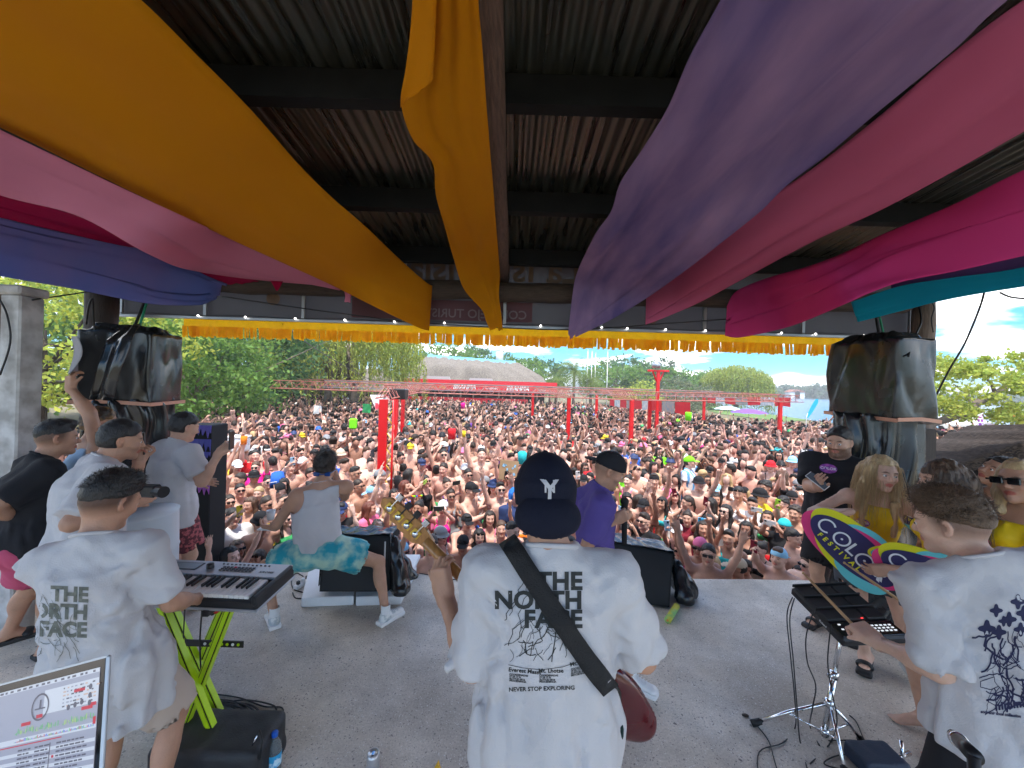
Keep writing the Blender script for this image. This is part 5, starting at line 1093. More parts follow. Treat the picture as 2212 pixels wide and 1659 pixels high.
def bandeau(s):
 f=Field();torso(f,.006,s,low=False);f.plane(s.C+s.cup*.055*s.S,s.cup,.008);f.plane(s.C-s.cup*.045*s.S,-s.cup,.008);V,F=f.mesh(.018);mb=MB();S=s.S
 for sg in(-1,1):
  a=s.C+(s.clat*sg*.07+s.cfw*.135+s.cup*.05)*S;b=s.N+(s.clat*sg*.10+s.cfw*.03-s.cup*.0)*S;c=s.C+(s.clat*sg*.07-s.cfw*.105+s.cup*.05)*S;mb.tube([a,(a+b)/2+s.cfw*.012+s.cup*.005,b,(b+c)/2-s.cfw*.02,c],.008,4)
 n=len(V);return np.concatenate([V,np.array(mb.v)]),[list(q)for q in F]+[[i+n for i in q]for q in mb.f]
def onepiece(s,low=True):
 f=Field();torso(f,.006,s);f.plane(s.C+s.cup*.085*s.S,s.cup,.01);f.plane(s.P-s.up*.09*s.S,-s.up,.01)
 for k,sg in(('L',-1),('R',1)):f.ell(s.Sh[k]+s.clat*sg*.01-s.cup*.03,(np.array([.075,.16,.12]))*s.S,np.stack([s.clat,s.cfw,s.cup],1),k=.01,op='s')
 for sg in(-1,1):f.cone(s.C+(s.clat*sg*.075+s.cfw*.10+s.cup*.07)*s.S,s.N+(s.clat*sg*.095+s.cfw*.04-s.cup*.015)*s.S,.012,.012,k=.01);f.cone(s.N+(s.clat*sg*.095+s.cfw*.03-s.cup*.015)*s.S,s.C+(s.clat*sg*.075-s.cfw*.09+s.cup*.07)*s.S,.012,.012,k=.01)
 return f.mesh(.018)
def shorts_mesh(s,h=.022,g=.012,to=.75):
 f=Field()
 f.ell(s.P-s.up*.01*s.S,(np.array([.16 if not s.fem else.165,.115,.11])*s.bulk**.5+g)*s.S,np.stack([s.plat,s.fw,s.up],1),k=.05)
 for k in 'LR':f.cyl(s.Hip[k]+(s.Hip[k]-s.Kn[k])*.1,s.Hip[k]*(1-to)+s.Kn[k]*to,.105*s.S,.1*s.S,k=.05);f.cyl(s.Hip[k]*(1.05-to)+s.Kn[k]*(to-.05),s.Hip[k]*(.95-to)+s.Kn[k]*(to+.05),.088*s.S,.088*s.S,k=.003,op='s')
 for k in 'LR':
  sg=-1 if k=='L' else 1;f.ell(s.P+(s.plat*sg*.075-s.fw*.055-s.up*.05)*s.S,(np.array([.085,.085,.09])*s.bulk**.5+g)*s.S,None,k=.04)
 f.plane(s.P+s.up*.07*s.S,s.up,.01);return f.mesh(h)
VAR={}
for fem in(False,True):
 for pn,pk in POSES.items():
  S_=.93 if fem else 1.0
  s=Rig(S=S_,fem=fem,**pk);f=Field();torso(f,0,s)
  for k in 'LR':arm(f,0,s,k);hand(f,s,k)
  for k in 'LR':leg(f,0,s,k);barefoot(f,s,k)
  head(f,s,hi=True,smile=.5 if pn in('both_up','clap','left_up')else 0)
  bl=[(s.Hd-.15,s.Hd+.15,.0085)]+[(s.Wr[k]+vn(s.Wr[k]-s.El[k])*.07-.12,s.Wr[k]+vn(s.Wr[k]-s.El[k])*.07+.12,.0095)for k in 'LR']
  V,F=f.mesh(.024,blocks=bl);q=(V-s.Hd)@s.HM/s.S
  c=paint_head(s,V,flushed=.15,lip=(.8,.42,.42),makeup=fem);ew=np.clip(1.3-(((np.abs(q[:,0])-.031)/.012)**2+((q[:,2]-.004)/.006)**2),0,1)*(q[:,1]>.05)*(np.abs(q).max(1)<.14);c=c*(1-.8*ew[:,None])
  var=dict(rig=s,skin=(V,F,c),tops={},fem=fem)
  var['tops']['tee']=tee(s,g=.016,hem=.82,hw=.185,drp=.72,sleeve=.55,slr=.062 if fem else.07,slr0=.06 if fem else.066,h=.02,wr=wrinkle(s,.006))[1:]
  var['tops']['tank']=onepiece(s)
  if fem:var['tops']['bikini']=bandeau(s)
  var['shorts']=shorts_mesh(s);VAR[(fem,pn)]=var
  # headgear and hair in the head's own frame
H0=Rig();H0.Hd=np.zeros(3);H0.HM=np.eye(3)
def hg(fn,h=.009):f=Field();fn(f);return f.mesh(h)
def _short(f):hair_field(H0,f,'short',.011);f.noise=lambda X,Y,Z:.004*vnoise(X*60,Y*60,Z*60)
def _curly(f):hair_field(H0,f,'short',.024);f.noise=lambda X,Y,Z:.011*vnoise(X*45,Y*45,Z*45)
def _top(f):hair_field(H0,f,'topfade',.013);f.noise=lambda X,Y,Z:.004*vnoise(X*60,Y*60,Z*60)
def _longf(f,ln=.24,side=True):
 f.ell((0,-.018,.03),(.088,.106,.1),k=.01);f.cone((0,-.07,.0),(0,-.11,-ln),.075,.05,k=.05)
 for sg in(-1,1):f.cone((sg*.068,-.01,.03),(sg*.085,-.03,-.12),.03,.034,k=.03);f.cone((sg*.085,-.03,-.12),(sg*.1,.03,-ln),.034,.02,k=.03)
 f.box((0,.11,-.06),(.052,.07,.115),r=.012,k=.015,op='s');f.box((0,.14,-.2),(.06,.09,.1),r=.01,k=.01,op='s');f.ell((0,.02,-.1),(.062,.06,.09),k=.01,op='s');f.noise=lambda X,Y,Z:.007*vnoise(X*55,Y*55,Z*9)
def _bun(f):hair_field(H0,f,'short',.010);f.ell((0,-.09,.1),(.04,.04,.04),k=.01)
def _pony(f):hair_field(H0,f,'short',.010);f.cone((0,-.1,.06),(.02,-.15,-.1),.03,.022,k=.02);f.cone((.02,-.15,-.1),(.03,-.13,-.22),.022,.008,k=.02)
def cap_parts(back=False):
 def c(f):f.ell((0,-.012,.036),(.083,.104,.093),k=.01);f.plane((0,0,.022),(0,.12,-.97),.006)
 Vc,Fc=hg(c,.009);f=Field();sg=-1 if back else 1
 Mv=np.array([[1,0,0],[0,math.cos(.2),-math.sin(.2)*sg],[0,math.sin(.2)*sg,math.cos(.2)]]).T if not back else np.array([[1,0,0],[0,math.cos(.3),-math.sin(.3)],[0,math.sin(.3),math.cos(.3)]])
 f.ell((0,sg*.115-(.0 if not back else.01),.026 if not back else.018),(.074,.07,.006),Mv,k=.002);Vv,Fv=f.mesh(.007);return np.concatenate([Vc,Vv]),np.concatenate([Fc,Fv+len(Vc)])
def _bucket(f):f.ell((0,-.012,.045),(.088,.106,.088),k=.01);f.plane((0,0,.03),(0,0,-1),.006);f.cyl((0,-.01,.005),(0,-.01,.035),.128,.093,k=.008,lat=(0,1,0),wr=1.12);f.cyl((0,-.01,-.004),(0,-.01,.02),.122,.08,k=.004,op='s',lat=(0,1,0),wr=1.12)
def glasses_mesh(up=False):
 mb=MB();z=.006 if not up else.07;y=.098 if not up else.083
 for sg in(-1,1):
  mb.box((sg*.032,y,z),(.05,.010,.034),bev=.004);mb.box((sg*.069,y-.045,z+.003),(.004,.095,.008))
 mb.box((0,y,z+.008),(.02,.006,.008));return np.array(mb.v),mb.f
def crown_mesh():
 mb=MB()
 for i in range(14):a=i/14*6.283;mb.sphere((.088*math.cos(a),-.01+.105*math.sin(a),.055+.02*math.sin(a)),.019,3,i%4)
 return mb
HG={'short':hg(_short),'curly':hg(_curly),'top':hg(_top),'long':hg(_longf),'longer':hg(lambda f:_longf(f,.36)),'bun':hg(_bun),'pony':hg(_pony),'cap':cap_parts(),'capback':cap_parts(True),'bucket':hg(_bucket),'shades':glasses_mesh(),'shades_up':glasses_mesh(True)}
def tris(F):
 if isinstance(F,np.ndarray):return F.tolist()if F.shape[1]==4 else F.tolist()
 return[list(f)for f in F]
ME={}
for(fem,pn),v in VAR.items():
 V,F,c=v['skin'];ME[('skin',fem,pn)]=mesh_np('body',V,F,True,None,c)
 for t,(Vt,Ft)in v['tops'].items():ME[(t,fem,pn)]=mesh_np(t,Vt,tris(Ft)if not isinstance(Ft,np.ndarray)else Ft,True)
 ME[('shorts',fem,pn)]=mesh_np('shorts',*v['shorts'])
for k,(V,F)in HG.items():ME[k]=mesh_np(k,V,F if isinstance(F,np.ndarray)else tris(F),k not in('shades','shades_up'))
CSK=[skinmat('crowd_skin_%d'%i,c)for i,c in enumerate([(.70,.43,.34),(.62,.36,.27),(.52,.285,.20),(.74,.49,.40),(.38,.19,.13),(.64,.345,.27)])]
CSKC=[(.70,.43,.34),(.62,.36,.27),(.52,.285,.20),(.74,.49,.40),(.38,.19,.13),(.64,.345,.27)]
HAIRC={'black':(.014,.011,.010),'dark brown':(.03,.018,.012),'brown':(.09,.045,.025),'blonde':(.5,.34,.17),'reddish':(.14,.035,.02)}
HAIRM={k:mat('crowd_hair_'+k,c,rough=.5,bump=.4,bscale=200)for k,c in HAIRC.items()};HAIRM['silver']=mat('silver_hair',(.5,.52,.48));HAIRM['blue']=mat('blue_wig',(.01,.16,.6));HAIRC['silver']=(.5,.52,.48);HAIRC['blue']=(.01,.16,.6)
CLC={'black':(.015,.015,.018),'white':(.8,.8,.8),'grey':(.25,.26,.28),'navy':(.03,.05,.14),'blue':(.03,.13,.55),'sky blue':(.3,.6,.85),'turquoise':(.03,.5,.55),'green':(.05,.35,.12),'neon green':(.22,.9,.02),'red':(.7,.02,.03),'pink':(.85,.2,.38),'hot pink':(.9,.02,.3),'magenta':(.65,.02,.3),'yellow':(.85,.62,.03),'orange':(.85,.22,.02),'purple':(.2,.07,.4),'beige':(.6,.5,.38),'maroon':(.2,.015,.03),'pale pink':(.8,.45,.5)}
CLM={k:cloth('crowd_cloth_'+k.replace(' ','_'),c,bscale=150)for k,c in CLC.items()};M_lens=mat('dark_lens',(.008,.008,.01),rough=.12)
rC=random.Random(42)
def wchoice(d):ks=list(d);return rC.choices(ks,[d[k]for k in ks])[0]
def rand_person(x,y):
 fem=rC.random()<.42;p=dict(fem=fem,x=x,y=y)
 p['pose']=wchoice({'down':24,'both_up':5,'right_up':11,'left_up':10,'film':6,'film_one':9,'clap':10,'fold':8,'turn':13});p['S']=rC.uniform(.93,1.05)
 to=math.degrees(math.atan2(0.4-x,2.5-y));r=rC.random();p['face']=to+(rC.gauss(0,16)if r<.74 else rC.uniform(-100,100)if r<.95 else 180)
 p['sk']=rC.choices(range(6),[3,4,3,2,1,3])[0];p['hc']=wchoice({'black':10,'dark brown':5,'brown':2,'blonde':1.4 if fem else.5,'reddish':.4})
 p['hair']=wchoice({'long':5,'longer':3,'bun':2,'pony':2})if fem else wchoice({'short':5,'top':4,'curly':2});p['hat']=wchoice({None:80,'cap':7,'capback':4,'bucket':3})if fem else wchoice({None:52,'cap':24,'capback':15,'bucket':6})
 p['hatc']=wchoice({'black':14,'white':4,'navy':3,'grey':2,'red':1.2,'pink':1,'sky blue':1.2,'turquoise':.8,'beige':1,'green':.8,'yellow':.5,'neon green':.3,'blue':.7});p['gl']=wchoice({None:55,'shades':42,'shades_up':5})
 p['top']=wchoice({'bikini':60,'tank':25,'tee':15})if fem else wchoice({None:76,'tee':13,'tank':11});p['tc']=wchoice({'black':12,'white':5,'pink':2,'hot pink':2,'red':1.5,'green':1,'neon green':.6,'yellow':1,'blue':1.2,'purple':1,'orange':1,'turquoise':1,'grey':1.5,'navy':1.5,'beige':.8,'maroon':.8})
 p['shc']=rC.choice(['black','navy','grey','blue','pink','red','white','green']);return p
def in_poly(x,y,poly):
 c=False;j=len(poly)-1
 for i in range(len(poly)):
  if(poly[i][1]>y)!=(poly[j][1]>y)and x<(poly[j][0]-poly[i][0])*(y-poly[i][1])/(poly[j][1]-poly[i][1])+poly[i][0]:c=not c
  j=i
 return c
people=[];cells={}
def free(x,y,r):
 k=(int(x//.6),int(y//.6))
 for i in(-1,0,1):
  for j in(-1,0,1):
   for(a,b)in cells.get((k[0]+i,k[1]+j),()):
    if(a-x)**2+(b-y)**2<r*r:return False
 return True
def occupy(x,y):cells.setdefault((int(x//.6),int(y//.6)),[]).append((x,y))
for g_ in PT.values():occupy(g_.x,g_.y)
# people one can single out in the photograph: (u, v of the head, height factor, looks, label)
SP=[(461,1178,.98,dict(fem=True,pose='film_one',hair='long',hc='dark brown',gl='shades',top='bikini',tc='neon green',hat=None,face=150),'laughing woman in neon green bikini top and sunglasses reaching for the stage'),(513,1188,.95,dict(fem=True,pose='left_up',hair='long',hc='brown',gl='shades',top='bikini',tc='black',hat=None),'woman in blue tinted sunglasses right beside the neon green bikini'),(558,1208,.93,dict(fem=True,pose='down',hair='long',hc='dark brown',gl='shades_up',top='tank',tc='black',hat=None,face=178),'dark haired woman with fringe looking up just over the keyboard end'),(447,1120,1.0,dict(fem=False,pose='right_up',hair='short',hc='silver',gl=None,top='tee',tc='pale pink',hat=None,face=140),'man with bleached silver hair and pale pink shirt'),(430,1098,1.0,dict(fem=False,pose='down',hair='top',hc='black',gl=None,top=None,hat=None),'bare shouldered man with dark fade, left of the silver haired man'),(412,1130,1.0,dict(fem=False,pose='left_up',hair='short',hc='black',gl=None,top=None,hat=None,face=130),'bearded shirtless man reaching forward beside the standing man in red shorts'),(466,1062,1.0,dict(fem=False,pose='down',hair='short',hc='black',gl='shades',top='tee',tc='black',hat=None),'man in black polo shirt and sunglasses right of the dripping column'),(551,986,1.02,dict(fem=False,pose='right_up',hair='short',hc='black',gl=None,top='tee',tc='red',hat=None),'man in bright red T-shirt holding up an orange drink'),(512,1010,1.0,dict(fem=False,pose='down',hair='short',hc='black',gl=None,hat='cap',hatc='white',top=None),'shirtless man in white cap below the white cooler'),(602,1062,1.0,dict(fem=False,pose='turn',hair='short',hc='black',hat='cap',hatc='black',top='tee',tc='black'),'man in black cap seen just left of the singer'),(700,935,1.0,dict(fem=True,pose='down',hair='long',hc='dark brown',top='bikini',tc='hot pink',hat=None),'woman in hot pink bikini above the singer'),(732,1068,1.0,dict(fem=True,pose='down',hair='long',hc='black',gl='shades',top='bikini',tc='black',hat='cap',hatc='pale pink',face=175),'woman in pale pink cap and round sunglasses right of the singer'),(798,1100,1.0,dict(fem=True,pose='fold',hair='long',hc='reddish',gl=None,top='tee',tc='pink',hat=None,face=110),'red haired woman in pink ruffled top in side view'),(762,1155,.95,dict(fem=True,pose='film',hair='bun',hc='brown',gl=None,top='tank',tc='pale pink',hat=None,face=178),'woman filming with a phone right above the left stage monitor'),(851,1072,1.0,dict(fem=True,pose='down',hair='longer',hc='black',gl=None,top='bikini',tc='sky blue',hat=None),'woman with long curly black hair above the bass headstock'),(900,1080,1.0,dict(fem=True,pose='down',hair='long',hc='reddish',gl=None,top='bikini',tc='black',hat=None,crown=True),'woman wearing a rainbow flower crown'),(957,1098,1.03,dict(fem=True,pose='film',hair='bun',hc='black',gl='shades',top='tank',tc='hot pink',hat='cap',hatc='white',face=178),'woman in hot pink swimsuit and white visor filming overhead'),(1015,1062,1.05,dict(fem=False,pose='turn',hair='short',hc='black',gl=None,top=None,hat='cap',hatc='black',face=90),'tattooed shirtless man in black cap turned sideways'),(1058,1120,1.0,dict(fem=True,pose='down',hair='longer',hc='dark brown',gl=None,top='bikini',tc='pink',hat=None),'smiling woman with long brown hair left of the bassist'),(1035,1160,.97,dict(fem=True,pose='down',hair='long',hc='black',gl='shades_up',top='bikini',tc='black',hat=None),'woman pouting with yellow glasses on her head'),(1000,1178,.93,dict(fem=False,pose='down',hair='short',hc='dark brown',gl='shades_up',top=None,hat='cap',hatc='black',face=178),'man in black and white trucker cap at the stage edge, left of the bassist'),(1112,1072,1.05,dict(fem=False,pose='down',hair='longer',hc='blue',gl=None,top='tee',tc='navy',hat=None,face=150),'person in long bright blue wig and navy shirt'),(1040,985,1.1,dict(fem=False,pose='both_up',hair='short',hc='black',gl=None,top=None,hat=None),'shirtless bearded man lifting a yellow cup among raised arms'),(958,985,1.05,dict(fem=False,pose='both_up',hair='short',hc='black',gl='shades',top=None,hat=None,face=165),'muscular man in mirrored blue sunglasses with arms spread'),(1110,1035,1.05,dict(fem=False,pose='both_up',hair='top',hc='black',gl='shades',top=None,hat=None),'shirtless man holding up the cardboard sign'),(1150,1260,.8,dict(fem=True,pose='down',hair='long',hc='blonde',gl=None,top='bikini',tc='white',hat=None),'blonde woman mostly hidden behind the bassist'),(1488,1000,1.03,dict(fem=False,pose='left_up',hair='short',hc='black',gl=None,top='tee',tc='stripe',hat='cap',hatc='neon green',face=130),'man in neon green cap and sky blue and white striped football shirt'),(1430,1090,1.0,dict(fem=True,pose='right_up',hair='longer',hc='black',gl='shades_up',top='bikini',tc='turquoise',hat=None,face=215),'long haired woman in turquoise bikini with arm raised'),(1392,1130,1.0,dict(fem=False,pose='film_one',hair='top',hc='dark brown',gl='shades',top='tee',tc='black',hat=None,face=235),'man in black T-shirt and narrow sunglasses beside the right monitor'),(1512,1185,1.0,dict(fem=False,pose='right_up',hair='short',hc='black',gl='shades',top=None,hat='capback',hatc='pink',face=215),'shirtless man in backwards pink cap making a hand sign at the stage edge'),(1468,1190,.95,dict(fem=True,pose='down',hair='pony',hc='reddish',gl='shades',top='tank',tc='magenta',hat=None),'woman in dark wraparound sunglasses left of the pink cap man'),(1462,1150,1.0,dict(fem=True,pose='film_one',hair='bun',hc='black',gl='shades',top='tank',tc='black',hat='cap',hatc='white'),'woman in white and green cap holding a pale blue phone'),(1485,1120,1.0,dict(fem=True,pose='down',hair='bun',hc='dark brown',gl=None,top='tee',tc='maroon',hat=None),'round faced woman in maroon T-shirt gazing up'),(1530,1128,1.0,dict(fem=True,pose='film',hair='long',hc='black',gl='shades',top='bikini',tc='black',hat=None),'woman in sunglasses filming with a bright blue phone'),(1595,1070,1.03,dict(fem=False,pose='clap',hair='short',hc='black',gl='shades_up',top=None,hat=None),'slim shirtless man with glasses on cropped hair clapping'),(1625,1092,1.0,dict(fem=False,pose='clap',hair='top',hc='black',gl=None,top='tee',tc='white',hat=None),'man in white striped shirt looking down at his hands'),(1612,1145,1.0,dict(fem=True,pose='down',hair='longer',hc='black',gl=None,top='bikini',tc='black',hat=None),'smiling woman with headband and long black hair'),(1548,1060,1.0,dict(fem=True,pose='down',hair='long',hc='black',gl=None,top='bikini',tc='black',hat='cap',hatc='sky blue'),'person in pale blue cap holding up a dark phone'),(1690,1030,1.12,dict(fem=True,pose='down',hair='longer',hc='brown',gl=None,top='bikini',tc='hot pink',hat=None,face=70),'woman in hot pink bikini raised above the crowd, turned away'),(1730,1068,1.0,dict(fem=False,pose='fold',hair='top',hc='black',gl='shades',top=None,hat=None),'shirtless man in black sunglasses left of the security man'),(1710,1165,1.0,dict(fem=False,pose='down',hair='short',hc='black',gl='shades_up',top=None,hat=None,face=160),'stocky man with sunglasses on his forehead near the stage corner'),(1658,1120,1.0,dict(fem=True,pose='film_one',hair='long',hc='dark brown',gl=None,top='bikini',tc='green',hat=None),'young woman in front of whom a hand holds a silver phone'),(1545,1225,.88,dict(fem=True,pose='down',hair='bun',hc='blonde',gl='shades',top='tank',tc='white',hat=None),'blonde woman with topknot and big dark sunglasses at the stage edge'),(1612,1228,.87,dict(fem=True,pose='down',hair='pony',hc='dark brown',gl='shades_up',top='tank',tc='pale pink',hat=None,face=250),'woman in profile with sunglasses on her hair at the stage edge'),(1725,1240,.85,dict(fem=True,pose='right_up',hair='long',hc='black',gl=None,top='bikini',tc='hot pink',hat=None),'dark haired woman peeking over the stage corner below the drum pads'),(1665,1010,1.05,dict(fem=True,pose='down',hair='short',hc='black',gl=None,top='bikini',tc='black',hat='bucket',hatc='red'),'person in wide bright red hat right of centre'),(1712,1000,1.0,dict(fem=False,pose='down',hair='short',hc='black',gl=None,top=None,hat='bucket',hatc='sky blue'),'person in blue bucket hat left of the security man'),(1318,1088,1.0,dict(fem=False,pose='turn',hair='top',hc='black',gl='shades',top=None,hat=None),'man in black sunglasses right behind the man in purple'),(905,1155,.95,dict(fem=True,pose='turn',hair='pony',hc='black',gl=None,top='tank',tc='black',hat=None,face=230),'person with dark hair in a turquoise band under the bass headstock'),(1260,1070,1.0,dict(fem=False,pose='film',hair='short',hc='black',gl=None,top=None,hat='bucket',hatc='grey'),'shirtless man in grey bucket hat behind the singer in purple'),(735,985,1.0,dict(fem=False,pose='down',hair='short',hc='black',gl=None,top='tank',tc='blue',hat='bucket',hatc='beige'),'bearded man in cream bucket hat right of the thickest red post'),]
for(u,v,S_,kw,lab)in SP:
# find the distance at which a head of this height sits at (u, v)
 best=None
 for D in np.arange(4.45,14,.05):
  q=P(u,v,D);e=abs(q.z-(ground_z(q.y)+1.60*S_*(.93 if kw.get('fem')else 1)))
  if best is None or e<best[0]:best=(e,q)
 q=best[1];p=rand_person(q.x,max(q.y,edge_y(q.x)+.42));p['hat']=None;p['gl']=None;p['S']=S_;p['face']=math.degrees(math.atan2(.4-q.x,2.2-q.y));p.update(kw);p['label']=lab
 if 'face' in kw:p['face']=kw['face']
 people.append(p);occupy(p['x'],p['y'])
nspec=len(people)
def inside(x,y):
 if y<edge_y(x)+.42 or y>33.8:return False
 if x<-(6.2+.60*y):return False
 if y>34-13*min(1,max(0,(x/y-.30)/.28)):return False
 if x>.93*y+6:return False
 if in_poly(x,y,shore):return False
 if x>7.5 and y<6.5:return False
 return True
tries=0
# dart throwing, denser near the stage
for(y0,y1,r,n)in((4.4,11,.325,11000),(11,20,.36,30000),(20,34,.40,48000)):
 for _ in range(n):
  y=math.sqrt(rC.uniform(y0*y0,y1*y1));x=rC.uniform(-(6.5+.62*y),.95*y+6)
  if not inside(x,y)or not free(x,y,r*(rC.uniform(.95,1.15))):continue
  occupy(x,y);people.append(rand_person(x,y))
def visible_score(p):
 d=Vector((p['x'],p['y'],.4-CAM_H));dd=p['y'];u=1106+831*p['x']/dd
 return dd if-60<u<2260 else dd+100
rest=sorted(people[nspec:],key=visible_score);near=people[:nspec]+rest[:296-nspec-14];far_p=rest[296-nspec-14:]
ords=['first','second','third','fourth','fifth','sixth','seventh','eighth','ninth','tenth','eleventh','twelfth','thirteenth','fourteenth','fifteenth','sixteenth','seventeenth','eighteenth','nineteenth','twentieth']+['%dth'%i for i in range(21,90)]
bands={}
for p in near[nspec:]:bands.setdefault(int((p['y']-4.4)/.6),[]).append(p)
POSEW={'down':'','both_up':', both arms raised','right_up':', right arm raised','left_up':', left arm raised','film':', filming','film_one':', one hand high','clap':', clapping','fold':', arms folded','turn':', looking sideways'}
for ib,(b,ps)in enumerate(sorted(bands.items())):
 ps.sort(key=lambda p:p['x'])
 for i,p in enumerate(ps):
  who='woman' if p['fem']else 'man';topd=('shirtless '+who)if p['top']is None else '%s in %s %s'%(who,p['tc'],{'tee':'shirt','tank':'tank','bikini':'bikini'}[p['top']])
  hd=' with %s %s'%(p['hatc'],{'cap':'cap','capback':'cap','bucket':'hat'}[p['hat']])if p['hat']else(' with sunglasses' if p['gl']=='shades' else ' with %s hair'%p['hc'].split()[-1])
  p['label']='%s%s%s, %s from left in crowd row %s'%(topd,hd,POSEW[p['pose']],ords[i],ords[ib])
  ws=p['label'].split()
  if len(ws)>16:p['label']='%s%s, %s from left in crowd row %s'%(topd,hd,ords[i],ords[ib])
M_stripe=mat('striped_football_shirt',(.8,.8,.8),rough=.8);nt=M_stripe.node_tree;tx=nt.nodes.new('ShaderNodeTexWave');tx.inputs['Scale'].default_value=2.2;t_=nt.nodes.new('ShaderNodeTexCoord');cr_=nt.nodes.new('ShaderNodeValToRGB');cr_.color_ramp.interpolation='CONSTANT';cr_.color_ramp.elements[0].color=(.8,.8,.8,1);cr_.color_ramp.elements[1].color=(.15,.45,.85,1);cr_.color_ramp.elements[1].position=.5
nt.links.new(t_.outputs['Object'],tx.inputs['Vector']);nt.links.new(tx.outputs['Color'],cr_.inputs[0]);nt.links.new(cr_.outputs[0],nt.nodes['Principled BSDF'].inputs['Base Color']);CLM['stripe']=M_stripe;CLC['stripe']=(.5,.65,.85)
for me in ME.values():me.materials.append(CLM['black'])
def oslot(o,m_):o.material_slots[0].link='OBJECT';o.material_slots[0].material=m_
def child(name,me,par,m_,M=None):
 o=bpy.data.objects.new(name,me);COL.objects.link(o);o.parent=par
 if M is not None:o.matrix_basis=M
 oslot(o,m_);return o
def put_person(p,base=None):
 S_=p['S'];z=ground_z(p['y'])if base is None else base;r=empty('person',(p['x'],p['y'],z),p['label'],'woman' if p['fem']else 'man','crowd standing in front of the stage',rz=-R_(p['face']));r.scale=(S_,)*3;k=(p['fem'],p['pose']);v=VAR[k]
 child('body',ME[('skin',*k)],r,CSK[p['sk']]);Mh=v['rig'].headmat();child('shorts',ME[('shorts',*k)],r,CLM[p['shc']])
 if p['top']:child({'tee':'shirt','tank':'vest','bikini':'bikini_top'}[p['top']],ME[(p['top'],*k)],r,CLM[p['tc']])
 hs=p['hair']if not(p['hat']and p['hair']in('curly',))else 'short';child('hair',ME[hs],r,HAIRM[p['hc']],Mh)
 if p['hat']:child({'cap':'cap','capback':'cap','bucket':'bucket_hat'}[p['hat']],ME[p['hat']],r,CLM[p['hatc']],Mh@Matrix.Scale(1.06,4))
 if p['gl']:child('sunglasses',ME[p['gl']],r,M_lens,Mh)
 if p.get('crown'):
  o=bpy.data.objects.new('flower_crown',ME['crown']);COL.objects.link(o);o.parent=r;o.matrix_basis=Mh
 p['root']=r;return r
cm_=crown_mesh().mesh('flower_crown',True);[cm_.materials.append(CLM[c])for c in('red','yellow','neon green','blue')];ME['crown']=cm_
for p in near:put_person(p)
# things the crowd holds: phones, cups, a cooler, a bucket, a cardboard sign
def box_mesh(name,sz,bev=.004):mb=MB();mb.box((0,0,0),sz,bev=bev);return mb.mesh(name,False)
phm=MB();phm.box((0,0,0),(.075,.009,.155),bev=.003,mi=0);phm.box((0,-.0052,0),(.068,.001,.145),mi=1);phm.box((-.02,.006,.052),(.026,.003,.028),bev=.001,mi=2);phm=phm.mesh('phone',False)
PHC={'black':(.02,.02,.02),'white':(.75,.75,.75),'pink':(.8,.3,.38),'pale blue':(.35,.6,.8),'bright blue':(.02,.45,.85),'silver':(.5,.5,.52),'yellow':(.75,.6,.05),'lime':(.4,.75,.05),'dark red':(.2,.01,.03),'navy':(.02,.04,.12)}
PHM={k:mat('phone_'+k.replace(' ','_'),c,rough=.3)for k,c in PHC.items()};M_screen=mat('phone_screen',(.05,.06,.08),rough=.1,emit=.15)
for m_ in(PHM['black'],M_screen,M_blkpl):phm.materials.append(m_)
def held_pos(p,key='R',up=.09):
 s=VAR[(p['fem'],p['pose'])].get('rig');w_=s.Wr[key]+vn(s.Wr[key]-s.El[key])*up;a=-R_(p['face']);S_=p['S'];x,y,z=w_*S_;return Vector((p['x']+x*math.cos(a)-y*math.sin(a),p['y']+x*math.sin(a)+y*math.cos(a),ground_z(p['y'])+z))
def phone(p,colr,label,land=True,key='R',pos=None):
 q=pos if pos is not None else held_pos(p,key,.11);
 if p['pose']=='film' and pos is None:q=(held_pos(p,'L',.11)+held_pos(p,'R',.11))/2
 o=bpy.data.objects.new('phone',phm);COL.objects.link(o);o.location=q;o.rotation_euler=(R_(-8),R_(90)if land else R_(rC.uniform(-12,12)),-R_(p['face']));tag(o,label,'phone','phones held up in the crowd');o.material_slots[0].link='OBJECT';o.material_slots[0].material=PHM[colr];return o
cols=['black','silver','white','pale blue','black','pink','navy','black','lime','dark red','black','yellow','bright blue'];n=0
named={'neon green bikini':('pink',False),'left stage monitor':('silver',True),'white visor':('black',True),'pale blue phone':('pale blue',False),'bright blue phone':('bright blue',True),'pale blue cap':('navy',False),'silver phone':('silver',True)}
for p in near:
 if p['pose']in('film','film_one'):
  nm=[v for k,v in named.items()if k in p['label']];c,land=nm[0]if nm else(cols[n%len(cols)],p['pose']=='film');n+=1
  lb=p['label'].split(',');loc_=lb[-1].strip()if 'row' in lb[-1]else p['label'];loc_=' '.join(loc_.split()[:8]);phone(p,c,'%s phone held up by the %s'%(c,loc_ if 'row' not in loc_ else 'person '+loc_),land)
def cup(p,colr,label,h=.12,r=.042,key='R',u=None):
 q=held_pos(p,key,.10);mb=MB();mb.lathe([(0,-h/2),(r*.8,-h/2),(r,h/2),(r*.93,h/2),(r*.75,-h/2+.01)],(0,0,0),12);o=mb.build('cup',CLM[colr],None,True);o.location=q+Vector((0,0,.03));tag(o,label,'cup');return o
def bylab(t):return[p for p in near if t in p['label']][0]
cup(bylab('lifting a yellow cup'),'yellow','yellow cup held high by the bearded shirtless man')
cup(bylab('bright red T-shirt'),'orange','orange drink held up by the man in red',.16,.06)
mb=MB();q=P(516,960,8.4);mb.box(q,(.36,.26,.3),bev=.03);cb=mb.build('cooler_box',M_wpl,None,False);thing_mesh(cb);tag(cb,'white foam cooler held up left of the man in red','cooler')
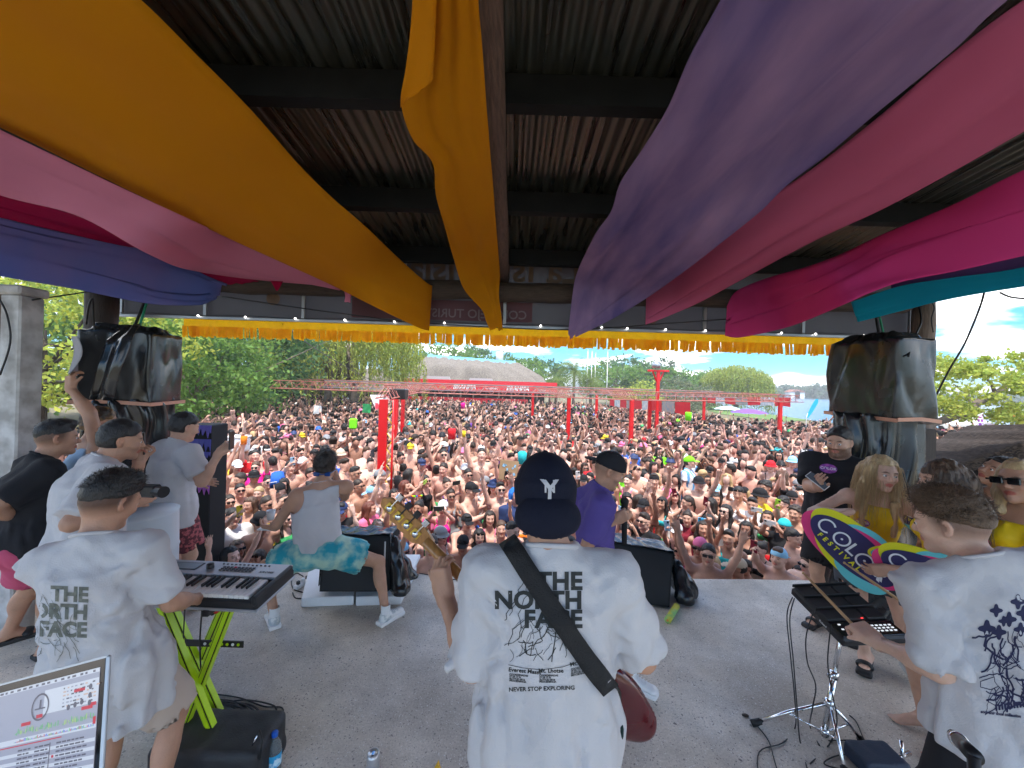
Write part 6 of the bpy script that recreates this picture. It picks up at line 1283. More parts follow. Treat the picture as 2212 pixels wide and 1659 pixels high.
mb=MB();mb.box(q+Vector((0,0,.17)),(.38,.28,.05),bev=.015);mb.build('lid',M_wpl,cb)
q=P(600,1036,6.9);mb=MB();mb.lathe([(0,-.12),(.1,-.12),(.13,.12),(.122,.12),(.095,-.1)],(0,0,0),18,Matrix.Rotation(R_(150),4,'X')@Matrix.Rotation(R_(20),4,'Y'));o=mb.build('bucket',CLM['blue'],None,True);o.location=q;tag(o,'upturned blue plastic bucket held above heads left of the singer','bucket');hb=MB();hb.tube([q+Vector((-.12,-.06,-.08)),q+Vector((-.05,-.16,-.02)),q+Vector((.05,-.16,0)),q+Vector((.12,-.06,-.02))],.006,6);hb.build('handle',M_wpl,o,True)
cs=P(1098,1016,7.0);mb=MB();mb.box(cs,(.34,.012,.36),Matrix.Rotation(R_(6),3,'Y'));o=mb.build('cardboard_sign',mat('cardboard',(.42,.28,.16),rough=.9,var=.15,vscale=8));thing_mesh(o);tag(o,'torn cardboard sign with blue paint marks held up left of the bassist','sign')
rgb=random.Random(2);mb=MB()
for(x,z,w_,h_)in((-.08,.09,.05,.05),(-.05,.1,.05,.02),(.08,.04,.03,.03),(.1,-.07,.05,.05),(.04,-.13,.08,.04),(.12,.08,.03,.05),(-.02,.02,.03,.04)):mb.box(cs+Vector((x,-.009,z)),(w_,.002,h_),Matrix.Rotation(rgb.uniform(-.5,.5),3,'Y'))
mb.build('blue_paint',CLM['sky blue'],o)
q=P(1128,990,7.1);mb=MB();mb.lathe([(0,-.1),(.07,-.1),(.085,.1),(.05,.13),(0,.13)],(0,0,0),14);o=mb.build('jug',CLM['turquoise'],None,True);o.location=q;tag(o,'turquoise drinks jug lifted beside the cardboard sign','jug')
q=P(763,915,11);mb=MB();mb.box(q,(.2,.16,.3),bev=.04);o=mb.build('jug',CLM['neon green'],None,False);thing_mesh(o);tag(o,'neon yellow green drum lifted over heads left of the thickest post','jug')
for(u,v,D,c,lb)in((976,938,9.5,'red','red and white cooler jug lifted in the middle of the crowd'),(1487,900,12,'neon green','neon green cup raised by the bold red post'),(1000,877,17,'hot pink','hot pink cup raised far back in the middle')):
 q=P(u,v,D);mb=MB();mb.lathe([(0,-.12),(.09,-.12),(.1,.1),(.08,.14),(0,.14)],(0,0,0),12);o=mb.build('jug',CLM[c],None,True);o.location=q;tag(o,lb,'jug')
for(u,v,D,c,lb)in((686,885,16,'white','small white and blue flag waved far back at the left'),(792,882,15,'green','green cloth flag held up left of the thickest post')):
 q=P(u,v,D);mb=MB();V=[];
 for j in range(6):
  for i in range(5):V.append((i*.08-.16,.03*math.sin(i*1.5+j),.17-j*.07))
 mb.add(V,[(j*5+i,j*5+i+1,(j+1)*5+i+1,(j+1)*5+i)for j in range(5)for i in range(4)]);o=mb.build('hand_flag',CLM[c],None,True);o.location=q;tag(o,lb,'flag')
q=P(1110,876,13);mb=MB();V=[]
for j in range(4):V+=[(-.14,0,.3-j*.2),(.14,.02,.3-j*.2)]
# the rest of the crowd, too many to part: one mass of simplified people
def decim(V,F,c,target):
 me=mesh_np('d',V,F if isinstance(F,np.ndarray)else tris(F),True,None,c if c is not None else np.ones((len(V),3)))
 me.calc_loop_triangles();nt_=len(me.loop_triangles);o=bpy.data.objects.new('d',me);COL.objects.link(o);md=o.modifiers.new('d','DECIMATE');md.ratio=min(1.0,target/nt_);md.use_collapse_triangulate=True
 dg=bpy.context.evaluated_depsgraph_get();m2=bpy.data.meshes.new_from_object(o.evaluated_get(dg));m2.calc_loop_triangles()
 v=np.empty(len(m2.vertices)*3,np.float32);m2.vertices.foreach_get('co',v);t=np.empty(len(m2.loop_triangles)*3,np.int32);m2.loop_triangles.foreach_get('vertices',t);v=v.reshape(-1,3)
 ca=m2.color_attributes.get('Col')
 if ca is not None and ca.domain=='POINT':cc=np.empty(len(v)*4,np.float32);ca.data.foreach_get('color',cc);cc=cc.reshape(-1,4)[:,:3]
 else:cc=np.ones((len(v),3),np.float32)
 bpy.data.objects.remove(o);bpy.data.meshes.remove(me);bpy.data.meshes.remove(m2);return v.astype(float),t.reshape(-1,3),cc
LOD={}
for lod,(ns,nh,ntp)in enumerate(((380,70,60),(100,26,22))):
 for k,v in VAR.items():
  LOD[('skin',*k,lod)]=decim(*v['skin'],ns)
  for t,(Vt,Ft)in v['tops'].items():LOD[(t,*k,lod)]=decim(Vt,Ft,None,ntp)
  LOD[('shorts',*k,lod)]=decim(*v['shorts'],None,60 if lod==0 else 24)
 for h_,(V,F)in HG.items():LOD[(h_,lod)]=decim(V,F,None,nh if 'shades' not in h_ else 60)
Vs,Fs,Cs=[],[],[];off=0
def emit_part(D3,M3,T3,colr):
 global off
 V,F,c=D3;V=V@M3.T+T3;Vs.append(V);Fs.append(F+off);Cs.append(c*np.array(colr));off+=len(V)
for p in far_p:
 lod=0 if p['y']<15 else 1;k=(p['fem'],p['pose']);S_=p['S']*.96;a=-R_(p['face']);Rz=np.array([[math.cos(a),-math.sin(a),0],[math.sin(a),math.cos(a),0],[0,0,1.0]])*S_;T=np.array([p['x'],p['y'],ground_z(p['y'])]);rig=VAR[k]['rig'];br=rC.uniform(.88,1.1)
 emit_part(LOD[('skin',*k,lod)],Rz,T,np.array(CSKC[p['sk']])*br);HM=Rz@rig.HM*rig.S;HT=T+Rz@rig.Hd
 emit_part(LOD[(p['hair']if not(p['hat']and p['hair']=='curly')else 'short',lod)],HM*1.02,HT,HAIRC[p['hc']])
 if p['hat']:emit_part(LOD[(p['hat'],lod)],HM*1.08,HT,CLC[p['hatc']])
 if p['gl']=='shades':emit_part(LOD[('shades',lod)],HM*1.03,HT,(.01,.01,.012))
 if p['top']:emit_part(LOD[(p['top'],*k,lod)],Rz,T,CLC[p['tc']])
 if lod==0:emit_part(LOD[('shorts',*k,lod)],Rz,T,CLC[p['shc']])
me=mesh_np('crowd',np.concatenate(Vs),np.concatenate(Fs),True,None,np.clip(np.concatenate(Cs),0,1));M_cr_=mat('crowd_colours',(1,1,1),rough=.6,attr=True,spec=.35);cw=link('crowd',me,M_cr_);tag(cw,'dense mass of beach festival people filling the ground back to the thatched bar','crowd',kind='stuff')
print('CROWD',len(near),len(far_p),'tris',sum(len(f)for f in Fs))
# --- the bass player, back to us in the middle
def shirt_print(s,V,F,items,org,mats_parent,name='print',dirv=(0,1,0),ex=(1,0,0),ez=(0,0,1),off=.003):
 tree=BVHTree.FromPolygons([tuple(v)for v in V],[list(f)for f in F]);out={}
 for(V2,F2,mt)in items:
  v,f=project_flat(tree,V2,F2,org,ex,ez,dirv,off)
  if not f:continue
  o=out.setdefault(mt.name,[[],[],mt]);b=len(o[0]);o[0]+=v;o[1]+=[[i+b for i in q]for q in f]
 for k,(v,f,mt)in out.items():
  link(name,mesh_np(name,v,f,True),mt,mats_parent)
def place(VF,x,y,rot=0.0,sx=1.0,sy=1.0):
 c,s_=math.cos(rot),math.sin(rot);return[((p[0]*sx)*c-(p[1]*sy)*s_+x,(p[0]*sx)*s_+(p[1]*sy)*c+y)for p in VF[0]],VF[1]
def mountain_lines(x0,x1,y0,y1,seed,n=16,w=.0035):
 """line drawing of a ragged peak"""
 rg=random.Random(seed);px=x0+(x1-x0)*.35;it=[]
 def jag(a,b,k,amp):
  pts=[a]
  for i in range(1,k):t=i/k;pts.append((a[0]+(b[0]-a[0])*t+rg.uniform(-amp,amp),a[1]+(b[1]-a[1])*t+rg.uniform(-amp,amp)*.7))
  return pts+[b]
 it.append(jag((px,y1),(x0,y0+(y1-y0)*.35),9,.014));it.append(jag((px,y1),(x1,y0+(y1-y0)*.12),12,.016));it.append(jag((px,y1),(px+.03,y0+.1),8,.012))
 for i in range(n):
  t=rg.random();sx=x0+(x1-x0)*rg.uniform(.05,.95);top=y1-abs(sx-px)/(x1-x0)*(y1-y0)*1.1;sy=rg.uniform(y0+(y1-y0)*.3,max(top,y0+(y1-y0)*.35));dx_=(sx-px)*.25+rg.uniform(-.03,.03)
  it.append(jag((sx,sy),(sx+dx_,max(y0,sy-rg.uniform(.05,.13))),5,.009))
 out=[]
 for p in it:
  for rep in range(1):out.append(line_flat(p,w*rg.uniform(.7,1.2)))
 return out
def build_bassist():
 root=empty('person',(.10,1.22,0),'heavyset man in black backwards cap and oversized white printed T-shirt, playing the bass','man')
 s=Rig(pos=(.138,1.22,0),face=2,S=1.05,bulk=1.04,belly=.05,pelvis=(0,0,.93),chest=(.0,-.01,1.26),neck=(0.0,-.02,1.445),head=(-.022,.015,1.605),hpitch=-8,hyaw=-3,shw=.192,L=dict(hand=('w',P(960,1286,1.42)),pole=(.2,-.45,-1),dir=(-.25,.25,.9),palm=(.45,.9,0),curl=(.55,.6,.6,.55),tcurl=.05,spread=.06),R=dict(hand=(.20,.25,1.04),pole=(.7,-.35,-1),curl=.5))
 tf,V,F=tee(s,g=.022,hem=.69,hw=.196,drp=.80,sleeve=.97,slr=.078,slr0=.066,h=.0105,neckr=.078,wr=wrinkle(s,.011,(19,19,2.4),1.3,.013,(7,7,12),.002),hemtilt=(-.06,0,-1),topw=.155,shk=.035)
 o=add_mesh('tshirt',V,F,M_white,root);collar(s,root,M_white,rx=.078,ry=.074)
 skin_mesh(s,root,SK['tan'],cloth=[tf],legs='LR',paintkw=dict(fade=.85),h=.017)
 # print
 T=text_flat;it=[]
 for body,v in(('THE',1273),('NORTH',1314),('FACE',1355)):it.append((*place(T(body,53,bold=2.0,cell=7,align='RIGHT',spacing=1.03),1258,-v),M_ink))
 def topx(VF):return[((p[0]-.0)*1.0,p[1])for p in VF[0]],VF[1]
 rg=random.Random(5)
 def jag(pts,amp,n):
  o_=[]
  for a,b_ in zip(pts[:-1],pts[1:]):
   for i in range(n):t=i/n;o_.append((a[0]+(b_[0]-a[0])*t+rg.uniform(-amp,amp),a[1]+(b_[1]-a[1])*t+rg.uniform(-amp,amp)))
  return o_+[pts[-1]]
 for pts,w_ in(([(1134,-1252),(1118,-1282),(1096,-1325),(1090,-1340)],1.7),([(1134,-1252),(1152,-1272),(1172,-1286),(1185,-1310),(1200,-1345),(1232,-1362),(1258,-1400)],1.7),([(1134,-1252),(1140,-1285),(1120,-1330),(1132,-1360)],1.5),([(1190,-1330),(1178,-1370),(1150,-1400),(1122,-1418)],2.0),([(1190,-1330),(1200,-1375),(1192,-1430)],2.2),([(1130,-1340),(1108,-1362),(1098,-1395)],1.6),([(1215,-1355),(1228,-1385),(1222,-1405)],1.6),([(1116,-1300),(1100,-1330)],1.4),([(1160,-1290),(1170,-1330),(1186,-1345)],1.4)):it.append((*line_flat(jag(pts,3.2,4),w_,5),M_ink))
 for i in range(44):
  x=rg.uniform(1096,1252);t=abs(x-1150)/110;y=-rg.uniform(1335+t*10,1412-t*20);a=rg.choice([-1.2,-1.9,-2.3]);p=[(x,y)]
  for j in range(5):a+=rg.uniform(-.6,.6);p.append((p[-1][0]+6.5*math.cos(a),p[-1][1]+6.5*math.sin(a)))
  it.append((*line_flat(p,rg.choice([.9,1.3,1.9]),5),M_ink))
 it.append((*line_flat([(1098,-1436),(1130,-1443),(1170,-1447),(1215,-1441),(1265,-1424)],1.2,6),M_ink))
 for body,x,y,r in(('Everest Massif',1098,-1450,-.10),('Mt. Lhotse',1163,-1453,.0),('Mt. Nuptse',1232,-1440,.22)):
  it.append((*place(T(body,12.5,bold=.35,cell=6),x,y,r),M_ink))
  for q in range(4):it.append((*place(T(('COORDENADAS','27 59 17 N','ALTITUD 8516','PROCEDENCIA')[q],5.4,bold=.25,cell=6),x+2,y-8-q*4.6,r),M_ink))
 it.append((*place(T('NEVER STOP EXPLORING',12.6,bold=.35,cell=6),1099,-1494,.03),M_ink))
 print_px((V,F),it,root)
 # shorts
 f=Field()
 for k in 'LR':
  h_,n_=s.Hip[k],s.Kn[k];f.cyl(h_+(h_-n_)*.15,n_,.125,.12,k=.05)
 f.cyl(s.P+[0,0,.12],s.P-[0,0,.08],.15,.16,k=.05,lat=s.plat,wr=1.3);f.noise=wrinkle(s,.006);V2,F2=f.mesh(.016);V2=draw_in(V2,[tf],.035);add_mesh('shorts',V2,F2,M_dgreen,root)
 # cap worn backwards: six-panel crown, visor hanging over the neck, emblem to us
 f=Field();h=s.hp;M=s.HM
 f.ell(h((0,-.012,.04)),np.array([.089,.112,.102])*s.S,M,k=.01);f.cyl(h((0,-.012,.045)),h((0,-.016,-.03)),.086*s.S,.086*s.S,k=.03,lat=M[:,1],wr=1.24)
 f.plane(h((0,0,-.022)),-(M[:,2]*.97-M[:,1]*-.16),k=.008)
 f.ell(h((0,.0,.0)),np.array([.0795,.1,.09])*s.S,M,k=.002,op='s')if False else None
 q=lambda X,Y,Z:None
 def seam(X,Y,Z):
  p=np.stack([X-s.Hd[0],Y-s.Hd[1],Z-s.Hd[2]],1)@M;a=np.arctan2(p[:,0],p[:,1]+.012);return.0025*np.exp(-(np.sin(a*3)/.12)**2)*(p[:,2]>-.01)
 f.noise=seam;Vc,Fc=f.mesh(.006);cap=add_mesh('cap',Vc,Fc,M_navy,root)
 f=Field();f.ell(h((0,-.092,-.036)),np.array([.093,.07,.066])*s.S,M@np.array([[1,0,0],[0,math.cos(.75),-math.sin(.75)],[0,math.sin(.75),math.cos(.75)]]),k=.002)
 f.ell(h((0,-.078,-.066)),np.array([.088,.064,.064])*s.S,M@np.array([[1,0,0],[0,math.cos(.75),-math.sin(.75)],[0,math.sin(.75),math.cos(.75)]]),k=.003,op='s')
 Vv,Fv=f.mesh(.0045);add_mesh('visor',Vv,Fv,M_navy,cap)
 tree=BVHTree.FromPolygons([tuple(v)for v in Vc],[list(x)for x in Fc])
 org=Vector(h((0,-.3,.028)));dv=Vector(M[:,1]);ex=Vector(M[:,0]);ez=Vector(M[:,2]);its=[]
 its+=[place(T('N',.050,bold=.0006,cell=.006,align='CENTER',xs=.9),0,.008),place(T('Y',.078,bold=.0006,cell=.006,align='CENTER',xs=1.15),.000,-.010)]
 vv=[];ff=[]
 for t_ in its:
  a,b=project_flat(tree,t_[0],t_[1],org,ex,ez,dv,.003);n=len(vv);vv+=a;ff+=[[i+n for i in q]for q in b]
 link('embroidered_emblem',mesh_np('emblem',vv,ff,True),M_white,cap)
 mb=MB();mb.sphere(h((0,-.012,.142)),.008,6,0,(1,1,.6));mb.build('cap_button',M_navy,cap,True)
 # strap: laid over the back of the shirt
 tr=BVHTree.FromPolygons([tuple(v)for v in V],[list(x)for x in F]);pth=[(1096,1166),(1118,1200),(1158,1262),(1198,1322),(1236,1380),(1276,1436),(1318,1490)];vv=[];wd=.036
 ref=[P(u,v,1.0)for u,v in pth];n=len(pth)*5;pts=[]
 for i in range(n+1):
  t=i/n*(len(pth)-1);k=min(int(t),len(pth)-2);fr=t-k;pts.append((pth[k][0]+(pth[k+1][0]-pth[k][0])*fr,pth[k][1]+(pth[k+1][1]-pth[k][1])*fr))
 for i,(u,v)in enumerate(pts):
  a=pts[max(i-1,0)];b=pts[min(i+1,n)];dd=Vector((b[0]-a[0],b[1]-a[1])).normalized();nn=Vector((-dd.y,dd.x));row=[]
  for sidx in(-1,-.33,.33,1):
   uu,vv_=u+nn.x*sidx*21,v+nn.y*sidx*21;o_=Vector((0,0,CAM_H));d_=(P(uu,vv_,1.0)-o_).normalized();hit=tr.ray_cast(o_+d_*.5,d_)
   row.append(((hit[0]-o_).length if hit[0]is not None else None,d_))
  vv.append(row)
 co=[];last=1.15
 for row in vv:
  ds=[r[0]for r in row if r[0]is not None and r[0]<1.75];last=(sum(ds)/len(ds))if ds else last
  for r in row:co.append(Vector((0,0,CAM_H))+r[1]*((min(r[0],last+.02)if r[0]is not None and r[0]<1.75 else last)-.012))
 co=[c for c in co];fs=[(i*4+k,i*4+k+1,(i+1)*4+k+1,(i+1)*4+k)for i in range(len(vv)-1)for k in range(3)]
 me=mesh_np('strap',[tuple(c)for c in co],[list(x)for x in fs],True);
 g=empty('bass_guitar',(.05,1.5,.9),'bass guitar with maple neck, four tuners and dark red body slung from a black strap','bass guitar')
 so_=link('strap',me,M_webb,g);md=so_.modifiers.new('s','SOLIDIFY');md.thickness=.004;md.offset=1
 # bass: neck axis from body to headstock
 A=Vector(P(1150,1400,1.47));B=Vector(P(918,1168,1.50));d=(B-A).normalized();up=Vector((0,-.1,1));up=(up-d*up.dot(d)).normalized();nf=d.cross(up);
 nf=nf if nf.y<0 else-nf
 Mx=Matrix((d,-nf,up)).transposed().to_4x4();Mx.translation=B
 wood=mat('maple',(.42,.19,.055),rough=.35,var=.3,vscale=6,stretch=(14,2,2),coat=.3);
 mb=MB();Lk=(B-A).length+.2
 mb.tube([B+nf*.0,B-d*Lk],.021,12);nk=mb.build('neck',wood,g,True)
 hs=[(-.03,-.022),(.02,-.036),(.06,-.040),(.15,-.036),(.21,-.024),(.235,.002),(.222,.028),(.195,.034),(.17,.030),(.155,.045),(.12,.040),(.115,.048),(.08,.044),(.075,.053),(.03,.046),(.01,.03),(-.03,.022)]
 mb=MB();mb.prism([(x,-y)for x,y in hs],Mx,.014);mb.build('headstock',wood,g,False)
 ch=M_chrome;brass=mat('brass_plate',(.75,.5,.08),rough=.3,metal=.6)
 for i in range(4):
  c=Mx@Vector((.045+i*.047,-.004,-.004));r=Mx.to_3x3()
  mb=MB();mb.box(c,(.036,.004,.034),r,bev=.001);pl=mb.build('tuner_plate',brass,g)
  mb=MB();mb.tube([c-(r@Vector((0,1,0)))*.002,c-(r@Vector((0,1,0)))*.012],[.0135,.011],14);mb.build('tuner_gear',ch,pl,True)
  mb=MB();a=c-(r@Vector((0,1,0)))*.006;z=r@Vector((0,0,1));mb.tube([a+z*.012,a+z*.05],.0032,8);mb.box(a+z*.066,(.026,.007,.032),r,bev=.003);mb.build('tuner_key',M_blkpl if i in(1,2)else ch,pl,False)
  # body of the bass
 Bc=P(1290,1480,1.42);f=Field();dN=np.array(d);uN=np.array(up);nN=np.array(nf);MM=np.stack([dN,uN,nN],1)
 c0=np.array(Bc)
 for(a,b_,ra,rb)in((-.12,.0,.15,.10),(-.02,-.02,.13,.13),(.12,.08,.045,.05),(.1,-.08,.05,.05)):
  c=c0+dN*a+uN*b_;f.ell(c,(ra,rb,.021),MM,k=.05)
 Vb,Fb=f.mesh(.008);add_mesh('guitar_body',Vb,Fb,mat('dark_red_lacquer',(.10,.006,.01),rough=.15,coat=.8),g)
 f=Field();f.cone(np.array(P(1300,1480,1.20)),np.array(P(1325,1505,1.28)),.012,.02,k=.01);
 mb=MB();mb.tube([P(1318,1482,1.27),P(1330,1500,1.32),P(1334,1510,1.40)],[.022,.02,.012],8);mb.build('strap_end',mat('black_leather',(.012,.011,.011),rough=.45),g,True)
 return root
bassist=build_bassist()
# --- the other people on the stage
def shoe(s,k,par,kind='sneaker',m1=None,m2=None,name='shoe'):
 S=s.S;a=s.An[k];t=np.array(s.toe[k]);sd=np.cross(t,[0,0,1.0]);z0=a[2]-.075*S;M=np.stack([sd,t,[0,0,1.0]],1);o=np.array([a[0],a[1],z0])
 f=Field();f.box(o+t*.055*S+[0,0,.014],(.036*S,.115*S,.008),M,r=.008,k=.01);f.ell(o+t*.15*S+[0,0,.014],(.043*S,.04*S,.016),M,k=.02)
 V,F=f.mesh(.0055)
 if kind=='slide':
  ob=add_mesh(name,V,F,m1 or M_rubber,par);f=Field();f.ell(o+t*.085*S+[0,0,.035],(.054*S,.045*S,.036),M,k=.01);f.ell(o+t*.085*S+[0,0,.03],(.046*S,.06*S,.032),M,k=.003,op='s');f.plane(o+[0,0,.02],(0,0,-1));V,F=f.mesh(.005);add_mesh('strap',V,F,m1 or M_rubber,ob);return
 ob=add_mesh(name,V,F,m2 or M_wpl,par)
 f=Field();f.cone(o+t*.0*S+[0,0,.045],o+t*.14*S+[0,0,.033],.036*S,.031*S,k=.02,lat=sd,wr=1.05);f.cone(o-t*.02*S+[0,0,.04],np.array(a)+[0,0,-.0*S],.036*S,.038*S,k=.03);f.ell(o+t*.155*S+[0,0,.03],(.038*S,.033*S,.024),M,k=.02);f.cyl(np.array(a)+[0,0,-.02],np.array(a)+[0,0,.06],.033*S,.033*S,k=.004,op='s');f.plane(o+[0,0,.012],(0,0,-1))
 V,F=f.mesh(.006);up=add_mesh('upper',V,F,m1 or M_wpl,ob);mb=MB()
 for i in range(5):c=o+t*(.05+.018*i)*S+np.array([0,0,.083-.007*i]);mb.tube([c-sd*.022,c+[0,0,.006],c+sd*.022],.003,5)
 mb.build('laces',M_wpl,ob,True)
 if kind=='sneaker':mb=MB();mb.lathe([(.036*S,-.01),(.0385*S,.03),(.038*S,.075),(.036*S,.08)],a,14);mb.build('sock',cloth('white_sock_%s'%par.name,(.8,.8,.8))if 'white_sock' not in bpy.data.materials else bpy.data.materials['white_sock'],par,True)
cloth('white_sock',(.8,.8,.8))
def halter(s,low=.14,h=.012,top=.10,strap=True):
 f=Field();torso(f,.007,s,low=True);f.plane(s.C+s.cup*top*s.S,s.cup,.01);f.plane(s.P+s.up*low*s.S,-s.up,.01)
 for k,sg in(('L',-1),('R',1)):f.ell(s.Sh[k]+(s.clat*sg*.01-s.cup*.0)*s.S,np.array([.088,.18,.15])*s.S,np.stack([s.clat,s.cfw,s.cup],1),k=.01,op='s')
 f.ell(s.C+(-s.cfw*.13+s.cup*.12)*s.S,np.array([.16,.1,.15])*s.S,np.stack([s.clat,s.cfw,s.cup],1),k=.02,op='s')
 if strap:
  for sg in(-1,1):f.cone(s.C+(s.clat*sg*.06+s.cfw*.115+s.cup*.06)*s.S,s.N+(s.clat*sg*.05+s.cfw*.045+s.cup*.01)*s.S,.008,.006,k=.01)
 f.noise=wrinkle(s,.003,(16,16,22),2.2,.002);return f,*f.mesh(h)
def figure(label,cat,s,skin='tan',top=None,topm=None,bottom=None,bottomm=None,hair=None,hairm=None,paint=None,feet=None,arms='LR',legs='LR',tk=None,eye=True,smile=0.,h=.018,hh=.0056,hairg=.013,barefeet='',group=None,tname='tshirt',ears=True):
 root=empty('person',(s.pos[0],s.pos[1],s.pos[2]),label,cat,group);cf=[];out=dict(root=root,s=s)
 if top=='tee':f,V,F=tee(s,**(tk or{}));cf.append(f);out['tee']=(V,F);out['teeo']=add_mesh(tname,V,F,topm,root);collar(s,root,topm)
 elif top=='tank':
  f=Field();torso(f,.012,s);c=tk or{};f.cyl(s.C,s.P+s.up*-.1*s.S,.125*s.bulk*s.S,.135*s.S,k=.05,lat=s.clat,wr=1.3);f.plane(s.N-s.cup*.03*s.S,s.cup,.006);f.plane(s.P+s.up*.0*s.S,-s.up,.006)
  for k,sg in(('L',-1),('R',1)):f.ell(s.Sh[k]+(s.clat*sg*.012-s.cup*.03)*s.S,np.array([.075,.2,.115])*s.S,np.stack([s.clat,s.cfw,s.cup],1),k=.008,op='s')
  f.ell(s.N+s.cup*.0,np.array([.07,.2,.05])*s.S,np.stack([s.clat,s.cfw,s.cup],1),k=.008,op='s');f.noise=wrinkle(s,.005,(9,9,9),3.1,.0045,(10,10,12));V,F=f.mesh(.0105);cf.append(f);out['tee']=(V,F);out['teeo']=add_mesh('tank_top',V,F,topm,root)
 elif top=='halter':f,V,F=halter(s,**(tk or{}));out['tee']=(V,F);out['teeo']=add_mesh('halter_top',V,F,topm,root)
 if bottom:
  f=Field();to=bottom.get('to',.75);g=bottom.get('g',.02);r0=bottom.get('r0',.112);r1=bottom.get('r1',.105);MP=np.stack([s.plat,s.fw,s.up],1)
  f.ell(s.P-s.up*.01*s.S,(np.array([.158,.112,.11])*s.bulk**.6+g)*s.S,MP,k=.05)
  for k in 'LR':
   sg=-1 if k=='L' else 1;H,K=s.Hip[k],s.Kn[k];f.ell(s.P+(s.plat*sg*.075-s.fw*.055-s.up*.05)*s.S,(np.array([.085,.085,.09])*s.bulk**.5+g)*s.S,MP,k=.04)
   if to>1:
    f.cone(H,K,r0*s.S,r1*s.S,k=.05);Aa=s.An[k];f.cyl(K,K+(Aa-K)*(to-1),r1*s.S,bottom.get('r2',.08)*s.S,k=.04)
   else:
    f.cyl(H+(H-K)*.05,H*(1-to)+K*to,r0*s.S,r1*s.S,k=.05);f.cyl(H*(1.08-to)+K*(to-.08),H*(.95-to)+K*(to+.05),(r1-.012)*s.S,(r1-.009)*s.S,k=.003,op='s')
  f.plane(s.P+s.up*.085*s.S,s.up,.008);f.noise=wrinkle(s,.005,(14,14,9),5.5,.004);V,F=f.mesh(.013);V=draw_in(V,cf,.035);cf.append(f);add_mesh(bottom.get('name','shorts'),V,F,bottomm,root)
 out['body']=skin_mesh(s,root,SK[skin],cloth=cf,paintkw=paint or{},h=h,hh=hh,arms=arms,legs=legs,feet=barefeet,smile=smile,ears=ears)
 if eye:eyes(s,root,[M_eye,M_iris])
 if hair:
  f=Field()
  if callable(hair):hair(f,s)
  else:
   hair_field(s,f,hair,hairg);f.noise=(lambda X,Y,Z:.008*vnoise(X*42,Y*42,Z*42)+.004*vnoise(X*95,Y*95,Z*95))if hair in('curly',)else(lambda X,Y,Z:.0035*vnoise(X*50,Y*50,Z*50)+.002*vnoise(X*130,Y*130,Z*130))
  V,F=f.mesh(.0065);out['hairo']=add_mesh('hair',V,F,hairm,root);out['hair']=(V,F)
 for k,kind,a,b in(feet or[]):shoe(s,k,root,kind,a,b)
 return out
def hair_tufts(o,n,ln,rad,m_,seed=0,grav=.3,curl=.0,zmin=-.02,jit=.7,flow=None,segs=4):
 """fine locks standing off the hair mass"""
 s=o['s'];V,F=o['hair'];q=(V-s.Hd)@s.HM/s.S;ok=np.nonzero(q[:,2]>zmin)[0];cen=s.hp((0,-.01,.02))
 def rf(rg):
  i=ok[rg.integers(0,len(ok))];p=V[i];return p-vn(p-cen)*.004,vn(vn(p-cen)+rg.normal(size=3)*jit+s.HM[:,2]*.1+(0 if flow is None else flow*3))
 v,f=strands(s,rf,n,ln,grav,rad,seed,curl,segs,flow);x=add_mesh('hair_locks',v,f,m_,o['root']);tag(x,kind='stuff');return x
Ww=lambda u,v,D:('w',P(u,v,D))
def at(u,D):p=P(u,1000,D);return(p.x,p.y,0)
# --- keyboard player
hz_=P(240,1085,1.60)
s=Rig(pos=(P(262,1430,1.62).x,1.62,0),face=-14,S=.985,bulk=.9,pelvis=('w',P(232,1430,1.62)),chest=('w',P(208,1262,1.60)),neck=('w',P(205,1172,1.60)),head=('w',P(240,1084,1.66)),hyaw=22,hpitch=-20,hroll=4,shw=.18,R=dict(hand=Ww(432,1292,1.93),pole=(.35,-.7,-1),dir=(.15,.9,-.1),palm=(0,0,-1),curl=(.25,.3,.35,.3),spread=.2,tcurl=.2),L=dict(hand=Ww(345,1300,1.97),pole=(-.7,-.6,-.6),dir=(.5,.8,-.1),palm=(0,0,-1),curl=.3,spread=.2))
kb=figure('young man with black faded hair in white printed T-shirt playing the keyboard','man',s,'tan','tee',M_white,dict(to=.85,r0=.10,r1=.112,g=.0),M_beige,'topfade',M_hairb,dict(fade=.9),tk=dict(g=.022,hem=.60,hw=.18,drp=.80,sleeve=.78,slr=.076,slr0=.066,h=.0105,neckr=.075,wr=wrinkle(s,.011,(19,19,2.6),5.3,.013,(7,7,12),.004),topw=.158,shk=.03),hairg=.02,legs='LR',feet=[('L','sneaker',M_wpl,M_wpl),('R','sneaker',M_wpl,M_wpl)])
hair_tufts(kb,1500,.020,.0010,M_hairb,3,.2,zmin=.045)
it=[];rg=random.Random(8)
for body,x,v,r in(('THE',190,1300,-.04),('NORTH',189,1338,-.04),('FACE',187,1376,-.03)):it.append((*place(text_flat(body,44,bold=2.0,cell=7,align='RIGHT',spacing=1.0),x,-v,r),M_ink2))
for i in range(26):
 x=rg.uniform(66,165);y=-rg.uniform(1290,1400);a=rg.choice([-1.0,-1.4,-2.1]);p=[(x,y)]
 for j in range(5):a+=rg.uniform(-.6,.6);p.append((p[-1][0]+8*math.cos(a),p[-1][1]+8*math.sin(a)))
 it.append((*line_flat(p,rg.choice([.8,1.2]),5),M_ink2))
it.append((*line_flat([(66,-1380),(80,-1330),(92,-1284),(106,-1310),(130,-1350),(160,-1390),(172,-1412)],1.3,5),M_ink2))
print_px(kb['tee'],it,kb['root'])
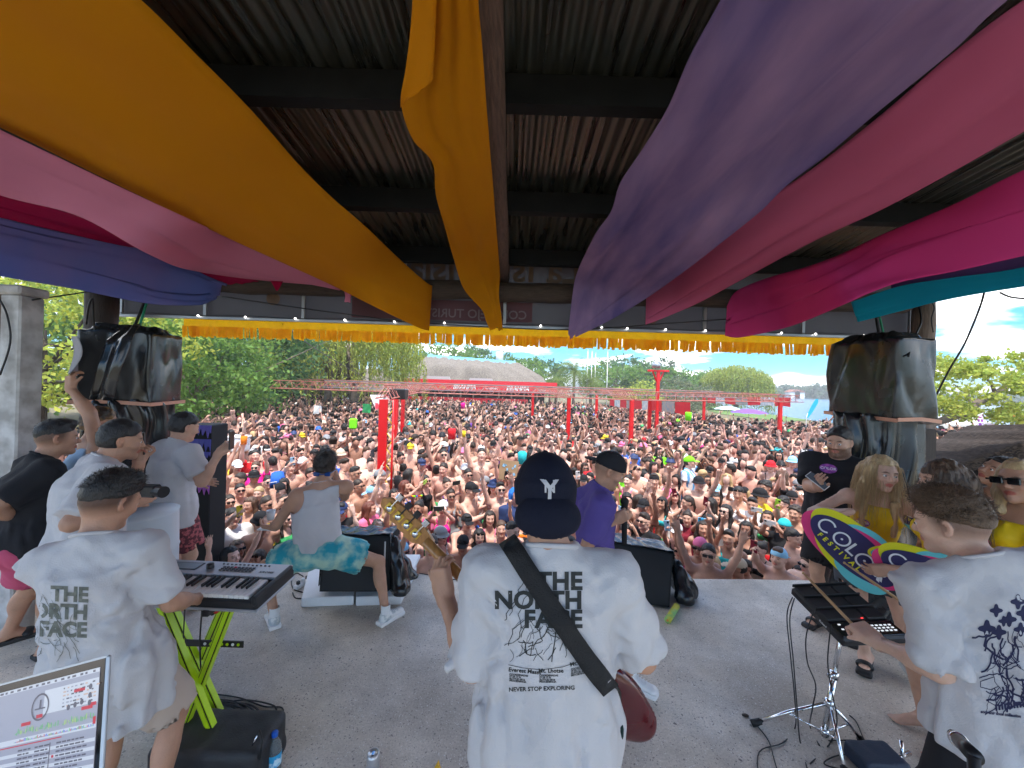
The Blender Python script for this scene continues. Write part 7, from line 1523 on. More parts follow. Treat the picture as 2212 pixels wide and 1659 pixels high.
# --- percussionist
s=Rig(pos=(P(2110,1480,1.38).x,1.38,0),face=12,S=1.0,bulk=.98,pelvis=('w',P(2205,1490,1.40)),chest=('w',P(2195,1318,1.40)),neck=('w',P(2118,1218,1.42)),head=('w',P(2050,1132,1.52)),hyaw=-40,hpitch=-14,hroll=-4,shw=.20,L=dict(hand=Ww(1893,1385,1.66),pole=(.2,-.6,-1),dir=(-.25,.95,.15),palm=(.3,-.1,-1),curl=(.75,.8,.85,.85),tcurl=.6),R=dict(hand=Ww(1990,1345,1.95),pole=(.9,-.3,-.7),curl=.8))
pc=figure('young man with tousled brown hair in white T-shirt with dark figure print playing drum pads','man',s,'fair','tee',M_white,dict(to=1.9,r0=.1,r1=.09,r2=.085,g=.0,name='trousers'),M_black,'topfade',M_hairbr,dict(fade=.75,flushed=.2),tk=dict(g=.026,hem=.76,hw=.215,drp=.76,sleeve=.94,slr=.084,slr0=.070,h=.0105,neckr=.078,wr=wrinkle(s,.011,(19,19,2.6),8.3,.013,(7,7,12),.005),topw=.158,shk=.03),hairg=.034,feet=[('L','sneaker',M_blkpl,M_wpl),('R','sneaker',M_blkpl,M_wpl)])
hair_tufts(pc,1500,.026,.0013,M_hairbr,5,.3,.006,zmin=.03,jit=.6,segs=4)
def star(cx,cy,r):
 V=[(cx,cy)];m=24
 for i in range(m):a=i/m*6.283;rr=r*(.52+.48*abs(math.cos(2*a))**2.2);V.append((cx+rr*math.cos(a),cy+rr*math.sin(a)))
 return V,[[0,1+i,1+(i+1)%m]for i in range(m)]
it=[];rgp=random.Random(4)
for cx,cy,r in((2152,1319,15),(2199,1300,17),(2132,1358,20),(2158,1366,17),(2180,1338,17),(2212,1325,18),(2205,1360,16),(2168,1342,12)):it.append((*star(cx,-cy,r),M_inkb))
for i in range(46):
 x,y=rgp.uniform(2142,2215),-rgp.uniform(1352,1505);p=[(x,y)];a=rgp.uniform(-2.4,-.7)
 for j in range(7):a+=rgp.uniform(-.7,.7);p.append((p[-1][0]+8*math.cos(a),p[-1][1]+8*math.sin(a)))
 it.append((*line_flat(p,rgp.choice([1.3,2.4,4.0]),4),M_inkb))
it.append((*line_flat([(2148,-1462),(2118,-1472),(2118,-1484),(2140,-1490),(2158,-1482)],1.8,4),M_inkb));it.append((*line_flat([(2160,-1484),(2134,-1515),(2150,-1524),(2165,-1500)],1.8,4),M_inkb));it.append((*line_flat([(2132,-1370),(2126,-1395),(2150,-1415),(2168,-1425)],4.5,4),M_inkb))
it.append((*place(text_flat('nimini',24,bold=1.2,cell=6,spacing=1.1),2150,-1534,.12),M_inkb));it.append((*place(text_flat('souvenir tour collection',9,bold=.4,cell=6),2118,-1540,-.12),M_inkb))
print_px(pc['tee'],it,pc['root'])
f_=Field();q=PZ(1990,1560,.83)
tq=project_px(BVHTree.FromPolygons([tuple(v)for v in pc['tee'][0]],[list(f)for f in pc['tee'][1]]),[(1978,-1538),(1990,-1542),(1988,-1568),(1976,-1563)],[[0,1,2,3]],.003)
if tq[1]:link('hem_label',mesh_np('hl',tq[0],tq[1],False),M_ink,pc['root'])
# --- singer at the stage edge
fl_,fr_=PZ(592,1352,.0),PZ(832,1345,.0)
s=Rig(pos=(P(690,1180,3.15).x,3.15,0),face=-16,S=1.0,bulk=1.0,pelvis=(.0,0,.665),chest=(-.055,.10,.965),neck=(-.02,.13,1.15),head=(.0,.20,1.295),hyaw=10,hpitch=-4,croll=6,ctwist=-6,footL=('w',fl_),footR=('w',fr_+Vector((0,.0,0))),toeL=-25,toeR=50,kneeL=(-1,.6,.2),kneeR=(1,.8,.3),L=dict(hand=Ww(592,1140,3.36),pole=(-.3,-1,-.6),dir=(-.9,.3,.1),palm=(.2,.3,1),curl=(.3,.35,.4,.4),spread=.2),R=dict(hand=(.03,.40,1.20),pole=(.45,-.1,-1),curl=.8))
M_tie=mat('tie_dye_turquoise',(.01,.32,.42),rough=.8,col2=(.42,.62,.52),var=.22,vscale=9,bump=.3,bscale=30)
sg=figure('singer in white tank top and turquoise tie dye shorts squatting wide by the left monitor','man',s,'tan','tank',M_white,dict(to=.62,r0=.125,r1=.14,g=.02),M_tie,'curly',M_hairdb,dict(fade=.3),hairg=.017,barefeet='',feet=[('L','sneaker',mat('grey_white_leather',(.45,.5,.52),rough=.5,col2=(.78,.78,.76),var=.1,vscale=16),M_wpl),('R','sneaker',None,M_wpl)])
for o in bpy.data.objects:
 if o.parent and o.name.startswith('upper')and o.parent.parent==sg['root']:o.data.materials.clear();o.data.materials.append(bpy.data.materials['grey_white_leather'])
hair_tufts(sg,900,.03,.0016,M_hairdb,6,.2,.006,zmin=-.02)
mb=MB();h_=s.hp
mb.tube([h_((-.085,.02,-.035)),h_((-.06,-.075,-.055)),h_((0,-.105,-.06)),h_((.06,-.075,-.055)),h_((.085,.02,-.035))],.006,6);mb.box(h_((-.045,-.09,-.06)),(.05,.012,.035),bev=.004);mb.box(h_((.045,-.09,-.06)),(.05,.012,.035),bev=.004);mb.build('sunglasses',mat('blue_lens',(.01,.05,.2),rough=.1),sg['root'])
mb=MB();mb.tube([s.N+s.cup*.02+(s.clat*math.cos(a)*.068+s.cfw*math.sin(a)*.068)for a in np.linspace(0,6.283,24)],.003,5);mb.build('necklace',M_chrome,sg['root'],True)
# --- man in purple with the bottle and microphone
s=Rig(pos=(P(1285,1200,2.56).x,2.56,0),face=98,S=.955,bulk=.88,pelvis=(0,.0,.92),chest=(.0,.0,1.25),neck=(0,.03,1.43),head=(0,.085,1.565),hyaw=0,hpitch=-26,footL=('w',PZ(1300,1480,0)),footR=('w',PZ(1366,1492,0)),toeR=25,R=dict(hand=Ww(1328,1122,2.45),pole=(.3,-.8,-.8),dir=(.15,.75,.5),palm=(-.9,.1,0),curl=(.8,.85,.9,.9),tcurl=.7),L=dict(hand=Ww(1292,1100,2.72),pole=(-.6,-.5,-.8),dir=(.6,.8,.2),palm=(.5,.1,-.8),curl=.6))
pu=figure('man in purple T-shirt and backwards black cap looking down, holding a bottle and microphone','man',s,'tan','tee',M_purple,dict(to=.8),M_black,'crop',M_hairb,dict(fade=.5,stubble=.3),tk=dict(g=.018,hem=.70,hw=.175,sleeve=.85,slr=.078,slr0=.075,h=.013,wr=wrinkle(s,.009,(12,12,5),2.3,.006,(9,9,18),.004)),feet=[('L','sneaker',M_wpl,M_wpl),('R','sneaker',None,M_wpl)])
Vc,Fc=HG['capback']if 'HG' in globals()else(None,None)
if Vc is not None:add_mesh('cap',Vc@(s.HM.T*s.S*1.06)+s.Hd,Fc,M_black,pu['root'])
# --- onlookers on the left
s=Rig(pos=(P(372,1100,3.3).x,3.3,0),face=24,S=1.0,bulk=1.08,pelvis=(0,-.02,.93),chest=(0,-.0,1.26),neck=(0,.02,1.44),head=(0,.075,1.585),hyaw=4,hpitch=-16,R=dict(hand=Ww(474,978,3.25),pole=(.4,-.2,-1),dir=(.1,.7,.6),palm=(-1,.2,0),curl=.6,tcurl=.5),L=dict(hand=(-.2,.3,1.05),pole=(-.6,-.5,-.5)))
rs=figure('tall man in white T-shirt and red patterned shorts filming the crowd with his phone','man',s,'mid','tee',M_white,dict(to=.8,r0=.125,r1=.125),mat('red_patterned_cotton',(.42,.10,.11),rough=.85,col2=(.10,.02,.03),var=.06,vscale=38),'short',M_hairb,{},tk=dict(g=.026,hem=.77,hw=.215,sleeve=.8,slr=.088,slr0=.08,h=.013,wr=wrinkle(s,.009,(12,12,5),1.3,.006,(9,9,18),.004)),barefeet='LR')
s=Rig(pos=(P(195,1100,2.4).x,2.4,0),face=34,S=1.03,bulk=1.12,pelvis=(0,-.02,.93),chest=(0,-.0,1.25),neck=(0,.05,1.43),head=(0.0,.13,1.56),hyaw=8,hpitch=-12,R=dict(hand=Ww(285,1085,2.35),pole=(.4,-1,-.5),curl=.5),L=dict(hand=Ww(300,1000,2.62),pole=(-.5,-.1,-1),dir=(.1,.1,1),palm=(.6,.5,0),curl=.7,tcurl=.6))
wt_=figure('man with black hair in white T-shirt leaning forward, holding up a black phone','man',s,'tan','tee',M_white,dict(to=.8),M_beige,'short',M_hairb,dict(stubble=.4),tk=dict(g=.03,hem=.70,hw=.23,sleeve=.9,slr=.095,slr0=.085,h=.013,wr=wrinkle(s,.010,(12,12,5),4.3,.006,(9,9,18),.005)),barefeet='LR')
V,F=wt_['tee'];tr_=BVHTree.FromPolygons([tuple(v)for v in V],[list(f)for f in F]);q=P(262,1040,2.4)
v_,f_=project_flat(tr_,*star(0,0,.035),Vector((0,0,CAM_H))+(q-Vector((0,0,CAM_H)))*.8,(.4,0,0),(0,0,1),(q-Vector((0,0,CAM_H))).normalized());link('print',mesh_np('p',v_,f_,True),mat('coral_print',(.75,.12,.10)),wt_['root'])if f_ else None
s=Rig(pos=(P(70,1200,2.62).x,2.62,0),face=30,S=1.0,bulk=1.08,pelvis=(0,-.02,.93),chest=(0,-.0,1.25),neck=(0,.03,1.43),head=(0.0,.10,1.575),hyaw=6,hpitch=-6,footL=(-.13,.1,0),footR=('w',PZ(12,1412,0)),R=dict(hand=Ww(52,1125,2.55),pole=(.3,-1,-.3),dir=(-.3,.9,.1),palm=(-1,0,0),curl=.4),L=dict(hand=(-.2,.1,.85)))
bt=figure('man in black T-shirt and deep pink shorts beside the white column','man',s,'tan','tee',M_black,dict(to=.72,r0=.125,r1=.125),M_pinksh,'topfade',M_hairb,dict(fade=.8),tk=dict(g=.024,hem=.82,hw=.205,sleeve=.8,slr=.085,slr0=.08,h=.014,wr=wrinkle(s,.008)),barefeet='LR',feet=[('L','slide',M_rubber,M_rubber),('R','slide',M_rubber,M_rubber)])
s=Rig(pos=(P(185,1100,3.05).x,3.05,0),face=30,S=1.02,bulk=1.0,pelvis=(0,-.02,.93),chest=(0,-.0,1.26),neck=(0,.02,1.45),head=(0.0,.07,1.60),hyaw=4,hpitch=-5,R=dict(hand=Ww(152,838,3.0),pole=(.8,.3,.2),dir=(-.1,.0,1),palm=(-.2,1,0),curl=.55,tcurl=.5,shrug=.03),L=dict(hand=(-.2,.1,.85)))
cu_=figure('man with sun bleached curls and pale blue vest raising a grey hat','man',s,'tan','tank',M_ltblue,dict(to=.8),M_navy,'curly',mat('sun_bleached_hair',(.03,.02,.014),rough=.5,col2=(.22,.12,.04),var=.12,vscale=14),{},barefeet='LR')
for o_,sd_ in((rs,21),(wt_,22),(bt,23)):hair_tufts(o_,600,.014,.0013,M_hairb,sd_,.3,zmin=.02)
# --- security man
s=Rig(pos=(P(1812,1100,3.35).x,3.35,0),face=234,S=1.035,bulk=1.32,belly=.05,pelvis=(0,.0,.93),chest=(0,.0,1.25),neck=(0,.01,1.435),head=(0.0,.05,1.575),hyaw=4,hpitch=-8,shw=.2,R=dict(hand=Ww(1768,1052,3.1),pole=(.5,-.5,-1),dir=(-.1,.6,.5),palm=(-.5,-.2,.9),curl=.5,tcurl=.4),L=dict(hand=(-.32,.08,.82),pole=(-1,-.6,0)))
se=figure('burly bearded man in black T-shirt holding a white phone before the right tarpaulined speaker','man',s,'mid','tee',M_black,dict(to=.85,r0=.13,r1=.12),M_black,'short',M_hairb,dict(beard=.75,fade=.5),tk=dict(g=.022,hem=.78,hw=.235,sleeve=.85,slr=.088,slr0=.085,h=.014,wr=wrinkle(s,.008,seed=4.4)),barefeet='LR',feet=[('L','slide',M_rubber,M_rubber),('R','slide',M_rubber,M_rubber)],smile=-.2)
# --- four women on the right
def longhair(ln=.42,front=.12,wide=.088,part=0.0,fringe=False):
 def fn(f,s):
  h,M,S=s.hp,s.HM,s.S;up=np.array([0,0,1.0])
  f.ell(h((0,-.018,.032)),np.array([.0865,.106,.1])*S,M,k=.01);a=h((0,-.08,-.02));b=a*.3+(s.N-s.cfw*.10*S-s.cup*(ln-.2)*S)*.7;f.cone(a,b,.075*S,.06*S,k=.05,lat=s.clat,wr=1.35)
  for sg in(-1,1):
   p0=h((sg*.066,.012,.045));p1=h((sg*.086,-.0,-.07));p2=s.Sh['R' if sg>0 else 'L']*.5+s.N*.5+(s.cfw*.085+s.cup*.0)*S;p3=p2-s.cup*(front+.06)*S+s.cfw*.035*S
   f.cone(p0,p1,.027*S,.033*S,k=.03);f.cone(p1,p2,.029*S,.024*S,k=.025)
   if front:f.cone(p2,p3,.024*S,.014*S,k=.02)
  f.box(h((0,.11,-.055)),np.array([.049,.062,.112 if not fringe else.085])*S,M,r=.012,k=.012,op='s');f.ell(h((0,.03,-.11)),np.array([.057,.06,.07])*S,M,k=.01,op='s')
  f.noise=lambda X,Y,Z:.009*vnoise(X*55,Y*55,Z*7)+.004*vnoise(X*130,Y*130,Z*18)
 return fn
s=Rig(pos=(P(1890,1200,2.72).x,2.72,0),face=216,S=.96,fem=True,pelvis=(.02,-.03,.93),chest=(.0,.0,1.25),neck=(.0,.04,1.42),head=(-.01,.095,1.575),hyaw=-24,hpitch=-4,hroll=-4,footL=('w',PZ(1968,1462,0)),footR=('w',PZ(1870,1440,0)),R=dict(hand=Ww(1832,1106,2.58),pole=(.9,-.6,-.4),dir=(.75,.35,-.25),palm=(.1,.3,-1),curl=(.5,.55,.6,.6),spread=.15),L=dict(hand=(-.22,.25,1.1),pole=(-.8,-.6,-.3)))
bl=figure('laughing blonde woman in yellow halter top resting her hand on the larger oval sign','woman',s,'fair','halter',M_yellow,dict(to=.45,r0=.115,r1=.125,g=.012,name='skirt'),M_denim,longhair(.40,.16),M_blond,dict(makeup=True,lip=(.85,.38,.38),flushed=.2),tk=dict(low=.12),smile=.9,barefeet='LR',feet=[('L','slide',mat('pale_grey_clog',(.45,.47,.46)),M_wpl),('R','slide',M_rubber,M_rubber)],hairg=.012)
def locks(o,n,ln,m_,seed,flow=None):
 s=o['s'];V,F=o['hair'];q=(V-s.Hd)@s.HM/s.S;ok=np.nonzero((q[:,2]>-.12)&((q[:,1]<.06)|(np.abs(q[:,0])>.05)))[0];cen=s.hp((0,-.01,.0))
 def rf(rg):i=ok[rg.integers(0,len(ok))];p=V[i];d=vn(p-cen);return p+d*.002,vn(d*.25+np.array([0,0,-1.0]))
 v,f=strands(s,rf,n,ln,.6,.0016,seed,.006,6,flow);x=add_mesh('hair_locks',v,f,m_,o['root']);tag(x,kind='stuff')
locks(bl,700,.30,M_blond,4)
s=Rig(pos=(P(2052,1200,2.25).x,2.25,0),face=284,S=.985,fem=True,pelvis=(0,.0,.93),chest=(.0,.0,1.26),neck=(.0,.0,1.43),head=(.0,.05,1.58),hyaw=6,hpitch=-6,R=dict(hand=Ww(1975,1196,2.3),pole=(.7,-.6,-.5),dir=(.2,.9,-.2),palm=(0,.2,-1),curl=.5),L=dict(hand=(-.1,.35,1.05),pole=(-.8,-.6,-.3)))
M_bru=mat('brunette_hair',(.045,.028,.02),rough=.4,bump=.5,bscale=160,stretch=(1,1,.15),var=.3,vscale=60,col2=(.12,.07,.04))
br_=figure('brunette woman with fringe in profile facing left, holding the smaller oval sign','woman',s,'mid','halter',M_yellow,dict(to=.45,r0=.115,r1=.12,g=.012,name='skirt'),M_denim,longhair(.46,.0,fringe=True),M_bru,dict(makeup=True,lip=(.8,.35,.35)),tk=dict(low=.12),smile=.2,barefeet='LR');locks(br_,500,.34,M_bru,6)
s=Rig(pos=(P(2160,1200,2.75).x,2.75,0),face=258,S=.975,fem=True,pelvis=(0,.0,.93),chest=(.0,.0,1.25),neck=(.0,.01,1.42),head=(.0,.04,1.56),hyaw=16,hpitch=20,hroll=-14,R=dict(hand=(.25,.25,1.0)),L=dict(hand=(-.24,.25,1.0)))
pk=figure('laughing woman in pink top with head thrown back, dark hair tied behind','woman',s,'tan','halter',M_hot,dict(to=.45,r0=.115,r1=.12,g=.012,name='skirt'),M_denim,longhair(.3,.0),M_hairdb,dict(makeup=True,lip=(.8,.35,.38)),tk=dict(low=.1),smile=1.0,barefeet='LR')
s=Rig(pos=(P(2212,1200,2.15).x+.03,2.15,0),face=250,S=1.0,fem=True,pelvis=(0,.0,.93),chest=(-.0,.0,1.26),neck=(.0,.01,1.44),head=(.02,.06,1.585),hyaw=12,hpitch=2,hroll=6,R=dict(hand=(.28,.16,.95)),L=dict(hand=(-.24,.25,1.0)))
sb=figure('smiling woman with dark sunglasses and blonde streaked hair in yellow swimsuit at the right edge','woman',s,'tan','halter',M_yellow,dict(to=.4,r0=.11,r1=.12,g=.01,name='skirt'),M_denim,longhair(.34,.0),M_blond,dict(makeup=True,lip=(.8,.35,.38)),tk=dict(low=.02),smile=1.0,barefeet='LR',eye=False)
Vg,Fg=glasses_mesh();add_mesh('sunglasses',Vg@(s.HM.T*s.S*1.1)+s.Hd,[list(f)for f in Fg],M_lens,sb['root'],smooth=False)
# --- instruments, stands, speakers and small things on the stage
def rotz(a):return Matrix.Rotation(a,3,'Z')
# keyboard
kc=(P(612,1246,2.06));kz=0.965;ang=R_(-2);LEN,DEP,TH=1.04,.31,.075
kx1=P(600,1270,2.05).x;ctr=Vector((kx1-LEN/2,2.06,kz));MK=Matrix.Translation(ctr)@Matrix.Rotation(ang,4,'Z')@Matrix.Rotation(R_(3),4,'X');M3=MK.to_3x3()
kbd=empty('keyboard',ctr,'silver and black synthesizer keyboard on a lime and black folding stand','keyboard')
def kbox(name,c,sz,m_,par=kbd,bev=.0,smooth=False):mb=MB();mb.box(MK@Vector(c),sz,M3,bev=bev);return mb.build(name,m_,par)
kbox('case',(0,0,-TH/2),(LEN,DEP,TH*.7),M_blkpl,bev=.008);kbox('rim',(0,-.004,-TH*.8),(LEN+.012,DEP+.012,.014),M_silver,bev=.005)
kbox('control_panel',(0,.085,.002),(LEN-.012,.135,.016),M_silver,bev=.003);kbox('end_cheek',(LEN/2-.012,-.01,-.01),(.024,DEP,.05),M_blkpl,bev=.008);kbox('end_cheek',(-LEN/2+.012,-.01,-.01),(.024,DEP,.05),M_blkpl,bev=.008)
scr=kbox('display',(-.06,.09,.0115),(.15,.06,.003),mat('lcd',(.22,.25,.27),rough=.2));kbox('display_bezel',(-.06,.09,.0108),(.165,.072,.003),M_blkpl)
for x in(-.19,.085):mb=MB();mb.lathe([(.019,.01),(.018,.03),(.015,.033),(0,.033)],MK@Vector((x,.085,0)),16,M3.to_4x4());mb.build('knob',M_blkpl,kbd,True)
for x in(-.30,-.275,-.25,-.335):kbox('slider',(x,.1,.015),(.009,.028,.012),M_blkpl,bev=.002)
btn=MB();btn.box((0,0,0),(.015,.009,.006),bev=.0015);btn=btn.mesh('button');M_btn=mat('grey_button',(.10,.10,.11),rough=.5);M_btr=mat('red_button',(.5,.02,.05),rough=.5);btn.materials.append(M_btn);btr=btn.copy();btr.materials.clear();btr.materials.append(M_btr)
for j in range(3):
 for i in range(9):
  o=bpy.data.objects.new('button',btr if(j==2 and i==3)else btn);COL.objects.link(o);o.parent=kbd;o.matrix_parent_inverse=wm(kbd).inverted();o.matrix_basis=MK@Matrix.Translation((.16+i*.021,.062+j*.016,.013))
for i in range(12):o=bpy.data.objects.new('button',btn);COL.objects.link(o);o.parent=kbd;o.matrix_parent_inverse=wm(kbd).inverted();o.matrix_basis=MK@Matrix.Translation((.13+i*.024,.125,.012))@Matrix.Scale(.75,4)
V2,F2=text_flat('KROME',.024,.0006,0,'CENTER');link('lettering',mesh_np('l',[tuple(MK@Vector((.42+p[0],.055+p[1],.0112)))for p in V2],F2,False),M_blkpl,kbd)
wk=MB();wk.box((0,0,0),(.0212,.148,.018),bev=.002);wk=wk.mesh('white_key');wk.materials.append(mat('ivory_plastic',(.78,.77,.74),rough=.25));bk_=MB();bk_.box((0,0,0),(.011,.09,.016),bev=.003);bk_=bk_.mesh('black_key');bk_.materials.append(M_blkpl)
nW=36;pitch=(LEN-.10)/nW;x0=-LEN/2+.05
for i in range(nW):
 x=x0+(i+.5)*pitch;o=bpy.data.objects.new('white_key',wk);COL.objects.link(o);o.parent=kbd;o.matrix_parent_inverse=wm(kbd).inverted();o.matrix_basis=MK@Matrix.Translation((x,-.068,-.004))@Matrix.Diagonal((pitch*.94/.0212,1,1,1))
 if i%7 not in(2,6)and i<nW-1:o=bpy.data.objects.new('black_key',bk_);COL.objects.link(o);o.parent=kbd;o.matrix_parent_inverse=wm(kbd).inverted();o.matrix_basis=MK@Matrix.Translation((x+pitch/2,-.042,.011))
 # folding stand: two crossed frames of black tube with lime inner faces
M_lime=mat('lime_paint',(.48,.72,.01),rough=.35,var=.08,vscale=20);sr=empty('keyboard_stand',(P(430,1500,2.2).x,2.15,0),'double braced folding keyboard stand in black with lime green sides','stand')
def bar2(a,b,w_=.034,t_=.03):
 a,b=Vector(a),Vector(b);d=(b-a).normalized();y=Vector((0,1,0));x=d.cross(y).normalized();M=Matrix((x,y,d)).transposed();c=(a+b)/2;L_=(b-a).length
 mb=MB();mb.box(c,(t_,w_,L_),M,0);mb.box(c+x*(t_/2+.0025),(.004,w_*.92,L_*.99),M,1);mb.box(c-x*(t_/2+.0025),(.004,w_*.92,L_*.99),M,1);mb.box(c-y*(w_/2+.002),(t_*.66,.004,L_*.99),M,1);mb.build('leg',[M_blkpl,M_lime],sr)
zt=kz-.085
for y in(1.99,2.17):
 bar2((P(345,1330,y).x,y,zt),(P(495,1590,y).x,y,.02));
for y in(2.02,2.20):
 bar2((P(505,1300,y).x,y,zt),(P(370,1590,y).x,y,.02))
for x,z in((P(345,1330,2.08).x,zt),(P(505,1300,2.08).x,zt),(P(495,1590,2.08).x,.02),(P(370,1590,2.08).x,.02)):mb=MB();mb.box((x,2.09,z),(.035,.42,.03),bev=.004);mb.build('crossbar',M_blkpl,sr)
a,b=P(400,1388,2.1),P(526,1392,2.1);mb=MB();mb.box((a+b)/2,((b-a).length,.006,.035));ab=mb.build('adjusting_bar',M_blkpl,sr)
for i in range(7):mb=MB();q=a.lerp(b,.35+i*.095);mb.lathe([(0,0),(.008,0),(.008,.002),(0,.002)],q+Vector((0,-.004,0)),10,Matrix.Rotation(R_(90),4,'X'));mb.build('hole_plug',M_lime if i%5 else M_wpl,ab)
q=P(445,1590,2.1)
mb=MB();mb.tube([P(455,1322,2.0),P(485,1300,2.02)],[.022,.02],12,0);mb.tube([P(462,1318,1.998),P(478,1306,2.012)],[.0235,.0235],12,1);o=mb.build('microphone',[M_blkmat,mat('red_tape',(.6,.02,.02))],None,True);thing_mesh(o);tag(o,'short red and black microphone tucked under the keyboard','microphone')
# laptop
L0=P(232,1416,.72);Lt=P(0,1478,.78);tx_=(Lt-L0).normalized();dn=(P(222,1680,.66)-L0);dn=(dn-tx_*dn.dot(tx_)).normalized();nn=tx_.cross(dn).normalized();nn=nn if nn.y<0 else-nn
ML_=Matrix((-tx_,-nn,-dn)).transposed().to_4x4();WL,HL=.32,.225;ML_.translation=L0+tx_*WL+dn*HL
lap=empty('laptop',L0+dn*HL,'open silver laptop showing music software, near corner at bottom left','laptop')
def lp(name,x,z,w_,h_,y,th,m_,par=lap,bev=0):mb=MB();mb.box(ML_@Vector((x+w_/2,y+th/2,z+h_/2)),(w_,th,h_),ML_.to_3x3(),bev=bev);return mb.build(name,m_,par)
lp('lid',0,0,WL,HL,.0,.008,M_silver,bev=.003);lp('bezel',.003,.003,WL-.006,HL-.006,-.0012,.0012,mat('black_glass',(.006,.006,.007),rough=.12));
def scol(n,c,e=.17):return mat(n,tuple(q*.75 for q in c),rough=.3,emit=e)
S_bg=scol('screen_grey',(.42,.43,.52));S_w=scol('screen_white',(.72,.74,.8));S_d=scol('screen_dark',(.13,.13,.17),.2);S_r=scol('screen_red',(.65,.05,.08));S_g=scol('screen_green',(.15,.6,.2));S_o=scol('screen_peach',(.7,.5,.4));S_b=scol('screen_blue',(.1,.2,.7))
SX0,SZ0,SW,SH=.014,.014,WL-.028,HL-.030;scn=lp('screen',SX0,SZ0,SW,SH,-.0018,.0005,S_bg)
rl=random.Random(6);GR={}
def px(x,z,w_,h_,m_,lay=0):
 mb=GR.setdefault(m_.name,(MB(),m_))[0];y=-.0022-.0003*lay;c=[(x,z),(x+w_,z),(x+w_,z+h_),(x,z+h_)];mb.add([ML_@Vector((SX0+a*SW,y,SZ0+b*SH))for a,b in c],[(0,1,2,3)])
px(0,.965,1,.035,S_w);px(0,.93,1,.03,S_bg,1)
for i in range(16):px(.03+i*.06+rl.uniform(0,.02),.972,rl.uniform(.015,.04),.018,S_d,1)
px(.50,.72,.5,.2,S_w)
for r in range(6):
 for i in range(9):px(.68+i*.035*rl.uniform(.9,1.1),.74+r*.03,rl.uniform(.012,.03),.012,rl.choice([S_d,S_d,S_bg,S_o]),1)
for x,z in((.93,.86),(.93,.79),(.86,.75),(.80,.74),(.93,.73),(.74,.73)):
 c=[(x+.016*math.cos(t),z+.024*math.sin(t))for t in np.linspace(0,6.283,12,endpoint=False)];mb=GR.setdefault(S_d.name,(MB(),S_d))[0];mb.add([ML_@Vector((SX0+a*SW,-.0026,SZ0+b*SH))for a,b in c],[tuple(range(12))])
for k in range(28):t0,t1=k/28*6.283,(k+1)/28*6.283;mb=GR.setdefault(S_d.name,(MB(),S_d))[0];mb.add([ML_@Vector((SX0+(.47+r*math.cos(t))*SW,-.0027,SZ0+(.79+r*1.35*math.sin(t))*SH))for r,t in((.085,t0),(.085,t1),(.073,t1),(.073,t0))],[(0,1,2,3)])
px(.462,.78,.016,.07,S_d,2);px(.42,.77,.1,.012,S_d,2)
for x,z,w_ in((.30,.66,.09),(.44,.70,.06),(.86,.68,.1),(.93,.70,.06),(.78,.84,.1),(.97,.55,.025)):px(x,z,w_,.028 if w_>.03 else.06,S_r,1)
for i in range(60):px(.25+i*.0122,.60+rl.uniform(-.01,.01),.006,rl.uniform(.008,.05),rl.choice([S_g,S_g,S_bg,scol('screen_lime',(.5,.75,.2))])if i else S_g,1)
px(0,.52,1,.045,S_w)
for i in range(70):px(.25+i*.0105,.535,.006,rl.uniform(.004,.025),rl.choice([S_g,S_r,S_b,S_d]),1)
px(.0,.50,.7,.008,S_r,1)
for r in range(15):
 z=.455-r*.033;px(0,z-.004,1,.028,S_w if r%2 else S_bg,1)
 for c0,n in((.30,3),(.46,3),(.66,6)):
  x=c0
  for k in range(n):w_=rl.uniform(.02,.05);px(x,z+.003,w_,.013,S_d,2);x+=w_+.008
px(.60,0,.008,.48,S_d,3)
for r in(3,6,9,11):px(.625,.455-r*.033,.02,.02,S_r,3)
for nme,(mb,m_)in GR.items():tag(mb.build('screen_graphics',m_,scn),kind='stuff')
Mb=Matrix.Translation(L0+tx_*WL/2+dn*(HL+.004));mb=MB();up_=Vector((0,0,1));fwd_=Vector((nn.x,nn.y,0)).normalized();rt_=Vector((-fwd_.y,fwd_.x,0));mb.box(L0+tx_*WL/2+dn*HL+fwd_*.11-up_*.01,(WL,.22,.016),Matrix((rt_,fwd_,up_)).transposed(),bev=.004);mb.build('keyboard_base',M_silver,lap)
tb_c=L0+tx_*WL/2+dn*HL+fwd_*.08;tbz=tb_c.z-.06;tbl=empty('equipment_table',(tb_c.x-.1,tb_c.y-.1,0),'black equipment table under the laptop at the bottom left','table');mb=MB();mb.box((tb_c.x-.1,tb_c.y-.12,tbz),(.62,.42,.03),bev=.005);mb.build('tabletop',M_blkmat,tbl)
for sx in(-.28,.28):
 for sy in(-.18,.18):mb=MB();mb.tube([(tb_c.x-.1+sx,tb_c.y-.12+sy,0),(tb_c.x-.1+sx,tb_c.y-.12+sy,tbz)],.015,8);mb.build('leg',M_blkpl,tbl,True)
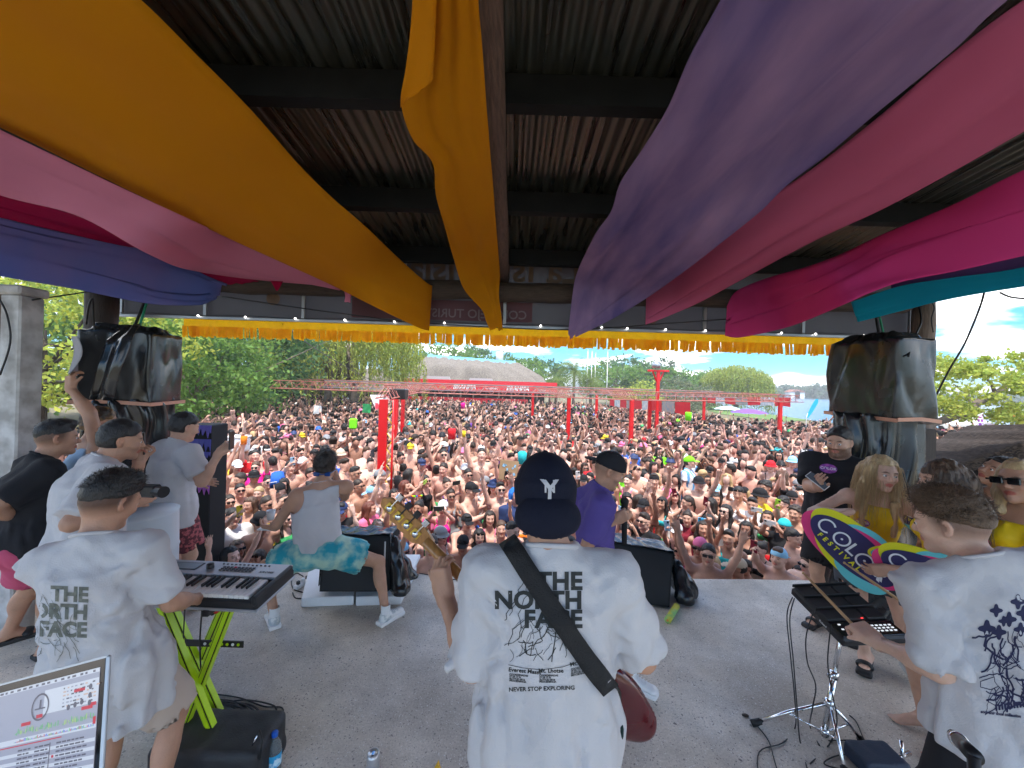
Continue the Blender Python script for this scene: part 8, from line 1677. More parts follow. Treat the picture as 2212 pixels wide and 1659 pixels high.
 # soft black bag, bottle, can, box at bottom left
def softbox(name,label,cat,c,h3,M,m_,seed=0,r=.04,amp=.012,hh=.014):f=Field();f.box(c,h3,M,r=r,k=.02);f.noise=lambda X,Y,Z:amp*vnoise(X*6+seed,Y*6,Z*6)+amp*.5*ridge(vnoise(X*14+seed,Y*14,Z*14));V,F=f.mesh(hh);o=add_mesh(name,V,F,m_,None);thing_mesh(o);tag(o,label,cat);return o
M_nylon=mat('black_nylon',(.016,.016,.018),rough=.55,bump=.3,bscale=160)
a=P(475,1640,1.98);bagz=P(475,1572,1.98).z;f=Field();bg_=softbox('gig_bag','bulging black gig bag standing behind the keyboard player beside the water bottle','bag',np.array((a.x+.0,1.99,bagz/2)),(.235,.10,bagz/2-.045),None,M_nylon,3)
mb=MB();mb.tube([P(560,1578,1.90),P(566,1600,1.88),P(562,1640,1.87)],.006,6);mb.tube([P(545,1610,1.87),P(555,1590,1.87)],.004,6,1);mb.build('zip',[M_rubber,M_chrome],bg_,True)
M_pet=mat('clear_plastic',(.75,.88,.95),rough=.08,trans=.85);M_blue=mat('blue_cap_plastic',(.01,.10,.50),rough=.35);M_lab=mat('blue_label',(.03,.35,.65),rough=.45,col2=(.6,.8,.9),var=.08,vscale=30)
def bottle(c,label,M=None,sc_=1.0):
 r=empty('water_bottle',c,label,'bottle');MM=(M.to_4x4()if M is not None else Matrix.Identity(4))@Matrix.Scale(sc_,4)
 def lt(name,prof,m_,n=20):mb=MB();mb.lathe(prof,c,n,MM);return mb.build(name,m_,r,True)
 lt('bottle_body',[(0,0),(.03,0),(.033,.008),(.033,.06),(.031,.07),(.033,.08),(.033,.135),(.028,.165),(.014,.195),(.0125,.205),(.0125,.212)],M_pet);lt('label',[(.0335,.062),(.0338,.064),(.0338,.122),(.0335,.124)],M_lab);lt('cap',[(.0145,.203),(.015,.205),(.015,.222),(.013,.225),(0,.225)],M_blue);return r
q=P(592,1650,1.98);bottle(Vector((q.x,1.98,0)),'clear water bottle with blue cap standing on the floor beside the black bag',None,1.0)if P(592,1585,1.98).z<.3 else bottle(Vector((q.x,1.98,0)),'clear water bottle with blue cap standing on the floor beside the black bag',None,P(592,1585,1.98).z/.225)
q=P(803,1655,1.98);ch_=P(803,1636,2.0).z;cn=empty('drink_can',(q.x,2.0,0),'silver drink can standing on the floor at the bottom, between bag and bassist','can');mb=MB();mb.lathe([(0,0),(.026,.0),(.033,.012),(.033,.10),(.027,.115),(.025,.115),(.024,.111),(0,.111)],(q.x,2.0,0),20);mb.build('can_body',mat('brushed_can',(.55,.55,.57),rough=.3,metal=.7),cn,True);mb=MB();mb.box((q.x,1.998,.113),(.014,.022,.002),bev=.0008);mb.build('ring_pull',M_chrome,cn)
q=PZ(945,1657,.01);mb=MB();mb.add([(q.x-.03,q.y-.03,.0),(q.x+.035,q.y-.03,.0),(q.x,q.y+.03,.02),(q.x,q.y,.03)],[(0,1,3),(1,2,3),(2,0,3),(0,2,1)]);o=mb.build('wrapper',mat('yellow_wrapper',(.7,.4,.02)));thing_mesh(o);tag(o,'crumpled yellow wrapper on the floor just left of the bassist','wrapper')
# cables
def cable(pts,r=.0045,label=None,parent=None,m_=None,name='cable',world=False,cat='cable',group=None):
 """smooth tube through floor or air points"""
 P3=[Vector(p)for p in pts];out=[]
 for i in range(len(P3)-1):
  p0,p1,p2,p3=P3[max(i-1,0)],P3[i],P3[i+1],P3[min(i+2,len(P3)-1)]
  for k in range(6):f=k/6;out.append(((p1*2)+(p2-p0)*f+(p0*2-p1*5+p2*4-p3)*f*f+(p1*3-p0-p2*3+p3)*f**3)*.5)
 out.append(P3[-1]);mb=MB();mb.tube(out,r,6);o=mb.build(name,m_ or M_cable,parent,True)
 if parent is None:thing_mesh(o);tag(o,label,cat,group)
 return o
fz=lambda pts,z=.006:[PZ(u,v,z)for u,v in pts]
rk=random.Random(9)
for i,lab in enumerate(('thick coil of black cable on the floor under the keyboard stand','second loop of black cable, lying over the coil under the keyboard stand','loose outer loop of black cable reaching right of the coil')):
 pts=[];cx,cy=((455,1540),(470,1548),(530,1532))[i];turns=(5,4,1.1)[i];n=int(turns*14)
 for k in range(n):t=k/14*6.283;rr=1+.15*math.sin(k*.37+i);pts.append((cx+(70,85,75)[i]*rr*math.cos(t+i)+rk.uniform(-3,3),cy+(26,30,22)[i]*rr*math.sin(t+i)+rk.uniform(-2,2)))
 cable([PZ(u,v,.006+.004*i+.003*(k%5))for k,(u,v)in enumerate(pts)],.0048,lab,group='cables under the keyboard')
cable(fz([(470,1500),(520,1508),(570,1526),(608,1528),(606,1545),(560,1556),(545,1570),(520,1575)]),.004,'thin black lead looping to the small white box',group='cables under the keyboard')
q=PZ(512,1560,.02);mb=MB();mb.box(q+Vector((0,0,.0)),(.13,.08,.04),rotz(.25),bev=.006);o=mb.build('junction_box',mat('pale_blue_plastic',(.55,.62,.66),rough=.4));thing_mesh(o);tag(o,'pale blue white effects box among the cables beside the black bag','box')
cable([P(438,1300,2.1),P(432,1380,2.1),P(434,1450,2.1),PZ(437,1530,.006)],.004,'black lead hanging straight down from the keyboard',group='cables under the keyboard');cable([P(400,1306,2.1),P(396,1390,2.12),P(400,1460,2.12),PZ(415,1540,.006)],.003,'thin wavy lead hanging from the left part of the keyboard',group='cables under the keyboard')
# drum pad on its stand
pad=empty('drum_pad',P(1830,1320,2.25),'black nine pad electronic drum sampler tilted on a chrome stand','drum pads');c4=[P(1719,1265,2.45),P(1843,1260,2.45),P(1942,1372,2.07),P(1816,1379,2.07)]
C0=sum(c4,Vector())/4;ex_=((c4[1]-c4[0])+(c4[2]-c4[3])).normalized();ey_=((c4[0]-c4[3])+(c4[1]-c4[2]));ey_=(ey_-ex_*ey_.dot(ex_)).normalized();ez2=ex_.cross(ey_);MP_=Matrix((ex_,ey_,ez2)).transposed().to_4x4();MP_.translation=C0;PW,PDp=(c4[1]-c4[0]).length*.97,((c4[0]+c4[1])/2-(c4[2]+c4[3])/2).length
def pb(name,x,y,z,w_,d_,h_,m_,par=pad,bev=.004,M=None):mb=MB();mb.box(MP_@Vector((x,y,z)),(w_,d_,h_),MP_.to_3x3(),bev=bev);return mb.build(name,m_,par)
pb('housing',0,0,-.035,PW,PDp,.05,M_blkpl,bev=.01);M_padr=mat('pad_rubber',(.022,.023,.025),rough=.7,bump=.1,bscale=200)
for r in range(3):
 for i in range(3):pb('rubber_pad',(i-1)*PW*.323,PDp*(.37-r*.235),-.004,PW*.305,PDp*.2,.016,M_padr,bev=.006)
for r in range(3):pb('trigger_bar',0,PDp*(.485-r*.235),.0+.004,PW*.97,PDp*.022,.022,M_blkpl,bev=.003)
pb('control_panel',0,-PDp*.36,-.006,PW*.96,PDp*.24,.012,mat('panel_black',(.008,.008,.01),rough=.25));pb('display',-.02,-PDp*.36,.0015,.05,.03,.003,mat('small_lcd',(.06,.05,.07),rough=.2,emit=.1),bev=.0005)
bt2=MB();bt2.box((0,0,0),(.014,.008,.004),bev=.001);bt2=bt2.mesh('pad_button');bt2.materials.append(mat('lit_white_button',(.7,.72,.75),emit=.3));rd=bt2.copy();rd.materials.clear();rd.materials.append(mat('red_led',(.9,.02,.02),emit=2))
for x,y in[(-.13,-.28),(-.11,-.44),(-.085,-.44),(-.06,-.44),(-.135,-.36)]+[(.04+i*.024,-.32-j*.045)for i in range(5)for j in range(3)]:o=bpy.data.objects.new('button',bt2);COL.objects.link(o);o.parent=pad;o.matrix_parent_inverse=wm(pad).inverted();o.matrix_basis=MP_@Matrix.Translation((x,y*PDp,.002))
o=bpy.data.objects.new('led',rd);COL.objects.link(o);o.parent=pad;o.matrix_parent_inverse=wm(pad).inverted();o.matrix_basis=MP_@Matrix.Translation((.02,-.215*PDp,.012))@Matrix.Scale(.7,4)
V2,F2=text_flat('Roland',.018,.0004,0);link('lettering',mesh_np('l',[tuple(MP_@Vector((-PW/2-.002,-PDp*.1+-p[0],-.04+p[1])))for p in V2],F2,False),M_wpl,pad)
stn=empty('drum_stand',PZ(1776,1605,0),'chrome tripod stand with black rubber feet carrying the drum pads','stand');sb_=PZ(1777,1606,0);st_=MP_@Vector((-.02,-.02,-.06))
def tb_(name,pts,r,m_=M_chrome,n=12):mb=MB();mb.tube(pts,r,n);return mb.build(name,m_,stn,True)
sb_=Vector((sb_.x,sb_.y,0));ax_=(st_-sb_)
tb_('lower_pole',[sb_+ax_*.06,sb_+ax_*.56],.016);tb_('upper_pole',[sb_+ax_*.5,st_],.0125);tb_('clamp',[sb_+ax_*.53,sb_+ax_*.585],[.023,.023],M_chrome);tb_('wing_nut',[sb_+ax_*.56+Vector((-.015,-.01,0)),sb_+ax_*.56+Vector((-.05,-.02,.005))],[.007,.012]);tb_('leg_collar',[sb_+ax_*.30,sb_+ax_*.36],[.024,.024]);tb_('bottom_collar',[sb_+ax_*.07,sb_+ax_*.12],[.021,.021]);mb=MB();mb.box(st_+Vector((0,0,-.006)),(.12,.12,.012),MP_.to_3x3(),bev=.003);mb.build('mounting_plate',M_blkpl,stn)
for(u,v)in((1628,1562),(1868,1608),(1828,1680)):
 ft=PZ(u,v,.014);hub_=sb_+ax_*.33;tb_('leg',[hub_,hub_.lerp(ft,.5)+Vector((0,0,.012)),ft],.010);tb_('brace',[sb_+ax_*.09,hub_.lerp(ft,.52)],.006);dd=(ft-hub_).normalized();tb_('rubber_foot',[ft-dd*.045,ft+dd*.012],[.017,.020],M_rubber)
def stick(a,b,label,hx=None):
 mb=MB();a,b=Vector(a),Vector(b);d=(b-a);mb.tube([a,a+d*.7,a+d*.93,b],[.0072,.0072,.0045,.0038],10);mb.sphere(b,.0065,6);r=mb.build('drumstick',mat('hickory',(.50,.31,.15),rough=.4,var=.15,vscale=20)if 'hickory' not in bpy.data.materials else bpy.data.materials['hickory'],None,True);thing_mesh(r);tag(r,label,'drumstick','drumsticks of the percussionist');return r
ga=pc['s'].grip['L'][0];ga=Vector(pc['s'].Wr['L']+vn(pc['s'].Wr['L']-pc['s'].El['L'])*.07)
stick(ga-(P(1735,1238,2.02)-ga).normalized()*.06,P(1735,1238,2.02),'drumstick held in the hand in front of the drum pads');stick(P(1985,1325,1.9),P(1824,1216,2.1),'drumstick crossing in front of the larger oval sign')
for i,(pts,lab)in enumerate((([P(1712,1290,2.3),P(1700,1330,2.3),P(1708,1420,2.25),P(1716,1500,2.2),PZ(1718,1570,.01),PZ(1690,1605,.006),PZ(1640,1625,.006),PZ(1640,1700,.006)],'black lead dropping from the left side of the drum pads'),([P(1716,1292,2.3),P(1706,1340,2.3),P(1714,1430,2.25),P(1722,1530,2.2),PZ(1728,1600,.006),PZ(1745,1665,.006)],'second black lead dropping beside the first from the drum pads'),([P(1762,1310,2.2),P(1742,1370,2.2),P(1744,1430,2.2),P(1762,1480,2.15),P(1755,1530,2.1),PZ(1750,1570,.01),PZ(1770,1610,.006)],'wavy black lead hanging between the drum pads and the pole'),([P(1795,1350,2.12),P(1788,1430,2.12),P(1798,1500,2.12),P(1808,1560,2.12),PZ(1790,1610,.006),PZ(1750,1650,.006)],'black lead running down along the chrome pole'),(fz([(1636,1568),(1660,1600),(1672,1640),(1690,1700)]),'small loop of cable on the floor left of the tripod'),(fz([(1790,1600),(1850,1600),(1900,1615),(1880,1640),(1820,1630),(1780,1650),(1850,1665),(1920,1650)]),'tangle of black leads on the floor behind the tripod'),(fz([(1835,1545),(1850,1560),(1868,1600),(1900,1640),(1930,1660)]),'lead curling past the right leg of the tripod'))):cable(pts,.0035,lab,group='leads at the drum stand')
cable([P(990,1540,1.5)]and fz([(905,1238),(945,1245),(985,1252),(1040,1248)],.006),.004,'thin black lead along the stage edge right of the left monitor')
# pouch with chrome fittings, foreground microphone
o=softbox('pouch','dark blue padded pouch on the floor at the bottom right','pouch',np.array(PZ(1892,1640,.05)),(.10,.06,.025),None,mat('dark_blue_nylon',(.015,.03,.06),rough=.6,bump=.3,bscale=100),8,.02,.008,.01)
mb=MB();q=PZ(1950,1645,.03);mb.tube([q+Vector((-.08,0,0)),q+Vector((.06,.02,.03))],.012,10);mb.tube([q,q+Vector((.02,.03,.09))],.01,10);o=mb.build('clamp',M_chrome,None,True);thing_mesh(o);tag(o,'chrome pedal clamp on the floor beside the dark blue pouch','clamp')
a,b=P(2062,1590,.95),P(2150,1680,.62);d=(b-a).normalized();mcr=empty('microphone',b,'near black and chrome microphone poking in at the bottom right corner','microphone');mb=MB();mb.tube([a-d*.012,a-d*.004,a+d*.05],[.008,.0125,.0135],16);mb.build('grille',M_blkmat,mcr,True);mb=MB();mb.tube([a+d*.05,a+d*.055,a+d*.085,a+d*.09],[.0165,.017,.017,.0155],16);mb.build('collar',M_chrome,mcr,True);mb=MB();mb.tube([a+d*.09,a+d*.3],[.014,.014],16);mb.build('mic_body',M_blkpl,mcr,True)
mb=MB();q=a+d*.3;mb.tube([q,Vector((q.x+.05,q.y-.02,0.03))],.010,8);mb.lathe([(0,0),(.12,0),(.12,.02),(.02,.035),(0,.035)],(q.x+.05,q.y-.02,0),20);mb.build('mic_stand',M_blkpl,mcr,True)
# monitors on the floor
M_tarp=mat('black_tarpaulin',(.014,.015,.017),rough=.24,var=.3,vscale=4,bump=.25,bscale=7,rvar=.08,spec=.6);M_foam=mat('white_foam',(.78,.8,.82),rough=.6,bump=.1,bscale=60,var=.03);M_grille=mat('dark_grille',(.010,.012,.016),rough=.55,bump=.5,bscale=500)
def foam(label,pts,z0,z1):
 mb=MB();n=len(pts);p=[Vector((q.x,q.y,0))for q in pts];mb.add([q+Vector((0,0,z0))for q in p]+[q+Vector((0,0,z1))for q in p],[tuple(range(n-1,-1,-1)),tuple(range(n,2*n))]+[(i,(i+1)%n,n+(i+1)%n,n+i)for i in range(n)]);o=mb.build('foam_block',M_foam);thing_mesh(o);md=o.modifiers.new('b','BEVEL');md.width=.012;md.segments=2;tag(o,label,'foam block','white foam blocks under the left monitor');return o
foam('white foam block under the left part of the left monitor',[PZ(650,1313,0),PZ(764,1308,0),PZ(768,1240,0),PZ(668,1240,0)],.0,.085);foam('notched white foam block under the right part of the left monitor',[PZ(768,1310,0),PZ(866,1307,0),PZ(900,1240,0),PZ(772,1240,0)],.0,.085);foam('small white foam block behind the right side of the left monitor',[PZ(850,1262,0),PZ(890,1262,0),PZ(908,1222,0),PZ(868,1222,0)],.087,.13)
def monitor(label,face,dep,seed,zb):
 """face: four picture corners (tl, tr, br, bl) with distances, sloping back"""
 tl,tr,br,bl=[P(*q)for q in face];r=empty('stage_monitor',((bl+br)/2)[:2]+(zb,),label,'monitor speaker');n_=(tr-tl).cross(bl-tl).normalized();n_=n_ if n_.y<0 else-n_
 mb=MB();e=(tr-tl).normalized();back=Vector((-n_.x,-n_.y,0)).normalized()*dep;V=[tl,tr,br,bl,tl+back*.55,tr+back*.55,br+back,bl+back];V[6].z=V[7].z=zb
 mb.add(V,[(0,3,2,1),(4,5,6,7),(0,1,5,4),(3,7,6,2),(0,4,7,3),(1,2,6,5)]);mb.build('cabinet',M_blkmat,r)
 c=(tl+tr+br+bl)/4;mb=MB();q=[c+(v-c)*.94+n_*.006 for v in(tl,tr,br,bl)];q2=[v-n_*.004 for v in q];mb.add(q+q2,[(0,3,2,1),(0,1,5,4),(1,2,6,5),(2,3,7,6),(3,0,4,7)]);mb.build('grille',M_grille,r)
 # tarpaulin thrown over the top and sides
 nx,ny=34,22;V=[];rgx=random.Random(seed)
 for j in range(ny+1):
  for i in range(nx+1):
   s_,t_=i/nx,j/ny;x=-.10+1.2*s_;top=(tl+(tr-tl)*x)+Vector((0,0,.012));bkp=(tl+back*.6)+(tr-tl)*x;flo=(bl+back*1.05)+(br-bl)*x;flo.z=zb
   if t_<.45:p=(top-n_*0+n_*.02).lerp(bkp,t_/.45)
   else:p=bkp.lerp(flo,(t_-.45)/.55)
   ov=max(0,x-1,-x);side=1 if x>1 else-1
   if ov>0:e_=tr if side>0 else tl;e0=br if side>0 else bl;drop=ov/.1;p=p+Vector((0,0,-(p.z-zb)*min(1,drop)*.92))-(tr-tl)*side*ov*.55
   k=float(vnoise(np.array(x*9+seed),np.array(t_*7.),np.array(1.)));p=p+Vector((0,-.012*k,.014*k+.01*abs(float(vnoise(np.array(x*20),np.array(t_*15.),np.array(seed*1.))))));V.append(tuple(p))
 F=[(j*(nx+1)+i,j*(nx+1)+i+1,(j+1)*(nx+1)+i+1,(j+1)*(nx+1)+i)for j in range(ny)for i in range(nx)];o=link('tarpaulin',mesh_np('t',V,np.array(F),True),M_tarp,r);md=o.modifiers.new('t','SOLIDIFY');md.thickness=.004;return r,n_
mL,nL=monitor('left stage monitor under a black tarpaulin on white foam, with a small blue badge',((700,1158,3.55),(845,1158,3.55),(838,1278,3.42),(690,1278,3.42)),.42,3,.09)
q=P(822,1210,3.44);mb=MB();
for k in range(14):t0,t1=k/14*6.283,(k+1)/14*6.283;mb.add([q+Vector((r*math.cos(t),-.006,r*1.1*math.sin(t)))for r,t in((.024,t0),(.024,t1),(.016,t1),(.016,t0))],[(0,1,2,3)])
mb.build('badge',mat('blue_badge',(.02,.12,.7),emit=.3),mL);mb=MB();mb.tube([P(832,1170,3.46),P(830,1235,3.41)],.008,6);mb.build('edge_strip',mat('pale_tape',(.5,.5,.5)),mL)
mR,nR=monitor('right stage monitor, large angled black wedge partly under tarpaulin beside the bassist',((1300,1168,3.86),(1455,1196,3.80),(1446,1312,3.58),(1292,1292,3.70)),.5,5,.01)
f=Field();a=PZ(1492,1288,.0);f.cone(np.array(P(1462,1216,3.86)),np.array(PZ(1480,1290,.05)),.04,.10,k=.05);f.cone(np.array(P(1462,1222,4.0)),np.array(PZ(1484,1276,.05)),.05,.11,k=.06);f.plane((0,0,.004),(0,0,-1));f.noise=lambda X,Y,Z:.02*vnoise(X*10,Y*10,Z*5)+.012*ridge(vnoise(X*18,Y*18,Z*6));V,F=f.mesh(.014);add_mesh('draped_tarpaulin',V,F,M_tarp,mR)
f=Field();f.cone(np.array(P(848,1165,3.6)),np.array(P(868,1270,3.5)),.05,.10,k=.05);f.cone(np.array(P(850,1170,3.8)),np.array(P(885,1250,3.75)),.05,.1,k=.06);f.plane((0,0,.135),(0,0,-1));f.noise=lambda X,Y,Z:.018*vnoise(X*10,Y*10,Z*5)+.012*ridge(vnoise(X*18,Y*18,Z*6));V,F=f.mesh(.014);add_mesh('draped_tarpaulin',V,F,M_tarp,mL)
a,b=PZ(1442,1340,.03),PZ(1460,1312,.03);nd=empty('pool_noodle',a,'short end of a yellow and green pool noodle by the right monitor','pool noodle');mb=MB();mb.tube([a,b+(b-a)*.1],.028,16);mb.build('tube',mat('yellow_foam',(.72,.68,.08),rough=.7,col2=(.3,.6,.2),var=.1,vscale=6),nd,True);mb=MB();d=(a-b).normalized();mb.tube([a+d*.001,a+d*.003],[.011,.011],12);mb.build('core_hole',mat('pink_core',(.7,.35,.05)),nd)
# power strip left of the monitor
q=PZ(655,1260,.02);ps=empty('power_strip',q,'white power strip with plugs and black flex left of the left monitor','power strip');mb=MB();mb.box(q,(.05,.2,.04),rotz(-.3),bev=.006);mb.build('strip_body',M_wpl,ps)
for i in range(3):mb=MB();mb.box(q+rotz(-.3)@Vector((0,-.06+i*.055,.035)),(.03,.03,.035),rotz(-.3),bev=.005);mb.build('plug',M_blkpl if i!=1 else M_wpl,ps)
cable(fz([(655,1245),(640,1238),(630,1252),(634,1272),(655,1280),(668,1290),(640,1292),(632,1280)]),.005,name='flex',parent=ps);
# speakers wrapped in tarpaulin at the two corners
M_strap=mat('copper_strap',(.62,.30,.2),rough=.45)
def wrapped(label,cu,top,bot,D,w_,dpt,rot,seed,skirt_w,skirt_bot):
 zt_,zb_=P(cu,top,D).z,P(cu,bot,D).z;c=P(cu,(top+bot)/2,D);M=np.array(rotz(rot));f=Field();r=empty('wrapped_speaker',(c.x,D,skirt_bot),label,'speaker');cc=np.array((c.x,D,(zt_+zb_)/2))
 f.box(cc,(w_/2-.03,dpt/2-.03,(zt_-zb_)/2-.03),M,r=.03,k=.02);f.box(cc+[0,0,(zt_-zb_)/2+.01],(w_*.3,dpt*.3,.02),M,r=.03,k=.06)
 def n1(X,Y,Z):
  q=np.stack([X-cc[0],Y-cc[1],Z-cc[2]],-1)@M;a=q[...,0]+q[...,1];b=q[...,2]
  return.014*vnoise(a*4+seed,q[...,1]*4,b*1.6)+.020*ridge(vnoise(a*6+b*1.6+seed,q[...,1]*4,b*1.4-a*2))+.003*ridge(vnoise(a*11-b*5,q[...,1]*6+seed,b*4))-.006
 f.noise=n1;V,F=f.mesh(.018);add_mesh('tarpaulin',V,F,M_tarp,r)
 # strap
 pts=[cc+M@np.array([sx*(w_/2+.012),sy*(dpt/2+.012),-(zt_-zb_)/2+.02+.012*math.sin(i*2.)])for i,(sx,sy)in enumerate(((-1,-1),(0,-1.03),(1,-1),(1,1),(-1,1),(-1,-1)))];mb=MB()
 for a_,b_ in zip(pts[:-1],pts[1:]):a_,b_=Vector(a_),Vector(b_);mb.add([a_+Vector((0,0,.016)),b_+Vector((0,0,.016)),b_-Vector((0,0,.016)),a_-Vector((0,0,.016))],[(0,1,2,3)])
 o=mb.build('strap',M_strap,r);md=o.modifiers.new('t','SOLIDIFY');md.thickness=.004
 f=Field();h2=zb_-skirt_bot;f.cyl(cc-[0,0,(zt_-zb_)/2-.04],np.array((c.x+.0,D,skirt_bot)),skirt_w*.42,skirt_w*.5,k=.03,lat=M[:,0],wr=1.15)
 def n2(X,Y,Z):a=np.arctan2(Y-D,X-c.x);return.035*np.sin(a*11+1.5*vnoise(X*3,Y*3,Z*2.5)*3)*.6+.02*vnoise(X*8,Y*8,Z*4)
 f.noise=n2;V,F=f.mesh(.02);add_mesh('tarpaulin_skirt',V,F,M_tarp,r)
 mb=MB();mb.tube([cc+[0,0,(zt_-zb_)/2],(c.x+.02,D+.1,P(cu,640,D).z)],.012,6);mb.tube([cc+[.05,0,(zt_-zb_)/2],(c.x+.04,D+.1,P(cu,640,D).z)],.010,6,1);mb.build('hanging_strap',[M_webb,mat('green_strap',(.02,.3,.15))]if 'green_strap' not in bpy.data.materials else[M_webb,bpy.data.materials['green_strap']],r,True);return r,cc,M
wl,ccl,Ml_=wrapped('left corner speaker wrapped in black tarpaulin with a folded flap and copper strap',284,716,872,3.62,.62,.42,R_(8),2.1,.62,0.0)
wr_,ccr,Mr_=wrapped('right corner speaker wrapped in glossy black tarpaulin hanging over a wider skirt',1898,735,905,3.62,.40,.66,R_(6),6.3,.66,0.0)
def sheet_strip(pl,par,name='loose_flap',seed=0,m_=None):
 V=[];n=14;L_=[Vector(a)for a,b in pl];R2=[Vector(b)for a,b in pl]
 for j in range(len(pl)*5-4):
  t=j/5;k=min(int(t),len(pl)-2);f_=t-k;a,b=L_[k].lerp(L_[k+1],f_),R2[k].lerp(R2[k+1],f_)
  for i in range(n+1):s_=i/n;V.append(tuple(a.lerp(b,s_)+Vector((0,-.012*math.sin(s_*9+seed)-.012*float(vnoise(np.array(s_*4+seed),np.array(t*2.),np.array(0.))),0))))
 rws=len(pl)*5-4;F=[(j*(n+1)+i,j*(n+1)+i+1,(j+1)*(n+1)+i+1,(j+1)*(n+1)+i)for j in range(rws-1)for i in range(n)];o=link(name,mesh_np('s',V,np.array(F),True),m_ or M_tarp,par);md=o.modifiers.new('t','SOLIDIFY');md.thickness=.004;return o
sheet_strip([(P(278,706,3.35),P(302,700,3.35)),(P(232,735,3.12),P(285,728,3.1)),(P(213,790,3.08),P(262,792,3.06)),(P(198,862,3.1),P(240,866,3.08))],wl,seed=2)
mb=MB();a=P(1990,925,3.75);mb.box((a.x,3.75,a.z/2),(.15,.15,a.z),bev=.008);o=mb.build('post',M_post);thing_mesh(o);tag(o,'short square dark post right of the right tarpaulined speaker','post')
# dripping painted column at the left front corner of the stage
dcx,dD=P(428,990,4.35),4.35;dw=P(455,990,dD).x-P(398,990,dD).x;dz1=P(428,918,dD).z;dc=empty('drip_column',(dcx.x,dD,-1.62),'square column with purple and pink dripping paint cutouts below the left speaker','decor column');mb=MB();mb.box((dcx.x,dD+.12,(dz1-1.62)/2),(dw,.26,dz1+1.62),bev=.01);mb.build('column_core',M_blkmat,dc)
M_d=[mat('violet_card',(.16,.12,.52),rough=.6),mat('blue_violet_card',(.10,.10,.48),rough=.6),mat('pink_violet_card',(.50,.14,.62),rough=.6)]
for k,(v0,v1,mi)in enumerate(((918,945,0),(948,975,1),(975,992,1),(1010,1040,2),(1042,1068,2))):
 z0,z1=P(428,v1,dD).z,P(428,v0,dD).z;h_=z1-z0;mb=MB();n=28;top=[(dcx.x-dw/2+dw*i/n,z1)for i in range(n+1)];rr=random.Random(k);ph=rr.uniform(0,6)
 bot=[(dcx.x-dw/2+dw*i/n,z0+h_*(.38+.42*math.sin(i*1.25+ph)*abs(math.sin(i*.45+k))))for i in range(n+1)]
 V=[(x,dD-.014,z)for x,z in top]+[(x,dD-.022,z)for x,z in bot];mb.add(V,[(i,n+1+i,n+2+i,i+1)for i in range(n)]);o=mb.build('drip_cutout',M_d[mi],dc);md=o.modifiers.new('t','SOLIDIFY');md.thickness=.006
 # white barrel behind the left group
q=P(305,1160,2.9);mb=MB();zt=P(305,1105,2.9).z;pr=[(0,.0),(.2,.0),(.215,.03),(.22,zt*.3),(.225,zt*.32),(.22,zt*.34),(.22,zt*.7),(.226,zt*.72),(.22,zt*.74),(.215,zt-.02),(.222,zt),(0,zt)];mb.lathe(pr,(q.x,2.9,0),26);o=mb.build('barrel',mat('white_barrel_plastic',(.62,.68,.74),rough=.45),None,True);thing_mesh(o,(q.x,2.9,0));tag(o,'tall white plastic barrel between the keyboard player and the man in red shorts','barrel')
# thatched awning edge at the right
aw=empty('thatched_awning',P(2100,960,4.6),'shaggy dark thatched awning sloping up at the right behind the women','awning');a0,a1=P(1975,1035,4.7),P(2330,915,3.9);mb=MB();back=Vector((1.2,3.2,-.9));dn2=Vector((.12,.05,-.62));M_thd=mat('dark_thatch',(.04,.03,.026),rough=.95,var=.5,vscale=12,stretch=(3,1,3),bump=1.0,bscale=24)
n=40
for i in range(n+1):
 p=a0.lerp(a1,i/n);w_=.03*float(vnoise(np.array(i*.9),np.array(0.),np.array(0.)));mb.v+=[tuple(p+Vector((.3,1.2,-.15+w_))),tuple(p+Vector((0,0,w_))),tuple(p+dn2*.35+Vector((0,-.05,w_))),tuple(p+dn2*(1+.2*math.sin(i*1.1))),tuple(p+dn2+Vector((.3,1.2,0)))]
for i in range(n):
 for j in range(4):q=i*5+j;mb.f.append((q,q+1,q+6,q+5));mb.m.append(0)
mb.build('thatch_roll',M_thd,aw,True);mb=MB();rgt=random.Random(5)
for i in range(1500):
 t=rgt.random();s_=rgt.random();p=a0.lerp(a1,t)+dn2*s_+Vector((0,-.03-.03*rgt.random(),.02));d=Vector((rgt.uniform(.1,.28),-.02,rgt.uniform(-.02,.08)));x=Vector((0,0,.006));mb.add([p-x,p+x,p+d+x*.3,p+d-x*.3],[(0,1,2,3)])
o=mb.build('straw',mat('dry_straw',(.075,.055,.042),rough=.9),aw);tag(o,kind='stuff')
# loose cables in the air
cable([P(186,700,3.4),P(192,660,3.3),P(200,648,3.3),P(203,700,3.4),P(212,735,3.4)],.008,'black cable looping down in front of the left dark timber post');cable([P(70,648,2.95),P(110,642,3.2),P(165,634,3.6),P(200,628,3.9)],.006,'dark rope stretched from the white column to the left timber post')
cable([P(2128,620,3.3),P(2118,660,3.3),P(2085,740,3.3),P(2050,800,3.35),P(2015,868,3.45)],.008,'black cable slanting down across the sky to the right speaker');cable([P(1978,640,3.9),P(1990,690,3.6),P(1975,730,3.4),P(1962,770,3.25)],.008,'black cable dropping beside the right timber post onto the speaker');cable([P(2010,650,3.9),P(2018,665,3.9),P(2012,690,3.9),P(2016,718,3.9)],.006,'short cable with a plug hanging right of the right timber post');cable([P(2160,632,3.0),P(2185,642,3.0),P(2230,646,3.0)],.007,'end of a black cable under the turquoise cloth at the right edge')
